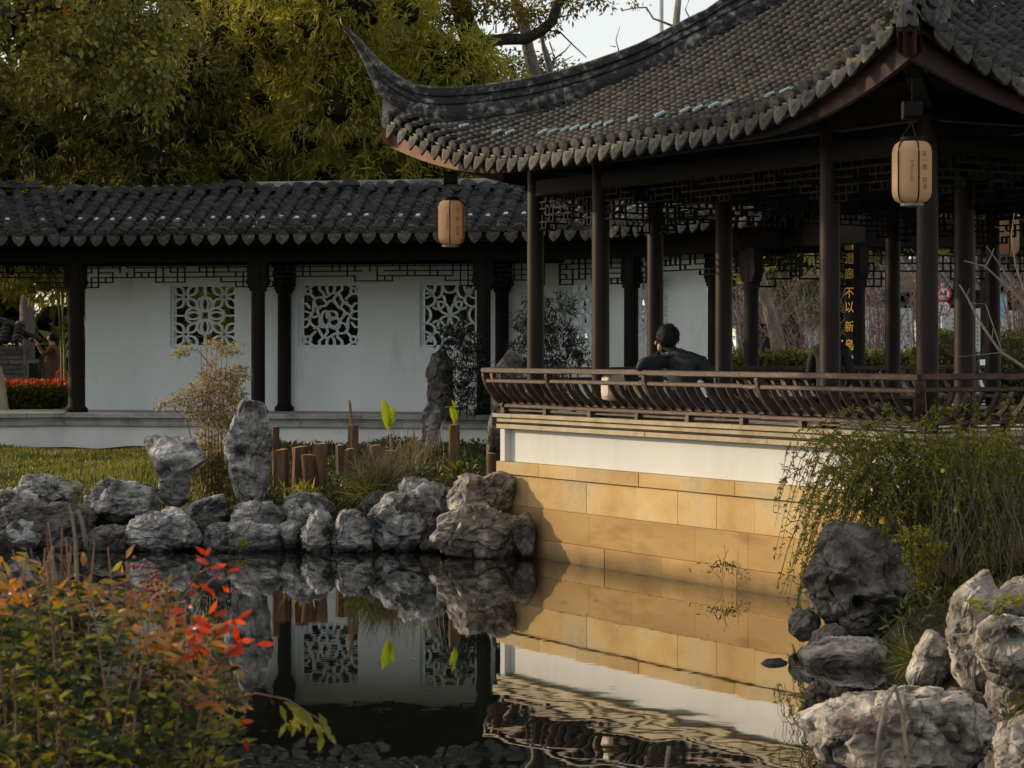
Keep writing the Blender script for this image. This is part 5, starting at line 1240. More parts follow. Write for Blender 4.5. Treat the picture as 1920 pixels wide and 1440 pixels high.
# man on the bench, seen from behind, elbow on the rail, cheek on his hand
man = thing('person', 'man in dark slate jacket leaning on the bench rail, seen from behind', 'person', P(1275, 775, 21.0))
Ym = 20.98; J = {}; E = []
fw = nv; lf = -dv
pel = P(1284, 765, Ym) + fw*0.10
J['pelvis'] = (pel, (.15, .12)); J['waist'] = (P(1282, 735, Ym-.02), (.145, .115)); J['chest'] = (P(1282, 703, Ym-.04), (.165, .125)); J['upper'] = (P(1280, 680, Ym-.02), (.150, .105))
J['neckb'] = (P(1262, 663, Ym), (.070, .070)); J['neck'] = (P(1255, 652, Ym+.02), .056); J['head'] = (P(1250, 634, Ym+.03), (.078, .088)); J['crown'] = (P(1250, 620, Ym+.03), (.066, .075))
E += [('pelvis', 'waist'), ('waist', 'chest'), ('chest', 'upper'), ('upper', 'neckb'), ('neckb', 'neck'), ('neck', 'head'), ('head', 'crown')]
J['shL'] = (P(1250, 677, Ym), .080); J['elL'] = (P(1199, 686, 20.60), .068); J['wristL'] = (P(1226, 671, 20.95), .036)
J['foreL'] = (P(1212, 680, 20.74), .056); J['uarmL'] = (P(1224, 682, 20.80), .074)
E += [('upper', 'shL'), ('shL', 'uarmL'), ('uarmL', 'elL'), ('elL', 'foreL'), ('foreL', 'wristL')]
fingers(J, E, P(1226, 671, 20.95), P(1233, 664, 20.99), Vector((0, 1, .2)), Vector((.3, .2, .8)), 'L')
J['shR'] = (P(1316, 679, Ym-.12), .078); J['uarmR'] = (P(1328, 705, Ym-.10), .064); J['elR'] = (P(1334, 738, Ym-.02), .055); J['wristR'] = (pel + fw*.22 - lf*.06 + UP*.07, .034)
E += [('upper', 'shR'), ('shR', 'uarmR'), ('uarmR', 'elR'), ('elR', 'wristR')]
fingers(J, E, pel + fw*.22 - lf*.06 + UP*.07, pel + fw*.30 - lf*.03 + UP*.07, lf, -UP, 'R')
for s, tg in ((1, 'A'), (-1, 'B')):
    h = pel + lf*(.09*s); k = h + fw*.44 + UP*.03; a = k + fw*.03 - UP*.40; t = a + fw*.17 - UP*.03
    J['hip'+tg] = (h, .095); J['knee'+tg] = (k, .065); J['ank'+tg] = (a, .042); J['toe'+tg] = (t, .038)
    E += [('pelvis', 'hip'+tg), ('hip'+tg, 'knee'+tg), ('knee'+tg, 'ank'+tg), ('ank'+tg, 'toe'+tg)]
me = skin_body(J, E, 'pelvis')
hd = J['head'][0]; hl = J['palmL'][0]; hr_ = J['palmR'][0]
paint(me, [M_jacket, M_skin, M_black], lambda c: 1 if (c.z > J['neckb'][0].z+.035 and (c-hd).length < .2) or (c-hl).length < .075 or (c-hr_).length < .09 else (2 if c.z < pel.z-.02 or (c-pel).dot(fw) > .16 else 0))
hdz = J['neckb'][0].z + .03
for v in me.vertices:                                   # creases in the cloth
    if v.co.z < hdz and (v.co-hl).length > .08:
        q = v.co; w = noise.ridged_multi_fractal(Vector((q.x*5+q.z*7, q.y*5, q.z*10)), .9, 2.0, 3, 1.0, 2.0); v.co = q + v.normal*(.016*(w-1.1))
mobj('body', me, M_jacket, man); me.materials.clear(); [me.materials.append(m) for m in (M_jacket, M_skin, M_black)]
# hair: cap over the back and crown; faces the camera because he looks away to the left
blob('hair', P(1252, 631, Ym+.012), .106, .112, .120, M_hair, man, 3, .09, cut=lambda x, y, z: (x if z > -.35 else x*.93, y if y < .55 else .55, max(z, -.80)), freq=22)
hc = np.array(P(1252, 631, Ym+.012)); dd_ = rdir(900); dd_ = dd_[(dd_[:, 2] > -.55) & (dd_[:, 1] < .6)]; nh = len(dd_)
tng = np.cross(dd_, np.tile([0.3, 0, 1.0], (nh, 1))); tng = np.cross(tng, dd_); tng[:, 2] -= .6
mobj('hair_strands', leaf_mesh('hair_strands', hc + dd_*np.array([.104, .110, .118]), dd_*.55 + tng*.6 + RNG.normal(size=(nh, 3))*.35, dd_, .022, .007, .3), M_hair, man, 'stuff')
blob('ear', P(1236, 651, Ym-.062), .015, .024, .036, M_skin, man, 4, .05, yaw=.5)
blob('nose', P(1231, 643, Ym+.09), .018, .022, .022, M_skin, man, 5, .02)
cr = [P(1262+22*math.cos(a), 661+6*math.sin(a), Ym+.01 - .085*math.sin(a)) for a in np.linspace(0, 2*math.pi, 15)[:-1]]
mb = MB(); mb.tube(cr + [cr[0]], .018, 6, cap=False); mb.build('collar', M_jacket, man, smooth=True)

bag = thing('cream_bag', 'cream canvas bag standing on the bench beside the leaning man', 'bag', P(1150, 760, 21.3))
def boxy(x, y, z):
    f = lambda q: math.copysign(abs(q)**.45, q); return (f(x)*(1-.08*z), f(y), f(z))
blob('bag_body', P(1150, 726, 21.3), .105, .08, .125, M_cream, bag, 8, .07, yaw=.5, cut=boxy, freq=6)
mb = MB(); mb.tube([P(1138, 706, 21.3), P(1142, 697, 21.3), P(1150, 695, 21.3), P(1158, 697, 21.3), P(1162, 706, 21.3)], .008, 5); mb.build('bag_handle', M_cream, bag)

per2 = thing('person', 'second sitter in black jacket mostly hidden by the middle column', 'person', P(1556, 700, 24.9))
Y2 = 24.9; J = {}; E = []; pb = P(1556, 742, Y2); f2 = Vector((.35, .93, 0)).normalized(); l2 = Vector((-f2.y, f2.x, 0))
pb.z = 1.62
J['pelvis'] = (pb, (.15, .12)); J['chest'] = (pb + UP*.36 - f2*.04, (.16, .12)); J['upper'] = (pb + UP*.48, (.14, .10)); J['neck'] = (pb + UP*.58, .055); J['head'] = (pb + UP*.70 + f2*.03, (.078, .088)); J['crown'] = (pb + UP*.78 + f2*.02, (.06, .07))
E += [('pelvis', 'chest'), ('chest', 'upper'), ('upper', 'neck'), ('neck', 'head'), ('head', 'crown')]
for s, tg in ((1, 'L'), (-1, 'R')):
    J['sh'+tg] = (pb + UP*.47 + l2*(.17*s), .07); J['el'+tg] = (pb + UP*.20 + l2*(.24*s) + f2*.02, .05); J['wrist'+tg] = (pb + UP*.08 + l2*(.14*s) + f2*.24, .034)
    E += [('upper', 'sh'+tg), ('sh'+tg, 'el'+tg), ('el'+tg, 'wrist'+tg)]
    fingers(J, E, J['wrist'+tg][0], J['wrist'+tg][0] + f2*.08 - UP*.01, l2, -UP, tg)
    h = pb + l2*(.09*s); k = h + f2*.44 + UP*.02; a = k - UP*.42
    J['hip'+tg] = (h, .095); J['knee'+tg] = (k, .065); J['ank'+tg] = (a, .045); J['toe'+tg] = (a + f2*.17 - UP*.03, .04)
    E += [('pelvis', 'hip'+tg), ('hip'+tg, 'knee'+tg), ('knee'+tg, 'ank'+tg), ('ank'+tg, 'toe'+tg)]
me = skin_body(J, E, 'pelvis'); nz = J['neck'][0].z
ph = [J['palmL'][0], J['palmR'][0]]
mobj('body', me, M_black, per2); paint(me, [M_black, M_skin], lambda c: 1 if c.z > nz-.01 or min((c-q).length for q in ph) < .085 else 0)
blob('hair', J['head'][0] + UP*.03 - f2*.02, .098, .108, .115, M_hair, per2, 6, .08)

# woman photographing beyond the corridor
def standing(label, px, top, Y, height, facing, coat, arms, hair_mat, long=True, scarf=None):
    c = P(px, top, Y); gz = c.z - height; g = Vector((c.x, c.y, gz)); f = facing.normalized(); l = Vector((-f.y, f.x, 0)); s = height/1.65
    o = thing('person', label, 'person', g); J = {}; E = []
    z = lambda q: g + UP*(q*s)
    J['pelvis'] = (z(.90), (.13*s, .10*s)); J['chest'] = (z(1.22), (.14*s, .10*s)); J['upper'] = (z(1.34), (.125*s, .085*s)); J['neck'] = (z(1.43), .048*s); J['head'] = (z(1.53) + f*.02, (.072*s, .082*s)); J['crown'] = (z(1.59) + f*.01, (.058*s, .066*s)); J['nose'] = (z(1.52) + f*.105*s, .013*s)
    E += [('pelvis', 'chest'), ('chest', 'upper'), ('upper', 'neck'), ('neck', 'head'), ('head', 'crown'), ('head', 'nose')]
    for sd_, tg in ((1, 'L'), (-1, 'R')):
        sh = z(1.33) + l*(.15*sd_*s); J['sh'+tg] = (sh, .06*s)
        if arms == 'up':
            el = sh + f*.15 - UP*.13 + l*(.05*sd_); wr = el + f*.13 + UP*.21 - l*(.11*sd_)
        else:
            el = sh - UP*.27 + l*(.05*sd_); wr = el - UP*.22 + f*.08
        J['el'+tg] = (el, .05*s); J['wrist'+tg] = (wr, .032*s); E += [('upper', 'sh'+tg), ('sh'+tg, 'el'+tg), ('el'+tg, 'wrist'+tg)]
        ax = (wr-el).normalized(); fingers(J, E, wr, wr + ax*.07, l, f, tg)
        h = z(.88) + l*(.08*sd_*s); k = z(.48) + l*(.085*sd_*s) + f*(.04*sd_); a = z(.08) + l*(.085*sd_*s) + f*(.07*sd_)
        J['hip'+tg] = (h, .085*s); J['knee'+tg] = (k, .058*s); J['ank'+tg] = (a, .042*s); J['toe'+tg] = (a + f*.15 - UP*.04, .036*s)
        E += [('pelvis', 'hip'+tg), ('hip'+tg, 'knee'+tg), ('knee'+tg, 'ank'+tg), ('ank'+tg, 'toe'+tg)]
    me = skin_body(J, E, 'pelvis'); nz = J['neck'][0].z; ph = [J['palmL'][0], J['palmR'][0]]; kz = z(.86).z
    mobj('body', me, coat, o); paint(me, [coat, M_skin, M_black], lambda c: 1 if c.z > nz-.02 or min((c-q).length for q in ph) < .09 else (2 if c.z < kz-.3 else 0))
    blob('hair', J['head'][0] + UP*.025*s - f*.025*s, .088*s, .098*s, .105*s, hair_mat, o, 2, .06, yaw=math.atan2(f.y, f.x)+math.pi/2, cut=lambda x, y, zz: (x, y if y > -.6 else -.6 , zz))
    if long:                                             # open coat skirt
        V = []; n = 20; K = 7
        for k in range(K):
            t = k/(K-1); zz = 1.24 - .80*t; rx = (.15 + .10*t)*s; ry = (.12 + .09*t)*s
            for i in range(n+1):
                a = math.radians(28 + (360-56)*i/n); rr = 1 + .05*math.sin(i*2.1+k)
                V.append(tuple(z(zz) + f*(math.cos(a)*rx*rr) + l*(math.sin(a)*ry*rr*1.15)))
        Fc = [(k*(n+1)+i, k*(n+1)+i+1, (k+1)*(n+1)+i+1, (k+1)*(n+1)+i) for k in range(K-1) for i in range(n)]
        mobj('coat', arr_mesh('coat', V, Fc, True), coat, o)
        mb = MB(); mb.lathe(z(0), [(.125*s, .80*s), (.13*s, .98*s), (.12*s, 1.12*s), (.10*s, 1.3*s)], 14); mb.build('blouse', M_pink, o, smooth=True)
    return o, J
wm, JW = standing('woman in brown coat and dark beret photographing beyond the corridor', 98, 623, 43.6, 1.62, Vector((-1, -.15, 0)), M_coat, 'up', M_hair)
pc = (JW['palmL'][0]+JW['palmR'][0])/2 + Vector((-.05, 0, .03)); cam_o = thing('camera', 'small black camera raised in the hands of the woman', 'camera', pc)
mb = MB(); mb.bbox(pc, (0, 1, 0), (1, 0, 0), UP, .15, .05, .09, .01); mb.build('camera_body', M_black, cam_o); mb = MB(); mb.lathe(pc + Vector((-.025, 0, 0)), [(.035, 0), (.035, .06), (.028, .06)], 12, ax=Vector((-1, 0, 0)), ex=Vector((0, 1, 0))); mb.build('lens', M_grey, cam_o)
wm2, JW2 = standing('person in dark green clothes half hidden by the first corridor column', 131, 640, 43.9, 1.52, Vector((-1, -.3, 0)), M_black, 'down', M_hair, False)
rb = thing('red_bag', 'bright red carrier bag held beside the first corridor column', 'bag', P(116, 725, 43.3))
blob('bag_body', P(116, 709, 43.3), .12, .07, .15, M_red, rb, 3, .12, cut=boxy); mb = MB(); mb.tube([P(109, 698, 43.3), P(113, 690, 43.3), P(120, 690, 43.3), P(123, 698, 43.3)], .012, 5); mb.build('bag_handle', M_red, rb)

# ------------------------------------------------------------------ VEGETATION helpers
def bez(p0, p1, p2, n):
    t = np.linspace(0, 1, n)[:, None]; p0, p1, p2 = (np.array(p) for p in (p0, p1, p2)); return (1-t)**2*p0 + 2*t*(1-t)*p1 + t*t*p2
def shell_points(n, centers, radii, squash=0.8, inner=0.55):
    """points scattered near the surfaces of many lobes"""
    pr_ = np.asarray(radii, float)**1.8; k = RNG.choice(len(centers), n, p=pr_/pr_.sum()); d = rdir(n); r = np.asarray(radii)[k]*(inner + (1-inner)*RNG.random(n)**0.5)
    off = d*r[:, None]; off[:, 2] *= squash; return np.asarray(centers)[k] + off, d
def sprays(C, D, per, L, W, spread=0.9, droop=0.35, jit=0.04):
    """`per` leaves fan out of each node"""
    n = len(C); C2 = np.repeat(C, per, 0) + RNG.normal(size=(n*per, 3))*jit; D2 = np.repeat(D, per, 0) + RNG.normal(size=(n*per, 3))*spread; D2[:, 2] -= droop
    N2 = RNG.normal(size=(n*per, 3))*.5; N2[:, 2] += 1
    return C2, D2, N2, L*(0.65+0.7*RNG.random(n*per)), W*(0.7+0.6*RNG.random(n*per))
def crown_tree(name, label, base, trunk, limbs, lobes, n_leaf, L, W, lmat, bmat, per=5, group=None, r0=0.15, squash=.8, droop=.35, inner=.55, cat='tree', spread=.9, jit=.06, fname='crown', core=False):
    o = thing(name, label, cat, base, group)
    mb = MB(); mb.tube(trunk, list(np.linspace(r0, r0*.5, len(trunk))), 9); mb.build('trunk', bmat, o, smooth=True)
    if limbs:
        for pts, ra, rb_ in limbs:
            mb = MB(); mb.tube(pts, list(np.linspace(ra, rb_, len(pts))), 7); mb.build('limb', bmat, o, smooth=True)
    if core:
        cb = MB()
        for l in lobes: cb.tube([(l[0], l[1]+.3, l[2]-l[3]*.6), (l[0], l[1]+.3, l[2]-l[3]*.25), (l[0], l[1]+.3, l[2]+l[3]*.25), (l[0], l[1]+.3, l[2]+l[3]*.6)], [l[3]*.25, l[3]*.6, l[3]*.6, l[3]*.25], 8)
        cb.build('dark_core', M_darkcore, o, kind='stuff')  # dark solid lumps stand in for the shade inside the crown
    if n_leaf:
        C, D = shell_points(n_leaf//per, [l[:3] for l in lobes], [l[3] for l in lobes], squash, inner)
        mobj(fname, leaf_mesh(fname, *sprays(C, D, per, L, W, spread, droop, jit)), lmat, o)
    return o
def lobes_in(n, x, y, z, r, seed):
    g = np.random.default_rng(seed); return [(g.uniform(*x), g.uniform(*y), g.uniform(*z), g.uniform(*r)) for _ in range(n)]

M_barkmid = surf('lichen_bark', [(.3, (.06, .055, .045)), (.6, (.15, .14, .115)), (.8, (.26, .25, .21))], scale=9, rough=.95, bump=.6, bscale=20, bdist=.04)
M_darkcore = surf('dark_foliage_core', [(.3, (.010, .011, .006)), (.7, (.022, .022, .012))], scale=6, rough=1, bump=.0, spec=0)  # colour of solid cores that imitate shade deep in the foliage
L_thicket = leafmat('brown_thicket_leaf', [(0, (.03, .03, .014)), (.6, (.075, .062, .025)), (1, (.13, .10, .035))], trans=.25)
# ------------------------------------------------------------------ bamboo grove behind the corridor
def bamboo(label, x, Y, top, rad, n, seed, mat=L_bamboo, zmin=3.3, nl=46, culm=5):
    g = np.random.default_rng(seed); gz = gh(x, Y); base = Vector((x, Y, gz)); o = thing('bamboo_clump', label, 'bamboo', base, 'bamboo grove behind the corridor')
    for k in range(culm):
        bx, by = x+g.normal()*rad*.35, Y+g.normal()*.35; tx, ty = bx+g.normal()*rad*.7, by-g.uniform(.2, 1.0)
        mb = MB(); pts = bez((bx, by, gz-.1), (bx, by, top*.7), (tx, ty, top*g.uniform(.6, .8)), 9); mb.tube([Vector(p) for p in pts], list(np.linspace(.03, .008, 9)), 6); mb.build('culm', M_culm, o)
    lobes = []
    for k in range(nl):
        z = zmin + (top-zmin)*g.random()**0.9; rr = rad*(1.0 if z < top*.75 else (1-(z-top*.75)/(top*.25)*.55))
        a = g.uniform(0, 2*math.pi); q = rr*math.sqrt(g.random()); lobes.append((x+q*math.cos(a), Y+q*math.sin(a)*.75, z, g.uniform(.38, .72)))
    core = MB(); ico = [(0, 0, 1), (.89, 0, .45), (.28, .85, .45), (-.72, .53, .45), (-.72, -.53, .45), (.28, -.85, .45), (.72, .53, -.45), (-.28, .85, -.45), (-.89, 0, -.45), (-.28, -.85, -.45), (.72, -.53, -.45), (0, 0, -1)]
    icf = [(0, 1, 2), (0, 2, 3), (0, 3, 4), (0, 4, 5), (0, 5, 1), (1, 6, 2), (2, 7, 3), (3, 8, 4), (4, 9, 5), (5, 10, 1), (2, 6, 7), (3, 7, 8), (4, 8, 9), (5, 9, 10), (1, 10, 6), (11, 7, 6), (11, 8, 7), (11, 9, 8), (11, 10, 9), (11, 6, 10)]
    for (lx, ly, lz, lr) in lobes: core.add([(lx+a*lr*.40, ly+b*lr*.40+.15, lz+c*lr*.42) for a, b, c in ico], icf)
    core.build('dark_core', M_darkcore, o, kind='stuff')  # dark blobs inside the leaf lobes, making shaded hollows
    C, D = shell_points(n//6, [l[:3] for l in lobes], [l[3] for l in lobes], .8, .6)
    mobj('foliage', leaf_mesh('foliage', *sprays(C, D, 6, .21, .032, .75, .40, .03)), mat, o, 'stuff')
for a in (('dark bamboo clump above the far end of the corridor roof', -9.6, 39.0, 7.0, 1.5, 13000, 1), ('bamboo clump second from the far end of the corridor roof', -7.4, 39.2, 7.2, 1.5, 13000, 2), ('dense shaded bamboo clump above the first corridor window', -5.4, 38.6, 7.6, 1.4, 13000, 3),
          ('bamboo clump with yellowing tips above the second corridor window', -3.6, 38.7, 9.2, 1.4, 15000, 4, L_bambright), ('bright bamboo clump behind the swept-up roof tip', -2.0, 38.4, 9.6, 1.4, 15000, 5, L_bambright), ('rounded bright bamboo clump left of the sky gap', -0.95, 38.2, 7.15, 1.0, 11000, 6, L_bambright),
          ('bright bamboo clump seen through the first corridor window', -4.62, 36.9, 3.5, 0.42, 2600, 7, L_bambright, 1.2, 18, 4), ('bright bamboo spray hanging into the open end of the corridor', -7.95, 37.2, 4.6, 0.62, 3200, 8, L_bambright, 3.25, 16, 0),
          ('tall back bamboo clump over the second window', -4.4, 41.5, 9.4, 1.8, 13000, 9, L_bambright), ('tall back bamboo clump over the first window', -7.6, 42.0, 8.9, 2.0, 12000, 10)): bamboo(*a)
for i, (x, lab) in enumerate(((-5.6, 'dark thicket behind the first corridor window'), (-3.4, 'dark thicket behind the second corridor window'), (-1.2, 'dark thicket behind the third corridor window'), (1.0, 'dark thicket behind the shaded end of the white wall'))):
    o = thing('thicket', lab, 'bush', (x, 37.6, .85), 'thickets behind the white wall'); lo_ = lobes_in(16, (x-1.1, x+1.1), (37.4, 38.2), (1.2, 3.4), (.4, .6), 90+i); core = MB()
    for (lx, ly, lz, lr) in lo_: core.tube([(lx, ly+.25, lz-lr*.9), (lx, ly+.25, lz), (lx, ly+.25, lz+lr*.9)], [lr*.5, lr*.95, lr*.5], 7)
    core.build('dark_core', M_darkcore, o, kind='stuff'); C, D = shell_points(420, [l[:3] for l in lo_], [l[3] for l in lo_], 1, .6)  # dark solid cores in place of shade between the leaves
    mobj('foliage', leaf_mesh('foliage', *sprays(C, D, 5, .16, .035, .9, .4, .05)), L_thicket, o, 'stuff')
# dark evergreens that close the view behind the bamboo
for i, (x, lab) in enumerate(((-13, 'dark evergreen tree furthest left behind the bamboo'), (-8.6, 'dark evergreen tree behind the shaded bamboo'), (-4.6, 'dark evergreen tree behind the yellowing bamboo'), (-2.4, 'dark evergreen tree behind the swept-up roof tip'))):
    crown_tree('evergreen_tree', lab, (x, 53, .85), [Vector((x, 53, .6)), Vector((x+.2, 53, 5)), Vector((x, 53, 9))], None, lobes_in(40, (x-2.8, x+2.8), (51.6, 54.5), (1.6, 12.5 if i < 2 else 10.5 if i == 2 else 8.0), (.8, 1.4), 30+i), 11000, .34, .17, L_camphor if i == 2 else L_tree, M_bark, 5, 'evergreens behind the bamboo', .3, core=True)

# ------------------------------------------------------------------ overhanging tree at the upper left (its trunk stands outside the picture)
base = Vector((-10.2, 31.0, .6)); B0 = Vector((-9.2, 30.6, 6.6))
def pp(x, y, Y=30.2): return P(x, y, Y)
limbs = [([B0, pp(-120, 10), pp(0, 28), pp(62, 22)], .12, .055), ([pp(62, 22), pp(80, 62), pp(112, 96), pp(150, 120)], .045, .02), ([pp(62, 22), pp(120, 14), pp(165, 26)], .035, .015), ([pp(0, 28), pp(-10, 60), pp(30, 130)], .04, .015), ([pp(62, 22), pp(75, -20), pp(130, -60)], .05, .02), ([pp(-120, 10), pp(-60, 90), pp(20, 170)], .05, .02), ([pp(112, 96), pp(190, 120), pp(250, 150)], .025, .008)]
lob = []
g = np.random.default_rng(5)
for _ in range(150):
    x = g.uniform(-60, 340); ymax = np.interp(x, [-60, 0, 60, 150, 220, 290, 340], [190, 200, 170, 200, 215, 235, 150]); y = ymax - 18 - g.random()**1.15*(ymax+110)
    if x > 300 and y > 170: continue
    Y = g.uniform(29.3, 31.2); p = pp(x, y, Y); lob.append((p.x, p.y, p.z, g.uniform(.16, .34)))
crown_tree('tallow_tree', 'broadleaf tree with drooping branches hanging over the corridor at the upper left', base, [base, base + Vector((.3, 0, 3)), B0, B0 + Vector((-.6, .5, 2.5))], limbs, lob, 8400, .105, .068, L_tree, M_bark, 4, None, .28, .9, .55, .3, spread=.8, jit=.07)
C, D = shell_points(1900, *(lambda q: ([l[:3] for l in q], [l[3] for l in q]))(lobes_in(40, (-17, -11.0), (32.5, 40.0), (4.2, 11.5), (.8, 1.4), 44)), .9, .4)
mobj('crown', leaf_mesh('crown', *sprays(C, D, 5, .26, .17, .9, .4, .12)), L_tree, bpy.data.objects['tallow_tree'])  # extra unseen crown, added to shade the angled white wall
# unseen second tree beside the pond, added to shade the near end of the pavilion base
crown_tree('added_shade_tree', 'unseen broadleaf tree added beside the pond to shade the pavilion base', (-15.5, 23.2, .6), [Vector((-15.5, 23.2, .3)), Vector((-15.4, 23.3, 3.4)), Vector((-15.5, 23.4, 7.5))], None, lobes_in(26, (-17.0, -13.6), (21.6, 24.6), (4.4, 9.6), (.6, 1.0), 61), 5000, .24, .16, L_tree, M_bark, 5, None, .2, .9, .4, .3)

# tree standing right of the picture; its dark crown hangs over the near roof corner
lob = lobes_in(34, (3.4, 8.5), (13.2, 19.5), (6.6, 10.0), (.6, 1.1), 71) + [(*P(x, y, 15.6), .22) for x, y in ((1690, -35), (1740, -20), (1790, -25), (1850, -15), (1900, -30), (1820, -60), (1760, -70))]
crown_tree('overhanging_tree', 'dark tree crown hanging over the near roof corner at the top right', (8.2, 14.5, .6), [Vector((8.2, 14.5, .3)), Vector((8.0, 14.8, 4)), Vector((7.0, 15.5, 8))], [([Vector((7.6, 15.0, 5.5)), Vector((5.4, 15.4, 6.3)), Vector((3.6, 15.8, 6.4))], .12, .04)], lob, 5200, .13, .06, L_dark, M_bark, 5, None, .22, .9, .4, .3)
# ------------------------------------------------------------------ camphor with dark limbs, pale trunk, thin bare trees
Yc = 44.5
def cp(x, y, Y=Yc): return P(x, y, Y)
tb = cp(890, 640); tb.z = .8
limbs = [([cp(893, 105), cp(886, 75), cp(872, 45), cp(862, 0), cp(850, -60)], .27, .16), ([cp(850, 88), cp(815, 65), cp(785, 45), cp(768, 34)], .17, .09), ([cp(893, 100), cp(912, 78), cp(945, 73), cp(985, 73), cp(1015, 58), cp(1035, 40), cp(1045, 10), cp(1062, -25)], .13, .10),
         ([cp(785, 45), cp(740, 10), cp(728, -40)], .09, .05), ([cp(862, 0), cp(930, -40), cp(990, -70)], .11, .05), ([cp(1015, 55), cp(1050, 60), cp(1075, 85), cp(1100, 108)], .022, .010), ([cp(1035, 35), cp(1070, 28), cp(1074, 5)], .02, .01), ([cp(930, 62), cp(930, 40), cp(942, 28)], .018, .008)]
lob = [(*cp(x, y, Yc+d), r) for x, y, r, d in ((760, 30, .7, -.5), (800, 10, .8, -.6), (840, 25, .5, -.6), (720, 50, .7, .4), (700, 10, .8, .3), (760, -30, .9, 0), (860, -10, .7, -.4), (900, 5, .45, 0), (930, 15, .35, .2), (955, 25, .3, 0), (985, 20, .35, .3), (1010, 30, .3, 0), (1025, 48, .25, 0), (1050, 5, .35, .2), (1080, 12, .3, 0), (1120, -5, .2, 0), (1140, 14, .10, 0), (1200, 2, .18, 0), (880, 85, .3, .6), (920, 110, .35, .8), (935, 130, .3, .9), (740, 90, .7, .6), (680, 60, .9, .8), (690, 120, .7, 1.))]
crown_tree('camphor_tree', 'large tree with thick dark crooked limbs against the pale sky', tb, [tb, cp(892, 300), cp(893, 105)], limbs, lob, 9000, .12, .05, L_camphor, M_bark, 4, None, .34, .8, .3, .35, jit=.08)
pt = cp(1005, 640, 47); pt.z = .8
crown_tree('pale_trunk_tree', 'slender tree with a pale mottled trunk behind the roof ridge', pt, [pt, cp(1010, 180, 47), cp(1003, 140, 47), cp(990, 90, 47), cp(984, 50, 47), cp(972, 15, 47), cp(955, -30, 47)], [([cp(984, 50, 47), cp(960, 60, 47), cp(945, 66, 47)], .05, .03)], [(*cp(x, y, 47), r) for x, y, r in ((950, -20, .5), (985, 20, .3))], 350, .12, .05, L_camphor, M_barkmid, 4, None, .17)
tt = cp(1030, 640, 46); tt.z = .8
crown_tree('thin_bare_tree', 'thin crooked bare tree just right of the pale trunk', tt, [tt, cp(1034, 160, 46), cp(1030, 120, 46), cp(1022, 95, 46), cp(1016, 72, 46), cp(1020, 55, 46)], [([cp(1031, 128, 46), cp(1040, 110, 46), cp(1035, 92, 46), cp(1030, 78, 46)], .03, .012), ([cp(1040, 110, 46), cp(1060, 95, 46), cp(1072, 80, 46)], .02, .008), ([cp(1034, 130, 46), cp(1050, 118, 46), cp(1075, 105, 46)], .02, .008), ([cp(1016, 72, 46), cp(1006, 66, 46)], .02, .01)], [], 0, 1, 1, L_camphor, M_barkpale, r0=.09)
t3 = cp(1258, 640, 50); t3.z = .8
crown_tree('thin_bare_tree', 'thin bare tree trunk rising above the roof ridge by the pale pole', t3, [t3, cp(1264, 120, 50), cp(1268, 40, 50), cp(1275, -30, 50)], [([cp(1264, 50, 50), cp(1245, 42, 50), cp(1225, 35, 50), cp(1212, 14, 50), cp(1190, 15, 50), cp(1165, 20, 50)], .03, .012), ([cp(1295, 38, 50), cp(1285, 18, 50), cp(1292, 0, 50)], .018, .01), ([cp(1160, 95, 50), cp(1155, 75, 50), cp(1162, 50, 50)], .015, .006), ([cp(1155, 88, 50), cp(1143, 86, 50)], .012, .006)], [], 0, 1, 1, L_camphor, M_barkpale, r0=.12)
for i, (x, lab) in enumerate(((960, 'yellowing low tree below the sky gap'), (1010, 'small olive tree behind the roof ridge below the sky gap'))):
    b = cp(x, 640, 52); b.z = .8; crown_tree('olive_tree', lab, b, [b, cp(x, 200, 52), cp(x, 140, 52)], None, [(*cp(x+dx, y, 52), .55) for dx, y in ((-25, 140), (10, 132), (35, 145), (0, 160), (-30, 190), (30, 190), (0, 220))], 1500, .13, .06, L_camphor, M_barkpale, 4, None, .12)
mb = MB(); q = P(1240, 640, 130); mb.tube([Vector((q.x, q.y, .8)), Vector((q.x, q.y, 26))], [.16, .12], 10)
po = thing('lamp_pole', 'pale grey tall pole far behind the roof ridge', 'pole', Vector((q.x, q.y, .8))); mb.build('shaft', M_steel, po); mb = MB(); mb.tube([Vector((q.x, q.y, 25.6)), Vector((q.x+1.2, q.y, 26.2))], .06, 6); mb.build('lamp_arm', M_steel, po)

# ------------------------------------------------------------------ shrubs by the corridor and on the bank
def shrub(name, label, base, lobes, n, L, W, mat, stems, per=5, group=None, smat=M_stemred, droop=.25, spread=.9, inner=.3, sr=.008):
    o = thing(name, label, 'shrub', base, group)
    for k, pts in enumerate(stems):
        mb = MB(); mb.tube(pts, list(np.linspace(sr, sr*.4, len(pts))), 5); mb.build('stem', smat, o)
    C, D = shell_points(n//per, [l[:3] for l in lobes], [l[3] for l in lobes], .7, inner)
    mobj('foliage', leaf_mesh('foliage', *sprays(C, D, per, L, W, spread, droop, .025)), mat, o, 'stuff'); return o
Ys = 25.0
def sp_(x, y, Y=Ys): return P(x, y, Y)
lob = [(*sp_(x, y, Ys+d), r) for x, y, r, d in ((400, 648, .10, 0), (350, 655, .08, 0), (335, 662, .05, 0), (430, 655, .10, 0), (395, 680, .07, .1), (395, 705, .12, 0), (420, 715, .16, .1), (445, 700, .13, .1), (385, 730, .18, -.1), (350, 745, .12, 0), (325, 755, .10, 0), (300, 758, .06, 0), (415, 745, .2, 0), (440, 740, .14, .1), (370, 770, .15, 0), (400, 785, .2, -.1), (430, 775, .16, 0), (385, 815, .12, 0), (425, 810, .13, 0), (400, 840, .16, .1), (450, 655, .04, 0))]
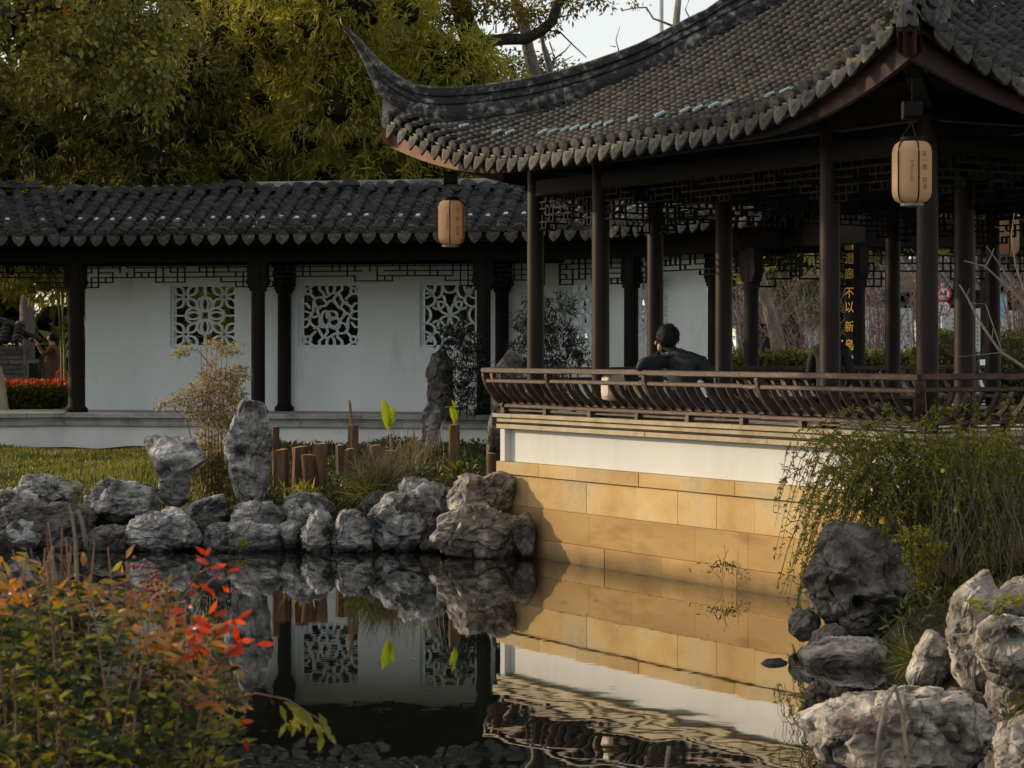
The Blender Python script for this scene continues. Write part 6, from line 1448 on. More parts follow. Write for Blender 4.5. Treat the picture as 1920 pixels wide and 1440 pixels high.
stems = [[sp_(395+dx, 925), sp_(397+dx*.8, 830), sp_(395+dx*1.2, 730), sp_(396+dx*1.4, 650)] for dx in (-14, -6, 0, 7, 15, 22)] + [[sp_(380, 900), sp_(350, 790), sp_(320, 760)], [sp_(395, 760), sp_(370, 745), sp_(300, 758)], [sp_(398, 690), sp_(370, 655), sp_(335, 660)], [sp_(410, 720), sp_(440, 690), sp_(468, 690)]]
shrub('heavenly_bamboo', 'feathery pinkish-gold shrub between the stump-shaped rock and the tall rock', sp_(395, 925), lob, 5600, .044, .019, L_shrub, stems)
lob = [(*sp_(x, y, Ys), r) for x, y, r in ((375, 870, .14), (410, 870, .16), (395, 895, .2), (420, 905, .14), (440, 870, .1))]
shrub('undergrowth_shrub', 'dark undergrowth filling the gap below the pinkish shrub', sp_(400, 930), lob, 1500, .05, .012, L_weed, [[sp_(x, 935), sp_(x+6, 870), sp_(x+2, 835)] for x in range(372, 440, 7)])
lob = [(*P(x, y, 32.4), r) for x, y, r in ((845, 625, .2), (868, 610, .18), (880, 640, .22), (855, 660, .25), (885, 680, .25), (860, 705, .26), (885, 725, .25), (862, 750, .25), (890, 755, .2), (835, 645, .14))]
shrub('dark_shrub', 'dark green leafy shrub behind the standing stone slab', P(870, 790, 32.4), lob, 2600, .075, .022, L_dark, [[P(x, 790, 32.4), P(x+4, 700, 32.4), P(x, 620, 32.4)] for x in (850, 862, 875, 888)], group='shrubs against the white wall')
lob = [(*P(x, y, 30.8), r) for x, y, r in ((985, 600, .2), (975, 650, .2), (1000, 560, .14), (1010, 620, .26), (1040, 580, .28), (1050, 630, .26), (1080, 650, .16), (1020, 670, .26), (1060, 680, .22), (980, 700, .25), (1095, 670, .1), (1030, 720, .26))]
shrub('willow_leaf_shrub', 'airy dark shrub with narrow leaves seen behind the first pavilion columns', P(1030, 770, 30.8), lob, 3400, .10, .020, L_dark, [[P(1030+d*.3, 780, 30.8), P(1030+d, 680, 30.8), P(1030+d*1.6, 590, 30.8)] for d in (-35, -20, -5, 12, 30, 42)], group='shrubs against the white wall', droop=.5)
# vines and yellow-green bits on the stones
def tuft(name, label, p, n, L, W, mat, lean=(0, 0, 1), spread=.45, cat='plant', group=None, bend=.25, rad=.05, parent=None):
    C = np.tile(np.array(p), (n, 1)) + RNG.normal(size=(n, 3))*rad*np.array([1, .7, .25]); D = np.tile(np.array(lean, float), (n, 1)) + RNG.normal(size=(n, 3))*spread
    o = thing(name, label, cat, p, group)
    mobj('foliage', leaf_mesh('foliage', C, D, RNG.normal(size=(n, 3)) + np.array([0, -.6, .3]), L*(.5+.7*RNG.random(n)), W, bend, 2), mat, o, 'stuff'); return o
tuft('grass_tuft', 'long drooping grass tuft beside the layered rock', P(712, 915, 24.5), 420, .48, .008, L_drygrass, (0, -.25, .75), .5, group='tufts on the far bank', bend=.55, rad=.07)
tuft('grass_tuft', 'dark green grass tuft hanging over the bank next to the drooping one', P(690, 930, 24.3), 260, .36, .008, L_grass, (-.1, -.3, .6), .5, group='tufts on the far bank', bend=.6, rad=.08)
tuft('dry_stalks', 'dry pale stalks standing before the lichen-covered pillar', P(775, 880, 25.6), 70, .60, .009, L_drygrass, (.05, 0, 1), .22, group='tufts on the far bank', bend=.12, rad=.12)
tuft('dry_stalks', 'dry tangled stalks around the first banana stem', P(748, 890, 25.2), 150, .42, .007, L_drygrass, (.1, 0, .9), .45, group='tufts on the far bank', bend=.35, rad=.12)
tuft('reed_clump', 'thin upright reeds at the edge of the lawn', P(225, 915, 24.6), 260, .30, .007, L_grass, (0, 0, 1), .16, group='tufts on the far bank', bend=.06, rad=.36)
tuft('yellow_weed', 'yellow-green weed on the low dark waterline rock', P(455, 1022, 23.1), 60, .085, .010, L_bambright, (0, -.5, .4), .6, rad=.03)
tuft('small_weed', 'pale green weed at the foot of the second banana stem', P(853, 888, 24.9), 70, .16, .022, L_grass, (0, -.2, .7), .6, rad=.04)
tuft('small_weed', 'leafy weed growing on top of the broad pale rock', P(893, 958, 22.65), 90, .07, .012, L_weed, (0, -.2, .5), .7, rad=.06)
tuft('small_weed', 'dark weeds growing in the crack between the close pair of rocks', P(620, 995, 23.15), 160, .08, .018, L_weed, (0, -.4, .3), .7, rad=.05)
tuft('small_weed', 'yellowish fern at the foot of the split logs', P(570, 925, 24.4), 110, .17, .020, L_bambright, (0, -.2, .6), .7, rad=.10)
tuft('grass_tuft', 'blades of grass beside the pointed pale rock', P(1715, 1240, 14.4), 70, .26, .007, L_grass, (-.6, -.1, .5), .4, bend=.3, rad=.03)
tuft('small_weed', 'yellow-flowered sprig over the tall beige rock', P(1890, 1130, 12.9), 60, .10, .022, L_jasmine, (-.5, -.2, -.1), .6, rad=.12)
tuft('wall_weed', 'small dark weed growing from the pavilion wall above the water', P(1355, 1062, 19.72), 90, .05, .012, L_dark, (0, -.3, .6), .8, rad=.10)
tuft('wall_weed', 'tiny green sprout on the pavilion base near the waterline', P(1108, 1044, 21.9), 24, .05, .012, L_weed, (0, -.3, .8), .6, rad=.02)
mb = MB()
for k in range(5):
    a = P(1355, 1100-k*9, 19.7); b = P((1338, 1372, 1345, 1366, 1358)[k], (1072, 1052, 1040, 1030, 1022)[k], 19.7); mb.tube([a, a.lerp(b, .5)+Vector((.02*(-1)**k, 0, .01)), b], .0022, 4)
mb.build('stem', M_stemred, bpy.data.objects['wall_weed'])
# lawn, ground cover
n = 52000; X = RNG.uniform(-8.6, -2.6, n); Yg = RNG.uniform(24.4, 33.0, n); dens = np.sin(X*2.3+1)*np.sin(Yg*1.7) + RNG.normal(size=n)*.5; k = dens > -.7; X, Yg = X[k], Yg[k]; n = len(X)
C = np.stack([X, Yg, ground_h(X, Yg)-.01], 1); D = RNG.normal(size=(n, 3))*.45; D[:, 2] += 1
o = mobj('grass', leaf_mesh('grass', C, D, RNG.normal(size=(n, 3)), (.03+.05*RNG.random(n))*(1+.5*np.sin(X*1.7)*np.sin(Yg*1.1)), .020, .3), L_grass, kind='stuff'); tag(o, 'short sunlit grass of the lawn before the corridor', 'grass')
n = 16000; X = RNG.uniform(-3.4, 0.4, n); Yg = RNG.uniform(24.0, 33.0, n); C = np.stack([X, Yg, ground_h(X, Yg)], 1); C[:, 2] += RNG.random(n)*.09*(1+np.sin(X*3)*np.sin(Yg*2))
o = mobj('ground_cover_weeds', leaf_mesh('ground_cover_weeds', C, rdir(n, .5), RNG.normal(size=(n, 3)) + np.array([0, -.3, .8]), .05+.07*RNG.random(n), .03, .2), L_weed, kind='stuff'); tag(o, 'low leafy weeds covering the soil round the logs', 'weeds')
n = 15000; X = RNG.uniform(2.0, 6.2, n); Yg = RNG.uniform(10.5, 18.5, n); sdv = pond_sd(X, Yg); k = sdv > .1; X, Yg = X[k], Yg[k]; n = len(X); C = np.stack([X, Yg, ground_h(X, Yg)], 1); C[:, 2] += RNG.random(n)*.10
o = mobj('bank_undergrowth', leaf_mesh('bank_undergrowth', C, rdir(n, .5), RNG.normal(size=(n, 3)) + np.array([0, -.3, .8]), .05+.09*RNG.random(n), .022, .2), L_weed, kind='stuff'); tag(o, 'dark undergrowth between the rocks of the right bank', 'undergrowth')
# dead leaves and bits floating along the waterline
n = 70; t = RNG.random(n); X = np.where(t < .75, RNG.uniform(-4.2, .1, n), RNG.uniform(-1, 2, n)); Yg = np.where(t < .75, RNG.uniform(22.3, 23.1, n), RNG.uniform(11.5, 20, n)); k = pond_sd(X, Yg) < -.05; X, Yg = X[k], Yg[k]; n = len(X)
wt_ = RNG.random(60)*5.6 + .9; wo_ = -.04 - .05*RNG.random(60); wq = [K1 + dv*a_ + nv*b_ for a_, b_ in zip(wt_, wo_)]
X = np.concatenate([X, [q_.x for q_ in wq]]); Yg = np.concatenate([Yg, [q_.y for q_ in wq]]); n = len(X)
D = RNG.normal(size=(n, 3)); D[-60:] = D[-60:]*.15 + np.array(dv); D[:, 2] = .04; C = np.stack([X, Yg, np.full(n, .006)], 1)
o = mobj('floating_leaves', leaf_mesh('floating_leaves', C, D, np.tile([0, 0, 1.], (n, 1)), .03+.07*RNG.random(n), .018, .0), L_drygrass, kind='stuff'); tag(o, 'pale dead leaves floating on the pond', 'leaves')

# ------------------------------------------------------------------ winter jasmine tumbling over the right bank
jas = thing('winter_jasmine', 'large tangled jasmine bush with arching stems against the pavilion base', 'bush', (3.6, 16.4, .5))
g = np.random.default_rng(77); mb = MB(); LC = []; LD = []; dry = MB()
for k in range(500):
    x0 = 2.75 + 2.3*g.random()**1.25; y0 = g.uniform(16.0, 17.0) if x0 < 3.6 else g.uniform(15.6, 17.9)
    z0 = .45 + .25*g.random(); hgt = g.uniform(.55, 1.25); a = g.normal(math.pi*1.12, .55) if g.random() < .62 else g.uniform(0, 2*math.pi); rch = g.uniform(.35, 1.25)
    if x0 > 3.6: rch *= .7
    dx, dy = math.cos(a)*rch, math.sin(a)*rch*.45
    top = np.array([x0+dx*.55, y0+dy*.5, z0+hgt*1.55]); end = np.array([x0+dx, y0+dy, z0+hgt*g.uniform(-.55, .55)])
    end[0] = max(end[0], 1.92 + .25*g.random()); end[2] = max(end[2], .06)
    # keep clear of the lit wall plane
    for q in (top, end):
        wd = (Vector((q[0], q[1], 0)) - K1).dot(nv)
        if wd > -.12 and q[0] < 3.4: q -= np.array(nv)*(wd+.12)
    pts = bez((x0, y0, z0), top, end, 11); pts += g.normal(size=pts.shape)*.012*np.linspace(0, 1, 11)[:, None]
    mb.tube([Vector(p) for p in pts], list(np.linspace(.0045, .0016, 11)), 4, cap=False)
    m = int(g.uniform(26, 56)); tt_ = g.uniform(.22, 1, m); i0 = np.minimum((tt_*10).astype(int), 9); f = (tt_*10-i0)[:, None]
    c = pts[i0]*(1-f) + pts[i0+1]*f; d = (pts[i0+1]-pts[i0]); d /= np.linalg.norm(d, axis=1, keepdims=True)+1e-9
    LC.append(np.repeat(c, 2, 0)); LD.append(np.repeat(d, 2, 0)*.4 + g.normal(size=(2*m, 3))*.75)
mb.build('stems', M_stemgreen, jas, kind='stuff')
LC = np.concatenate(LC); LD = np.concatenate(LD); n = len(LC)
mobj('foliage', leaf_mesh('foliage', LC, LD, RNG.normal(size=(n, 3)) + np.array([-.3, -.3, .6]), .024+.030*RNG.random(n), .0125, .15), L_jasmine, jas, 'stuff')
for k in range(90):
    x0 = g.uniform(3.1, 3.7); y0 = g.uniform(15.9, 16.4); p = bez((x0, y0, g.uniform(1.0, 1.35)), (x0+g.normal()*.1, y0-.15, g.uniform(.95, 1.25)), (x0+g.normal()*.28, y0-.2, g.uniform(.35, .7)), 7); dry.tube([Vector(q) for q in p], .0016, 3, cap=False)
dry.build('dead_stems', M_twig, jas, kind='stuff')
for i, (x, y) in enumerate(((1767, 882), (1792, 957), (1652, 978), (1487, 1044), (1478, 1068), (1912, 1122))):
    c = P(x, y, 15.75 if x > 1600 else 16.1); n = 6; me = leaf_mesh('flower', np.tile(np.array(c), (n, 1)), [(math.cos(a), -.3, math.sin(a)) for a in np.linspace(0, 2*math.pi, n+1)[:-1]], np.tile([0, -1., 0], (n, 1)), .022, .014, .1); mobj('flower', me, L_yellow, jas)
lob = [(*P(x, y, 15.5), r) for x, y, r in ((1700, 1010, .05), (1712, 1040, .06), (1722, 1070, .05), (1730, 1005, .04), (1740, 1050, .05), (1695, 1000, .03), (1748, 1030, .05), (1730, 1100, .05))]
shrub('yellow_green_shrub', 'small yellow-green upright shrub right behind the big boulder', P(1720, 1150, 15.5), lob, 900, .040, .016, L_bambright, [[P(1720+d*.3, 1160, 15.5), P(1720+d, 1080, 15.5), P(1720+d*1.2, 1000, 15.5)] for d in (-22, -10, 2, 14, 24)], smat=M_stemgreen, droop=-.4)

# ------------------------------------------------------------------ nandina bush close to the camera
nan = thing('nandina_bush', 'blurred nandina bush with green, orange and red leaves and red berries in front', 'bush', (-1.05, 6.1, .5))
g = np.random.default_rng(9); GC = []; GD = []; OC = []; OD = []; stem_objs = 0
def compound(p, d, m, L, listC, listD, spread=.75):
    """pairs of leaflets along a short drooping rachis"""
    d = d/np.linalg.norm(d); p = np.array(p)
    for j in range(m):
        s = j/max(1, m-1); q = p + d*L*s + np.array([0, 0, -.25*L*s*s])
        side = np.cross(d, [0, 0, 1.0]); side /= np.linalg.norm(side)+1e-9
        for sg in (-1, 1):
            listC.append(q); listD.append(d*.7 + side*sg*spread + g.normal(size=3)*.25 + np.array([0, 0, -.25]))
    listC.append(p+d*L); listD.append(d)
def bush_top(x): return float(np.interp(x, [-100, 0, 60, 130, 200, 280, 340, 400, 470, 560], [1010, 990, 985, 960, 1010, 1060, 1090, 1180, 1270, 1350]))
smb = MB()
for k in range(64):
    Yb = g.uniform(5.5, 6.7); x = g.uniform(-90, 430); yt = bush_top(x) + abs(g.normal())*85 + 5
    top = P(x, yt, Yb); foot = Vector((top.x*.5 + (-1.05)*.5 + g.normal()*.08, Yb + g.normal()*.1, .48)); mid = foot.lerp(top, .55) + Vector((g.normal()*.06, 0, 0))
    pts = bez(foot, mid, top, 8); mb = MB(); mb.tube([Vector(q) for q in pts], list(np.linspace(.0042, .0022, 8)), 5); mb.build('stem', M_stemred, nan)
    for j in range(int(g.uniform(12, 18))):
        s = g.uniform(.30, 1.0); q = pts[min(7, int(s*7))] + g.normal(size=3)*.012
        dd = np.array([g.normal(), g.normal()*.8, .25+.3*g.random()]); qy = HOR - (q[2]-CH)/q[1]*F
        hi = (qy < bush_top(960 + q[0]/q[1]*F) + 170) and g.random() < .8
        compound(q, dd, int(g.uniform(3, 5)), g.uniform(.06, .12), OC if hi else GC, OD if hi else GD)
OC = np.array(OC); OD = np.array(OD); GC = np.array(GC); GD = np.array(GD)
# drop what would hang over the middle of the pond
def keep(C):
    px = 960 + C[:, 0]/C[:, 1]*F; py = HOR - (C[:, 2]-CH)/C[:, 1]*F
    return (py > np.interp(px, [-100, 0, 130, 200, 300, 380, 450, 500, 540], [960, 950, 930, 985, 1040, 1090, 1250, 1330, 1390])) & (px < 520)
k = keep(OC); OC, OD = OC[k], OD[k]; k = keep(GC); GC, GD = GC[k], GD[k]
ln = .046
order = np.argsort(OC[:, 1])
near = order[:190]; rest = order[190:]
def leaf_batch(C, D, mat, name='foliage'):
    n = len(C); N_ = RNG.normal(size=(n, 3))*.5 + np.array([0, -.35, .9]); mobj(name, leaf_mesh(name, C, D, N_, ln*(.7+.7*RNG.random(n)), .0155*(.8+.6*RNG.random(n)), .18, 2), mat, nan, 'stuff')
leaf_batch(GC, GD, L_nandgreen); leaf_batch(OC[rest], OD[rest], L_nandorange)
def one_leaf(mat): 
    me = leaf_mesh('leaf', [(0, 0, 0)], [(0, 1, 0)], [(0, 0, 1)], 1.0, .33, .16, 2); me.materials.append(mat); return me
LM = {m: one_leaf(m) for m in (L_nandorange, L_nandred, L_nandgreen, L_bambright)}
def place_leaf(p, d, L, mat, nrm=(0, -.6, .8)):
    d = Vector(d).normalized(); s = d.cross(Vector(nrm)).normalized(); u = s.cross(d); inst('leaf', LM[mat], frame_matrix(p, s*L, d*L, u*L), nan)
for i in near: place_leaf(OC[i], OD[i], ln*g.uniform(.8, 1.35), L_nandorange, g.normal(size=3)*.4 + np.array([0, -.5, .8]))
for (x, y, m, L) in ((395, 1160, 7, .046), (440, 1165, 8, .05), (458, 1205, 8, .055), (352, 1175, 6, .05), (365, 1205, 6, .05), (398, 1062, 5, .045), (420, 1076, 4, .045), (378, 1098, 5, .04), (300, 1215, 4, .05), (452, 1350, 3, .05), (355, 1150, 4, .04)):
    Yb = g.uniform(5.8, 6.1); c = P(x, y, Yb)
    for j in range(m): place_leaf(c + Vector((g.normal()*.012, g.normal()*.01, g.normal()*.014)), (g.normal(), g.normal()*.4, -.35+g.normal()*.5), L*g.uniform(.75, 1.1), L_nandred, (g.normal()*.4, -1, .3))
    mb = MB(); mb.tube([P(x-60, y+60, 6.1), P(x-25, y+12, Yb), c], [.003, .0025, .002], 4); mb.build('twig', M_stemred, nan)
for (x, y, m, L) in ((535, 1315, 4, .05), (560, 1330, 4, .055), (590, 1355, 5, .06), (548, 1350, 4, .05), (410, 1370, 6, .05), (425, 1345, 5, .04), (610, 1375, 2, .06)):
    Yb = 5.9; c = P(x, y, Yb)
    for j in range(m): place_leaf(c + Vector((g.normal()*.012, g.normal()*.008, g.normal()*.010)), (.4+g.normal()*.6, g.normal()*.3, -.7+g.normal()*.3), L*g.uniform(.8, 1.1), L_bambright, (.3, -1, .4))
mb = MB(); mb.tube([P(380, 1330, 6.0), P(480, 1300, 5.9), P(540, 1312, 5.9), P(575, 1335, 5.9), P(600, 1350, 5.9)], [.004, .003, .0025, .002, .0015], 4); mb.build('twig', M_stemred, nan)
# berries
bm_ = MB(); bm_.lathe((0, 0, 0), [(.001, -1), (.5, -.87), (.87, -.5), (1, 0), (.87, .5), (.5, .87), (.001, 1)], 8); bme = bm_.mesh('berry', True); bme.materials.append(M_berry)
for (x, y, m) in ((262, 1062, 10), (280, 1090, 14), (290, 1110, 10), (305, 1100, 8), (75, 1132, 10), (345, 1300, 9), (365, 1312, 9)):
    for j in range(m):
        c = P(x+g.normal()*9, y+g.normal()*9, 5.9+g.normal()*.02); r = .0048*g.uniform(.9, 1.15); inst('berry', bme, Matrix.Translation(c) @ Matrix.Scale(r, 4), nan)
# bare pale twigs sticking out of the bush
for pts in ([(145, 1090), (141, 1010), (135, 965), (128, 945)], [(160, 1010), (153, 975), (146, 955)], [(103, 1085), (98, 1050), (100, 1025)]):
    mb = MB(); mb.tube([P(x, y, 6.2) for x, y in pts], [.006, .005, .004, .003][:len(pts)], 5); mb.build('twig', M_twig, nan)
mb = MB(); mb.bbox(P(143, 1200, 6.5), UP, (1, 0, 0), (0, 1, 0), .5, .036, .04); o = mb.build('wooden_stake', M_darkwood); tag(o, 'dark square stake standing inside the nandina bush', 'stake')

# ------------------------------------------------------------------ bare shrub at the right edge and dry stalk in front
bs = thing('bare_shrub', 'bare pale branches reaching in from the right edge before the columns', 'shrub', P(2010, 1000, 14.5))
for pts, r0 in (([(2010, 900), (1960, 715), (1900, 675), (1876, 660), (1848, 620), (1830, 590), (1815, 560), (1799, 534)], .012), ([(1876, 661), (1850, 664), (1820, 667), (1792, 669)], .004), ([(1980, 760), (1950, 600), (1905, 555), (1880, 530), (1848, 500), (1808, 489)], .010), ([(1848, 500), (1856, 485), (1864, 466)], .004), ([(1905, 555), (1890, 520), (1870, 490), (1850, 462)], .006), ([(1920, 545), (1905, 500), (1896, 440), (1902, 400)], .006), ([(1896, 440), (1880, 430), (1866, 425)], .003), ([(1812, 560), (1818, 540)], .003), ([(1880, 662), (1862, 610), (1848, 570), (1817, 568)], .004), ([(1860, 640), (1862, 615)], .003)):
    mb = MB(); mb.tube([P(x, y, 14.5) for x, y in pts], list(np.linspace(r0, r0*.45, len(pts))), 6); mb.build('branch', M_twig, bs)
ds = thing('dry_stalk', 'bent dry reed stalk close to the camera before the flat-topped rock', 'plant', P(1665, 1500, 5.4))
for pts in ([(1650, 1520), (1642, 1440), (1648, 1370), (1660, 1320), (1678, 1285)], [(1678, 1285), (1690, 1330), (1698, 1390), (1706, 1450), (1708, 1520)], [(1600, 1440), (1606, 1420), (1622, 1412), (1640, 1412)], [(1650, 1430), (1662, 1408), (1680, 1405), (1692, 1425), (1700, 1445)], [(1255, 1400), (1252, 1420), (1248, 1450)]):
    mb = MB(); mb.tube([P(x, y, 5.4) for x, y in pts], .0048, 5); mb.build('stalk', M_twig, ds)

# ------------------------------------------------------------------ place seen through the left end of the corridor
gw = .86
bw = thing('brick_garden_wall', 'low grey brick wall with a tiled coping beyond the corridor end', 'wall', P(20, 730, 44.0))
rg = random.Random(2); c0 = P(-60, 600, 44.0); c1 = P(46, 600, 44.0); x = c0.x
zt = zp(648, 44.0); hh = .095; z = gw
row = 0
while z < zt:
    x = c0.x - (row % 2)*.18; row += 1
    while x < c1.x:
        w = min(.40*rg.uniform(.8, 1.2), c1.x-x); mb = MB(); mb.bbox(Vector((x+w/2, 44.0+rg.gauss(0, .008), z+hh/2)), (1, 0, 0), (0, 1, 0), UP, w-.012, .30, hh-.014); mb.build('brick', M_brick, bw); x += w
    z += hh
mb = MB(); mb.cbox(((c0.x+c1.x)/2, 44.05, (gw+zt)/2), (1, 0, 0), (0, 1, 0), UP, c1.x-c0.x-.02, .24, zt-gw-.02); mb.build('mortar', M_mortar, bw)
mt_V, mt_F = cover_tile(.22, .16, .02, 6); me_t = shared('coping_tile', mt_V, mt_F, M_tile)
for i in range(5):
    for j in range(4):
        s = .32*(4-i)/4
        inst('coping_tile', me_t, frame_matrix(Vector((c1.x-.12-j*.26, 43.82+i*.07, zt+.03+i*.075)), Vector((1, 0, 0)), Vector((0, .7, .7)), Vector((0, -.7, .7))), bw)
mb = MB(); mb.tube([P(-60, 590, 44.2), P(10, 606, 44.2), P(35, 622, 44.2), P(62, 632, 44.2)], [.10, .10, .09, .07], 8); mb.build('ridge_roll', M_tile, bw)
tl = P(50, 720, 47.0); tl.z = gw
crown_tree('trunk_tree', 'tree with a smooth grey trunk beyond the corridor end', tl, [tl, P(51, 600, 47), P(49, 480, 47), P(46, 300, 47)], None, [(*P(x, y, 47.5), .8) for x, y in ((0, 430), (60, 400), (-20, 500), (100, 450))], 1500, .18, .08, L_tree, surf('purplish_grey_bark', [(.3, (.13, .10, .10)), (.7, (.21, .17, .165))], scale=4, rough=.9, bump=.4), 5, None, .19)
hl = thing('red_tipped_hedge', 'clipped hedge with red new leaves beyond the corridor end', 'hedge', P(65, 775, 41.5))
a, b = P(-80, 722, 41.5), P(170, 722, 41.5); n = 4200; X = RNG.uniform(a.x, b.x, n); Z = gw-.1 + (a.z-gw+.1)*RNG.random(n)**.7; Yg = 41.2 + .9*RNG.random(n)*(.3+.7*RNG.random(n))
mobj('foliage', leaf_mesh('foliage', np.stack([X, Yg, Z], 1), rdir(n, .3), RNG.normal(size=(n, 3)), .085, .045, .2), L_hedge, hl, 'stuff')
n = 1100; X = RNG.uniform(a.x, b.x, n); Z = a.z + RNG.uniform(-.06, .07, n); mobj('new_leaves', leaf_mesh('new_leaves', np.stack([X, 41.2+.8*RNG.random(n), Z], 1), rdir(n, 1.2), RNG.normal(size=(n, 3)), .085, .04, .2), L_redtip, hl, 'stuff')
mb = MB(); mb.obox(Vector((a.x, 41.45, gw-.1)), Vector((b.x-a.x, 0, 0)), Vector((0, .5, 0)), UP*(a.z-gw-.02)); mb.build('dark_core', M_bark, hl)
bo = thing('utility_box', 'grey-green utility box with a dark front behind the red-tipped hedge', 'box', P(60, 722, 43.4))
q0 = P(50, 674, 43.4); q1 = P(72, 674, 43.4); mb = MB(); mb.obox(Vector((q0.x, 43.4, gw)), Vector((q1.x-q0.x, 0, 0)), Vector((0, .3, 0)), UP*(q0.z-gw)); mb.build('casing', M_grey, bo); mb = MB(); mb.obox(Vector((q0.x+.05, 43.37, gw+.05)), Vector((q1.x-q0.x-.05, 0, 0)), Vector((0, .03, 0)), UP*(q0.z-gw-.12)); mb.build('front_panel', M_black, bo)
st = rock('leaning beige stone slab at the open corridor end', [(-40, 680), (0, 682), (6, 700), (12, 735), (17, 776), (-40, 790)], 36.0, .15, M_beige, 40, .3, group='standing stones by the corridor')

# ------------------------------------------------------------------ place seen through the pavilion
hd_ = thing('clipped_hedge', 'long clipped green hedge seen between the pavilion columns', 'hedge', P(1560, 720, 39.5))
a, b = P(1350, 657, 39.5), P(1742, 657, 39.5); n = 9000; X = RNG.uniform(a.x, b.x, n); Z = gw-.1 + (a.z-gw+.1)*RNG.random(n)**.6 + RNG.normal(size=n)*.02; Yg = 39.2 + RNG.random(n)*(.2+.7*RNG.random(n))
mobj('foliage', leaf_mesh('foliage', np.stack([X, Yg, Z], 1), rdir(n, .4), RNG.normal(size=(n, 3)), .075, .042, .2), L_hedge, hd_, 'stuff')
mb = MB(); mb.obox(Vector((a.x, 39.45, gw-.1)), Vector((b.x-a.x, 0, 0)), Vector((0, .6, 0)), UP*(a.z-gw-.02)); mb.build('dark_core', M_bark, hd_)
def ball(label, x, y, r, Y, n):
    c = P(x, y, Y); o = thing('round_shrub', label, 'shrub', Vector((c.x, c.y, gw)), 'clipped round shrubs'); d = rdir(n); rr = r*(.86+.16*RNG.random((n, 1)))
    mobj('foliage', leaf_mesh('foliage', np.array(c) + d*rr, d + RNG.normal(size=(n, 3))*.7, RNG.normal(size=(n, 3)), .07, .04, .2), L_hedge, o, 'stuff')
    mb = MB(); mb.lathe((c.x, c.y, c.z), [(r*.3, -r*.85), (r*.8, -.3*r), (r*.8, .3*r), (r*.3, .8*r)], 12); mb.build('dark_core', M_bark, o); mb = MB(); mb.tube([(c.x, c.y, gw-.1), (c.x, c.y, c.z)], .05, 6); mb.build('trunk', M_bark, o)
ball('round clipped shrub between the nearest dark columns', 1770, 680, .55, 38.0, 2600); ball('round clipped shrub at the right picture edge behind the bare branches', 1905, 690, .62, 37.5, 2600)
def plum(label, x, Y, n, seed, top=500, w=70, tw_r=.012):
    g = np.random.default_rng(seed); b = P(x, 690, Y); b.z = gw; o = thing('plum_tree', label, 'tree', b, 'bare plum trees behind the pavilion'); mb = MB(); tw = MB(); LC = []
    mb.tube([b, b + Vector((.05, 0, .5))], [.07, .06], 7); mb.build('trunk', M_twig, o)
    for k in range(n):
        s = b + Vector((.05, 0, g.uniform(.35, .6))); e_ = P(x+g.normal()*w, top+abs(g.normal())*30, Y+g.normal()*.6); m = s.lerp(e_, .45) + Vector((g.normal()*.12, 0, .25)); pts = [Vector(q) for q in bez(s, m, e_, 8)]; tw.tube(pts, list(np.linspace(tw_r, .003, 8)), 4, cap=False)
        for j in range(6):
            q = pts[int(g.uniform(2, 7))]; r = q + Vector((g.normal()*.25, g.normal()*.2, .15+g.random()*.4)); tw.tube([q, q.lerp(r, .5)+Vector((g.normal()*.04, 0, 0)), r], [.006, .005, .003], 3, cap=False); LC += [np.array(q.lerp(r, t)) for t in g.random(4)]
    tw.build('branches', M_twigpink, o, kind='stuff'); LC = np.array(LC); m = len(LC); mobj('buds', leaf_mesh('buds', LC, rdir(m), RNG.normal(size=(m, 3)), .032, .022, .1), L_plum, o, 'stuff')
plum('bare pinkish plum tree left of the couplet column', 1515, 43, 30, 1); plum('bare pinkish plum tree right of the couplet column', 1640, 42.5, 34, 2, 480, 50); plum('bare plum tree behind the closest corner column', 1715, 44, 26, 3, 500, 45); plum('bare plum tree behind the thin corridor column', 1395, 44, 22, 4, 520, 30); plum('bare twiggy tree at the right picture edge', 1905, 42, 26, 5, 470, 40)
lt = P(1468, 690, 45); lt.z = gw
crown_tree('leaning_trunk_tree', 'leaning rough trunk behind the hedge left of the middle column', lt, [lt, P(1458, 640, 45), P(1440, 570, 45), P(1425, 520, 45), P(1410, 430, 45)], None, [], 0, 1, 1, L_tree, M_barkpale, r0=.17)
pn = P(1480, 690, 47); pn.z = gw
crown_tree('cloud_pine', 'rounded olive pine tree behind the plum trees', pn, [pn, P(1485, 620, 47), P(1480, 520, 47)], None, [(*P(x, y, 47+d), r) for x, y, r, d in ((1450, 530, .35, 0), (1480, 520, .4, -.2), (1510, 535, .35, 0), (1460, 555, .35, -.2), (1495, 560, .4, -.3), (1525, 560, .3, 0), (1470, 585, .3, -.1), (1510, 590, .35, -.2), (1445, 575, .25, 0), (1535, 585, .25, 0))], 6000, .10, .012, L_pine, M_bark, 6, None, .10, .75, 0, .6, spread=1.0)
for i, (x, lab) in enumerate(((1380, 'dark distant tree behind the thin corridor column'), (1480, 'dark distant tree behind the cloud pine'), (1590, 'dark distant tree behind the couplet column'), (1700, 'dark distant tree behind the closest corner'), (1850, 'olive distant tree behind the bare branches'), (1960, 'olive distant tree at the right picture edge'))):
    Yt = 70; b = P(x, 690, Yt); b.z = gw; crown_tree('distant_tree', lab, b, [b, P(x, 600, Yt), P(x, 500, Yt)], None, [(*P(x+dx, y, Yt+dd), 1.0) for dx, y, dd in zip(RNG.normal(size=26)*45, RNG.uniform(400, 640, 26), RNG.normal(size=26))], 4200, .32, .14, L_camphor if i > 3 else L_tree, M_bark, 5, 'distant trees beyond the park', .2, core=True)
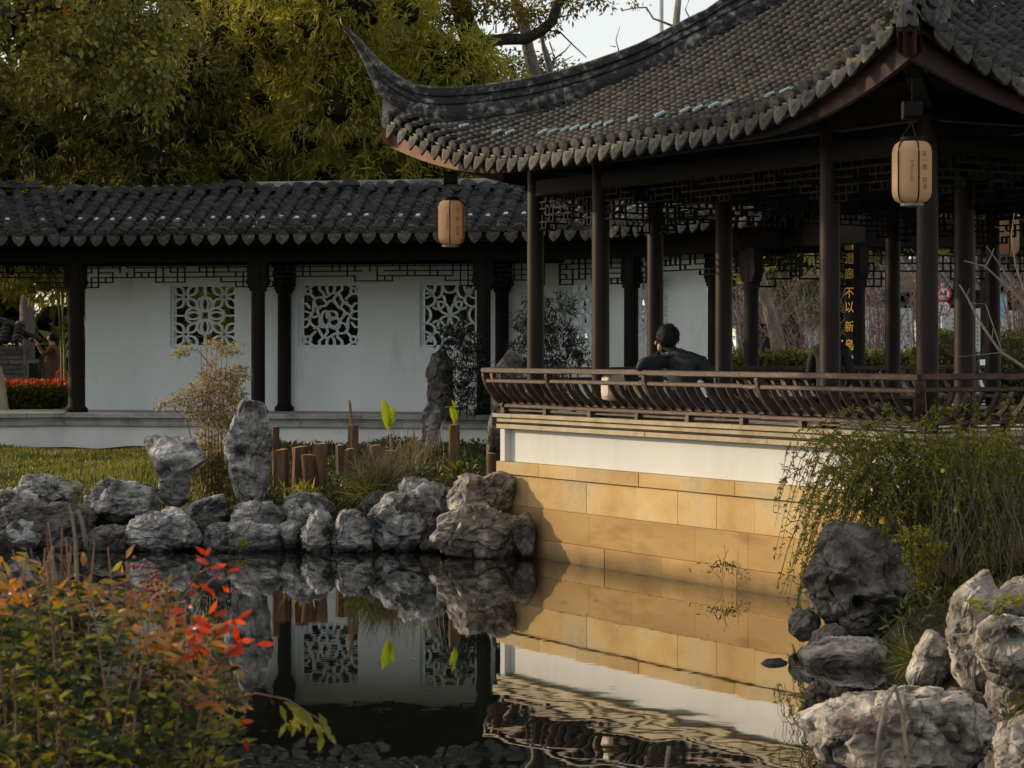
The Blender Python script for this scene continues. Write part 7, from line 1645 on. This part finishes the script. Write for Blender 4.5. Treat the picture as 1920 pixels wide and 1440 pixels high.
# pavement strip, stele wall with engraved columns of characters
mb = MB(); mb.obox(Vector((3, 40.6, gw-.2)), Vector((30, 0, 0)), Vector((0, 16, 0)), UP*.21); o = mb.build('pavement', M_pave); o['kind'] = 'structure'
sw = thing('stele_wall', 'pale grey stone wall with engraved columns of tiny characters', 'wall', P(1750, 660, 55))
xs = [(1600, 1712), (1716, 1760), (1765, 1850), (1858, 2000)]
for i, (xa, xb) in enumerate(xs):
    a, b = P(xa, 580, 55+i*.15), P(xb, 580, 55+i*.15); z1 = zp(578+(i % 2)*4, 55); mb = MB(); mb.bbox(((a.x+b.x)/2, a.y, (gw+z1)/2), (1, 0, 0), (0, 1, 0), UP, b.x-a.x, .2, z1-gw); mb.build('stone_panel', M_stele, sw)
    mk = MB(); x = a.x+.12
    while x < b.x-.1:
        z = z1-.16
        while z > gw+.5:
            if random.random() < .8: mk.cbox((x+random.gauss(0, .006), a.y-.102, z), (1, 0, 0), (0, 1, 0), UP, .055*random.uniform(.6, 1.1), .006, .035)
            z -= .105
        x += .15
    mk.build('engraved_text', M_ink, sw, kind='stuff')
# traffic signs
def disc(c, r, y0, y1, mat, name, parent, n=28, r_in=0.0):
    V = []; Fc = []
    for k in range(n):
        a = 2*math.pi*k/n
        for rr in (r_in, r):
            for y in (y0, y1): V.append((c.x+rr*math.cos(a), y, c.z+rr*math.sin(a)))
    for k in range(n):
        i, j = 4*k, 4*((k+1) % n); Fc += [(i, i+2, j+2, j), (i+1, j+1, j+3, i+3), (i+2, i+3, j+3, j+2), (i, j, j+1, i+1)]
    return mobj(name, arr_mesh(name, V, Fc), mat, parent)
sg = thing('traffic_sign', 'round red-ringed road signs on a grey post behind the closest corner column', 'sign', P(1770, 700, 52)); c1 = P(1768, 551, 52); c2 = P(1768, 577, 52); r1 = 15/F*52
mb = MB(); mb.tube([Vector((c1.x, 52.06, gw)), Vector((c1.x, 52.06, c1.z+.25))], .035, 8); mb.build('post', M_steel, sg)
disc(c1, r1*.8, 51.96, 52.0, M_signwhite, 'sign_face', sg); disc(c1, r1, 51.95, 52.01, M_signred, 'red_ring', sg, r_in=r1*.8)
mb = MB(); mb.cbox((c1.x, 51.945, c1.z), (.7, 0, -.7), (0, 1, 0), (.7, 0, .7), r1*1.7, .01, .035); mb.build('red_bar', M_signred, sg); mb = MB(); mb.cbox((c1.x, 51.955, c1.z), (1, 0, 0), (0, 1, 0), UP, r1*.9, .01, .06); mb.cbox((c1.x+.06, 51.955, c1.z+.03), (1, 0, 0), (0, 1, 0), UP, .05, .01, .12); mb.build('pictogram', M_ink, sg)
disc(c2, r1*.8, 51.96, 52.0, M_signwhite, 'sign_face', sg); disc(c2, r1*.9, 51.95, 52.01, M_signred, 'red_ring', sg, r_in=r1*.82); lettering('numerals', '20', r1*1.1, Vector((c2.x, 51.94, c2.z)), Vector((1, 0, 0)), UP, M_ink, sg)
bs2 = thing('blue_sign', 'small pale blue notice sign at the right picture edge', 'sign', P(1881, 620, 50)); c = P(1881, 572, 50)
mb = MB(); mb.bbox(c, UP, (1, 0, 0), (0, 1, 0), .5, .16, .05); mb.build('panel', M_signblue, bs2); mb = MB(); mb.tube([Vector((c.x, 50.05, gw)), Vector((c.x, 50.05, c.z))], .03, 6); mb.build('post', M_steel, bs2)
# street tree with whitewashed foot
wt = P(1846, 745, 35); wt.z = .85
wto = crown_tree('street_tree', 'tree trunk with a whitewashed foot between two dark columns', wt, [wt, P(1846, 660, 35), P(1845, 560, 35), P(1838, 480, 35), P(1830, 380, 35)], None, [(*P(1835+dx, y, 35), .5) for dx, y in ((0, 300), (40, 330), (-30, 310), (20, 260))], 800, .1, .05, L_camphor, M_bark, 4, None, .075)
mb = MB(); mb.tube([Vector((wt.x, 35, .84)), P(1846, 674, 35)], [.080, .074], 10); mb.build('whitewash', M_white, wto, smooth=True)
# houses beyond
def house(label, xa, xb, ye, yr, Y, wall, gable):
    a, b = P(xa, ye, Y), P(xb, ye, Y); zr = zp(yr, Y); o = thing('garden_house', label, 'house', Vector(((a.x+b.x)/2, Y, gw)), 'houses beyond the park'); w = b.x-a.x
    mb = MB(); mb.obox(Vector((a.x, Y, gw)), Vector((w, 0, 0)), Vector((0, 5, 0)), UP*(a.z-gw)); mb.build('wall', wall, o)
    mb = MB(); V = [(a.x-.4, Y-.6, a.z-.1), (b.x+.4, Y-.6, a.z-.1), (b.x+.4, Y+2.5, zr), (a.x-.4, Y+2.5, zr), (a.x-.4, Y+5.6, a.z-.1), (b.x+.4, Y+5.6, a.z-.1)]; mb.add(V, [(0, 1, 2, 3), (3, 2, 5, 4), (0, 3, 4), (1, 5, 2)]); ro = mb.build('roof', M_tile, o)
    T = []; n = int(w/.32)
    for i in range(n+1):
        x = a.x-.3+i*(w+.6)/n; sl = Vector((0, 3.1, zr-a.z+.1)); L = sl.length; sl.normalize(); ez = Vector((1, 0, 0)).cross(sl)
        k = 0
        while k*.22 < L: T.append(((x, Y-.6+sl.y*k*.22, a.z-.08+sl.z*k*.22), (1, 0, 0), tuple(sl), tuple(ez))); k += 1
    V_, F_ = stamp(*cover_tile(.2, .3, .02, 4), T); mobj('roof_tiles', arr_mesh('roof_tiles', V_, F_), M_tile, o, 'stuff')
    for t in (.25, .6):
        mb = MB(); mb.cbox((a.x+w*t, Y-.02, gw+1.4), (1, 0, 0), (0, 1, 0), UP, .9, .06, 1.1); mb.build('window', M_black, o)
    if gable:
        g0, g1 = P(gable[0], gable[2], Y-.8), P(gable[1], gable[2], Y-.8); gz0 = zp(gable[3], Y-.8); mb = MB()
        mb.add([(g0.x, Y-.8, g0.z), (g1.x, Y-.8, g0.z+.25), (g1.x, Y-.8, gz0-.8), (g0.x+.35, Y-.8, gz0), (g0.x, Y-.8, gz0), (g0.x, Y-.5, g0.z), (g1.x, Y-.5, g0.z+.25), (g1.x, Y-.5, gz0-.8), (g0.x+.35, Y-.5, gz0), (g0.x, Y-.5, gz0)], [(0, 4, 3, 2, 1), (5, 6, 7, 8, 9), (0, 1, 6, 5), (1, 2, 7, 6), (2, 3, 8, 7), (3, 4, 9, 8), (4, 0, 5, 9)]); mb.build('gable_wall', M_warmwhite, o)
house('grey-roofed house behind the road signs', 1745, 1880, 538, 478, 60, M_black, None)
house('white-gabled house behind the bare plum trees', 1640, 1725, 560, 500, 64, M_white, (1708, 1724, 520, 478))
house('low white building behind the hedge left of the middle column', 1380, 1540, 600, 560, 62, M_white, None)
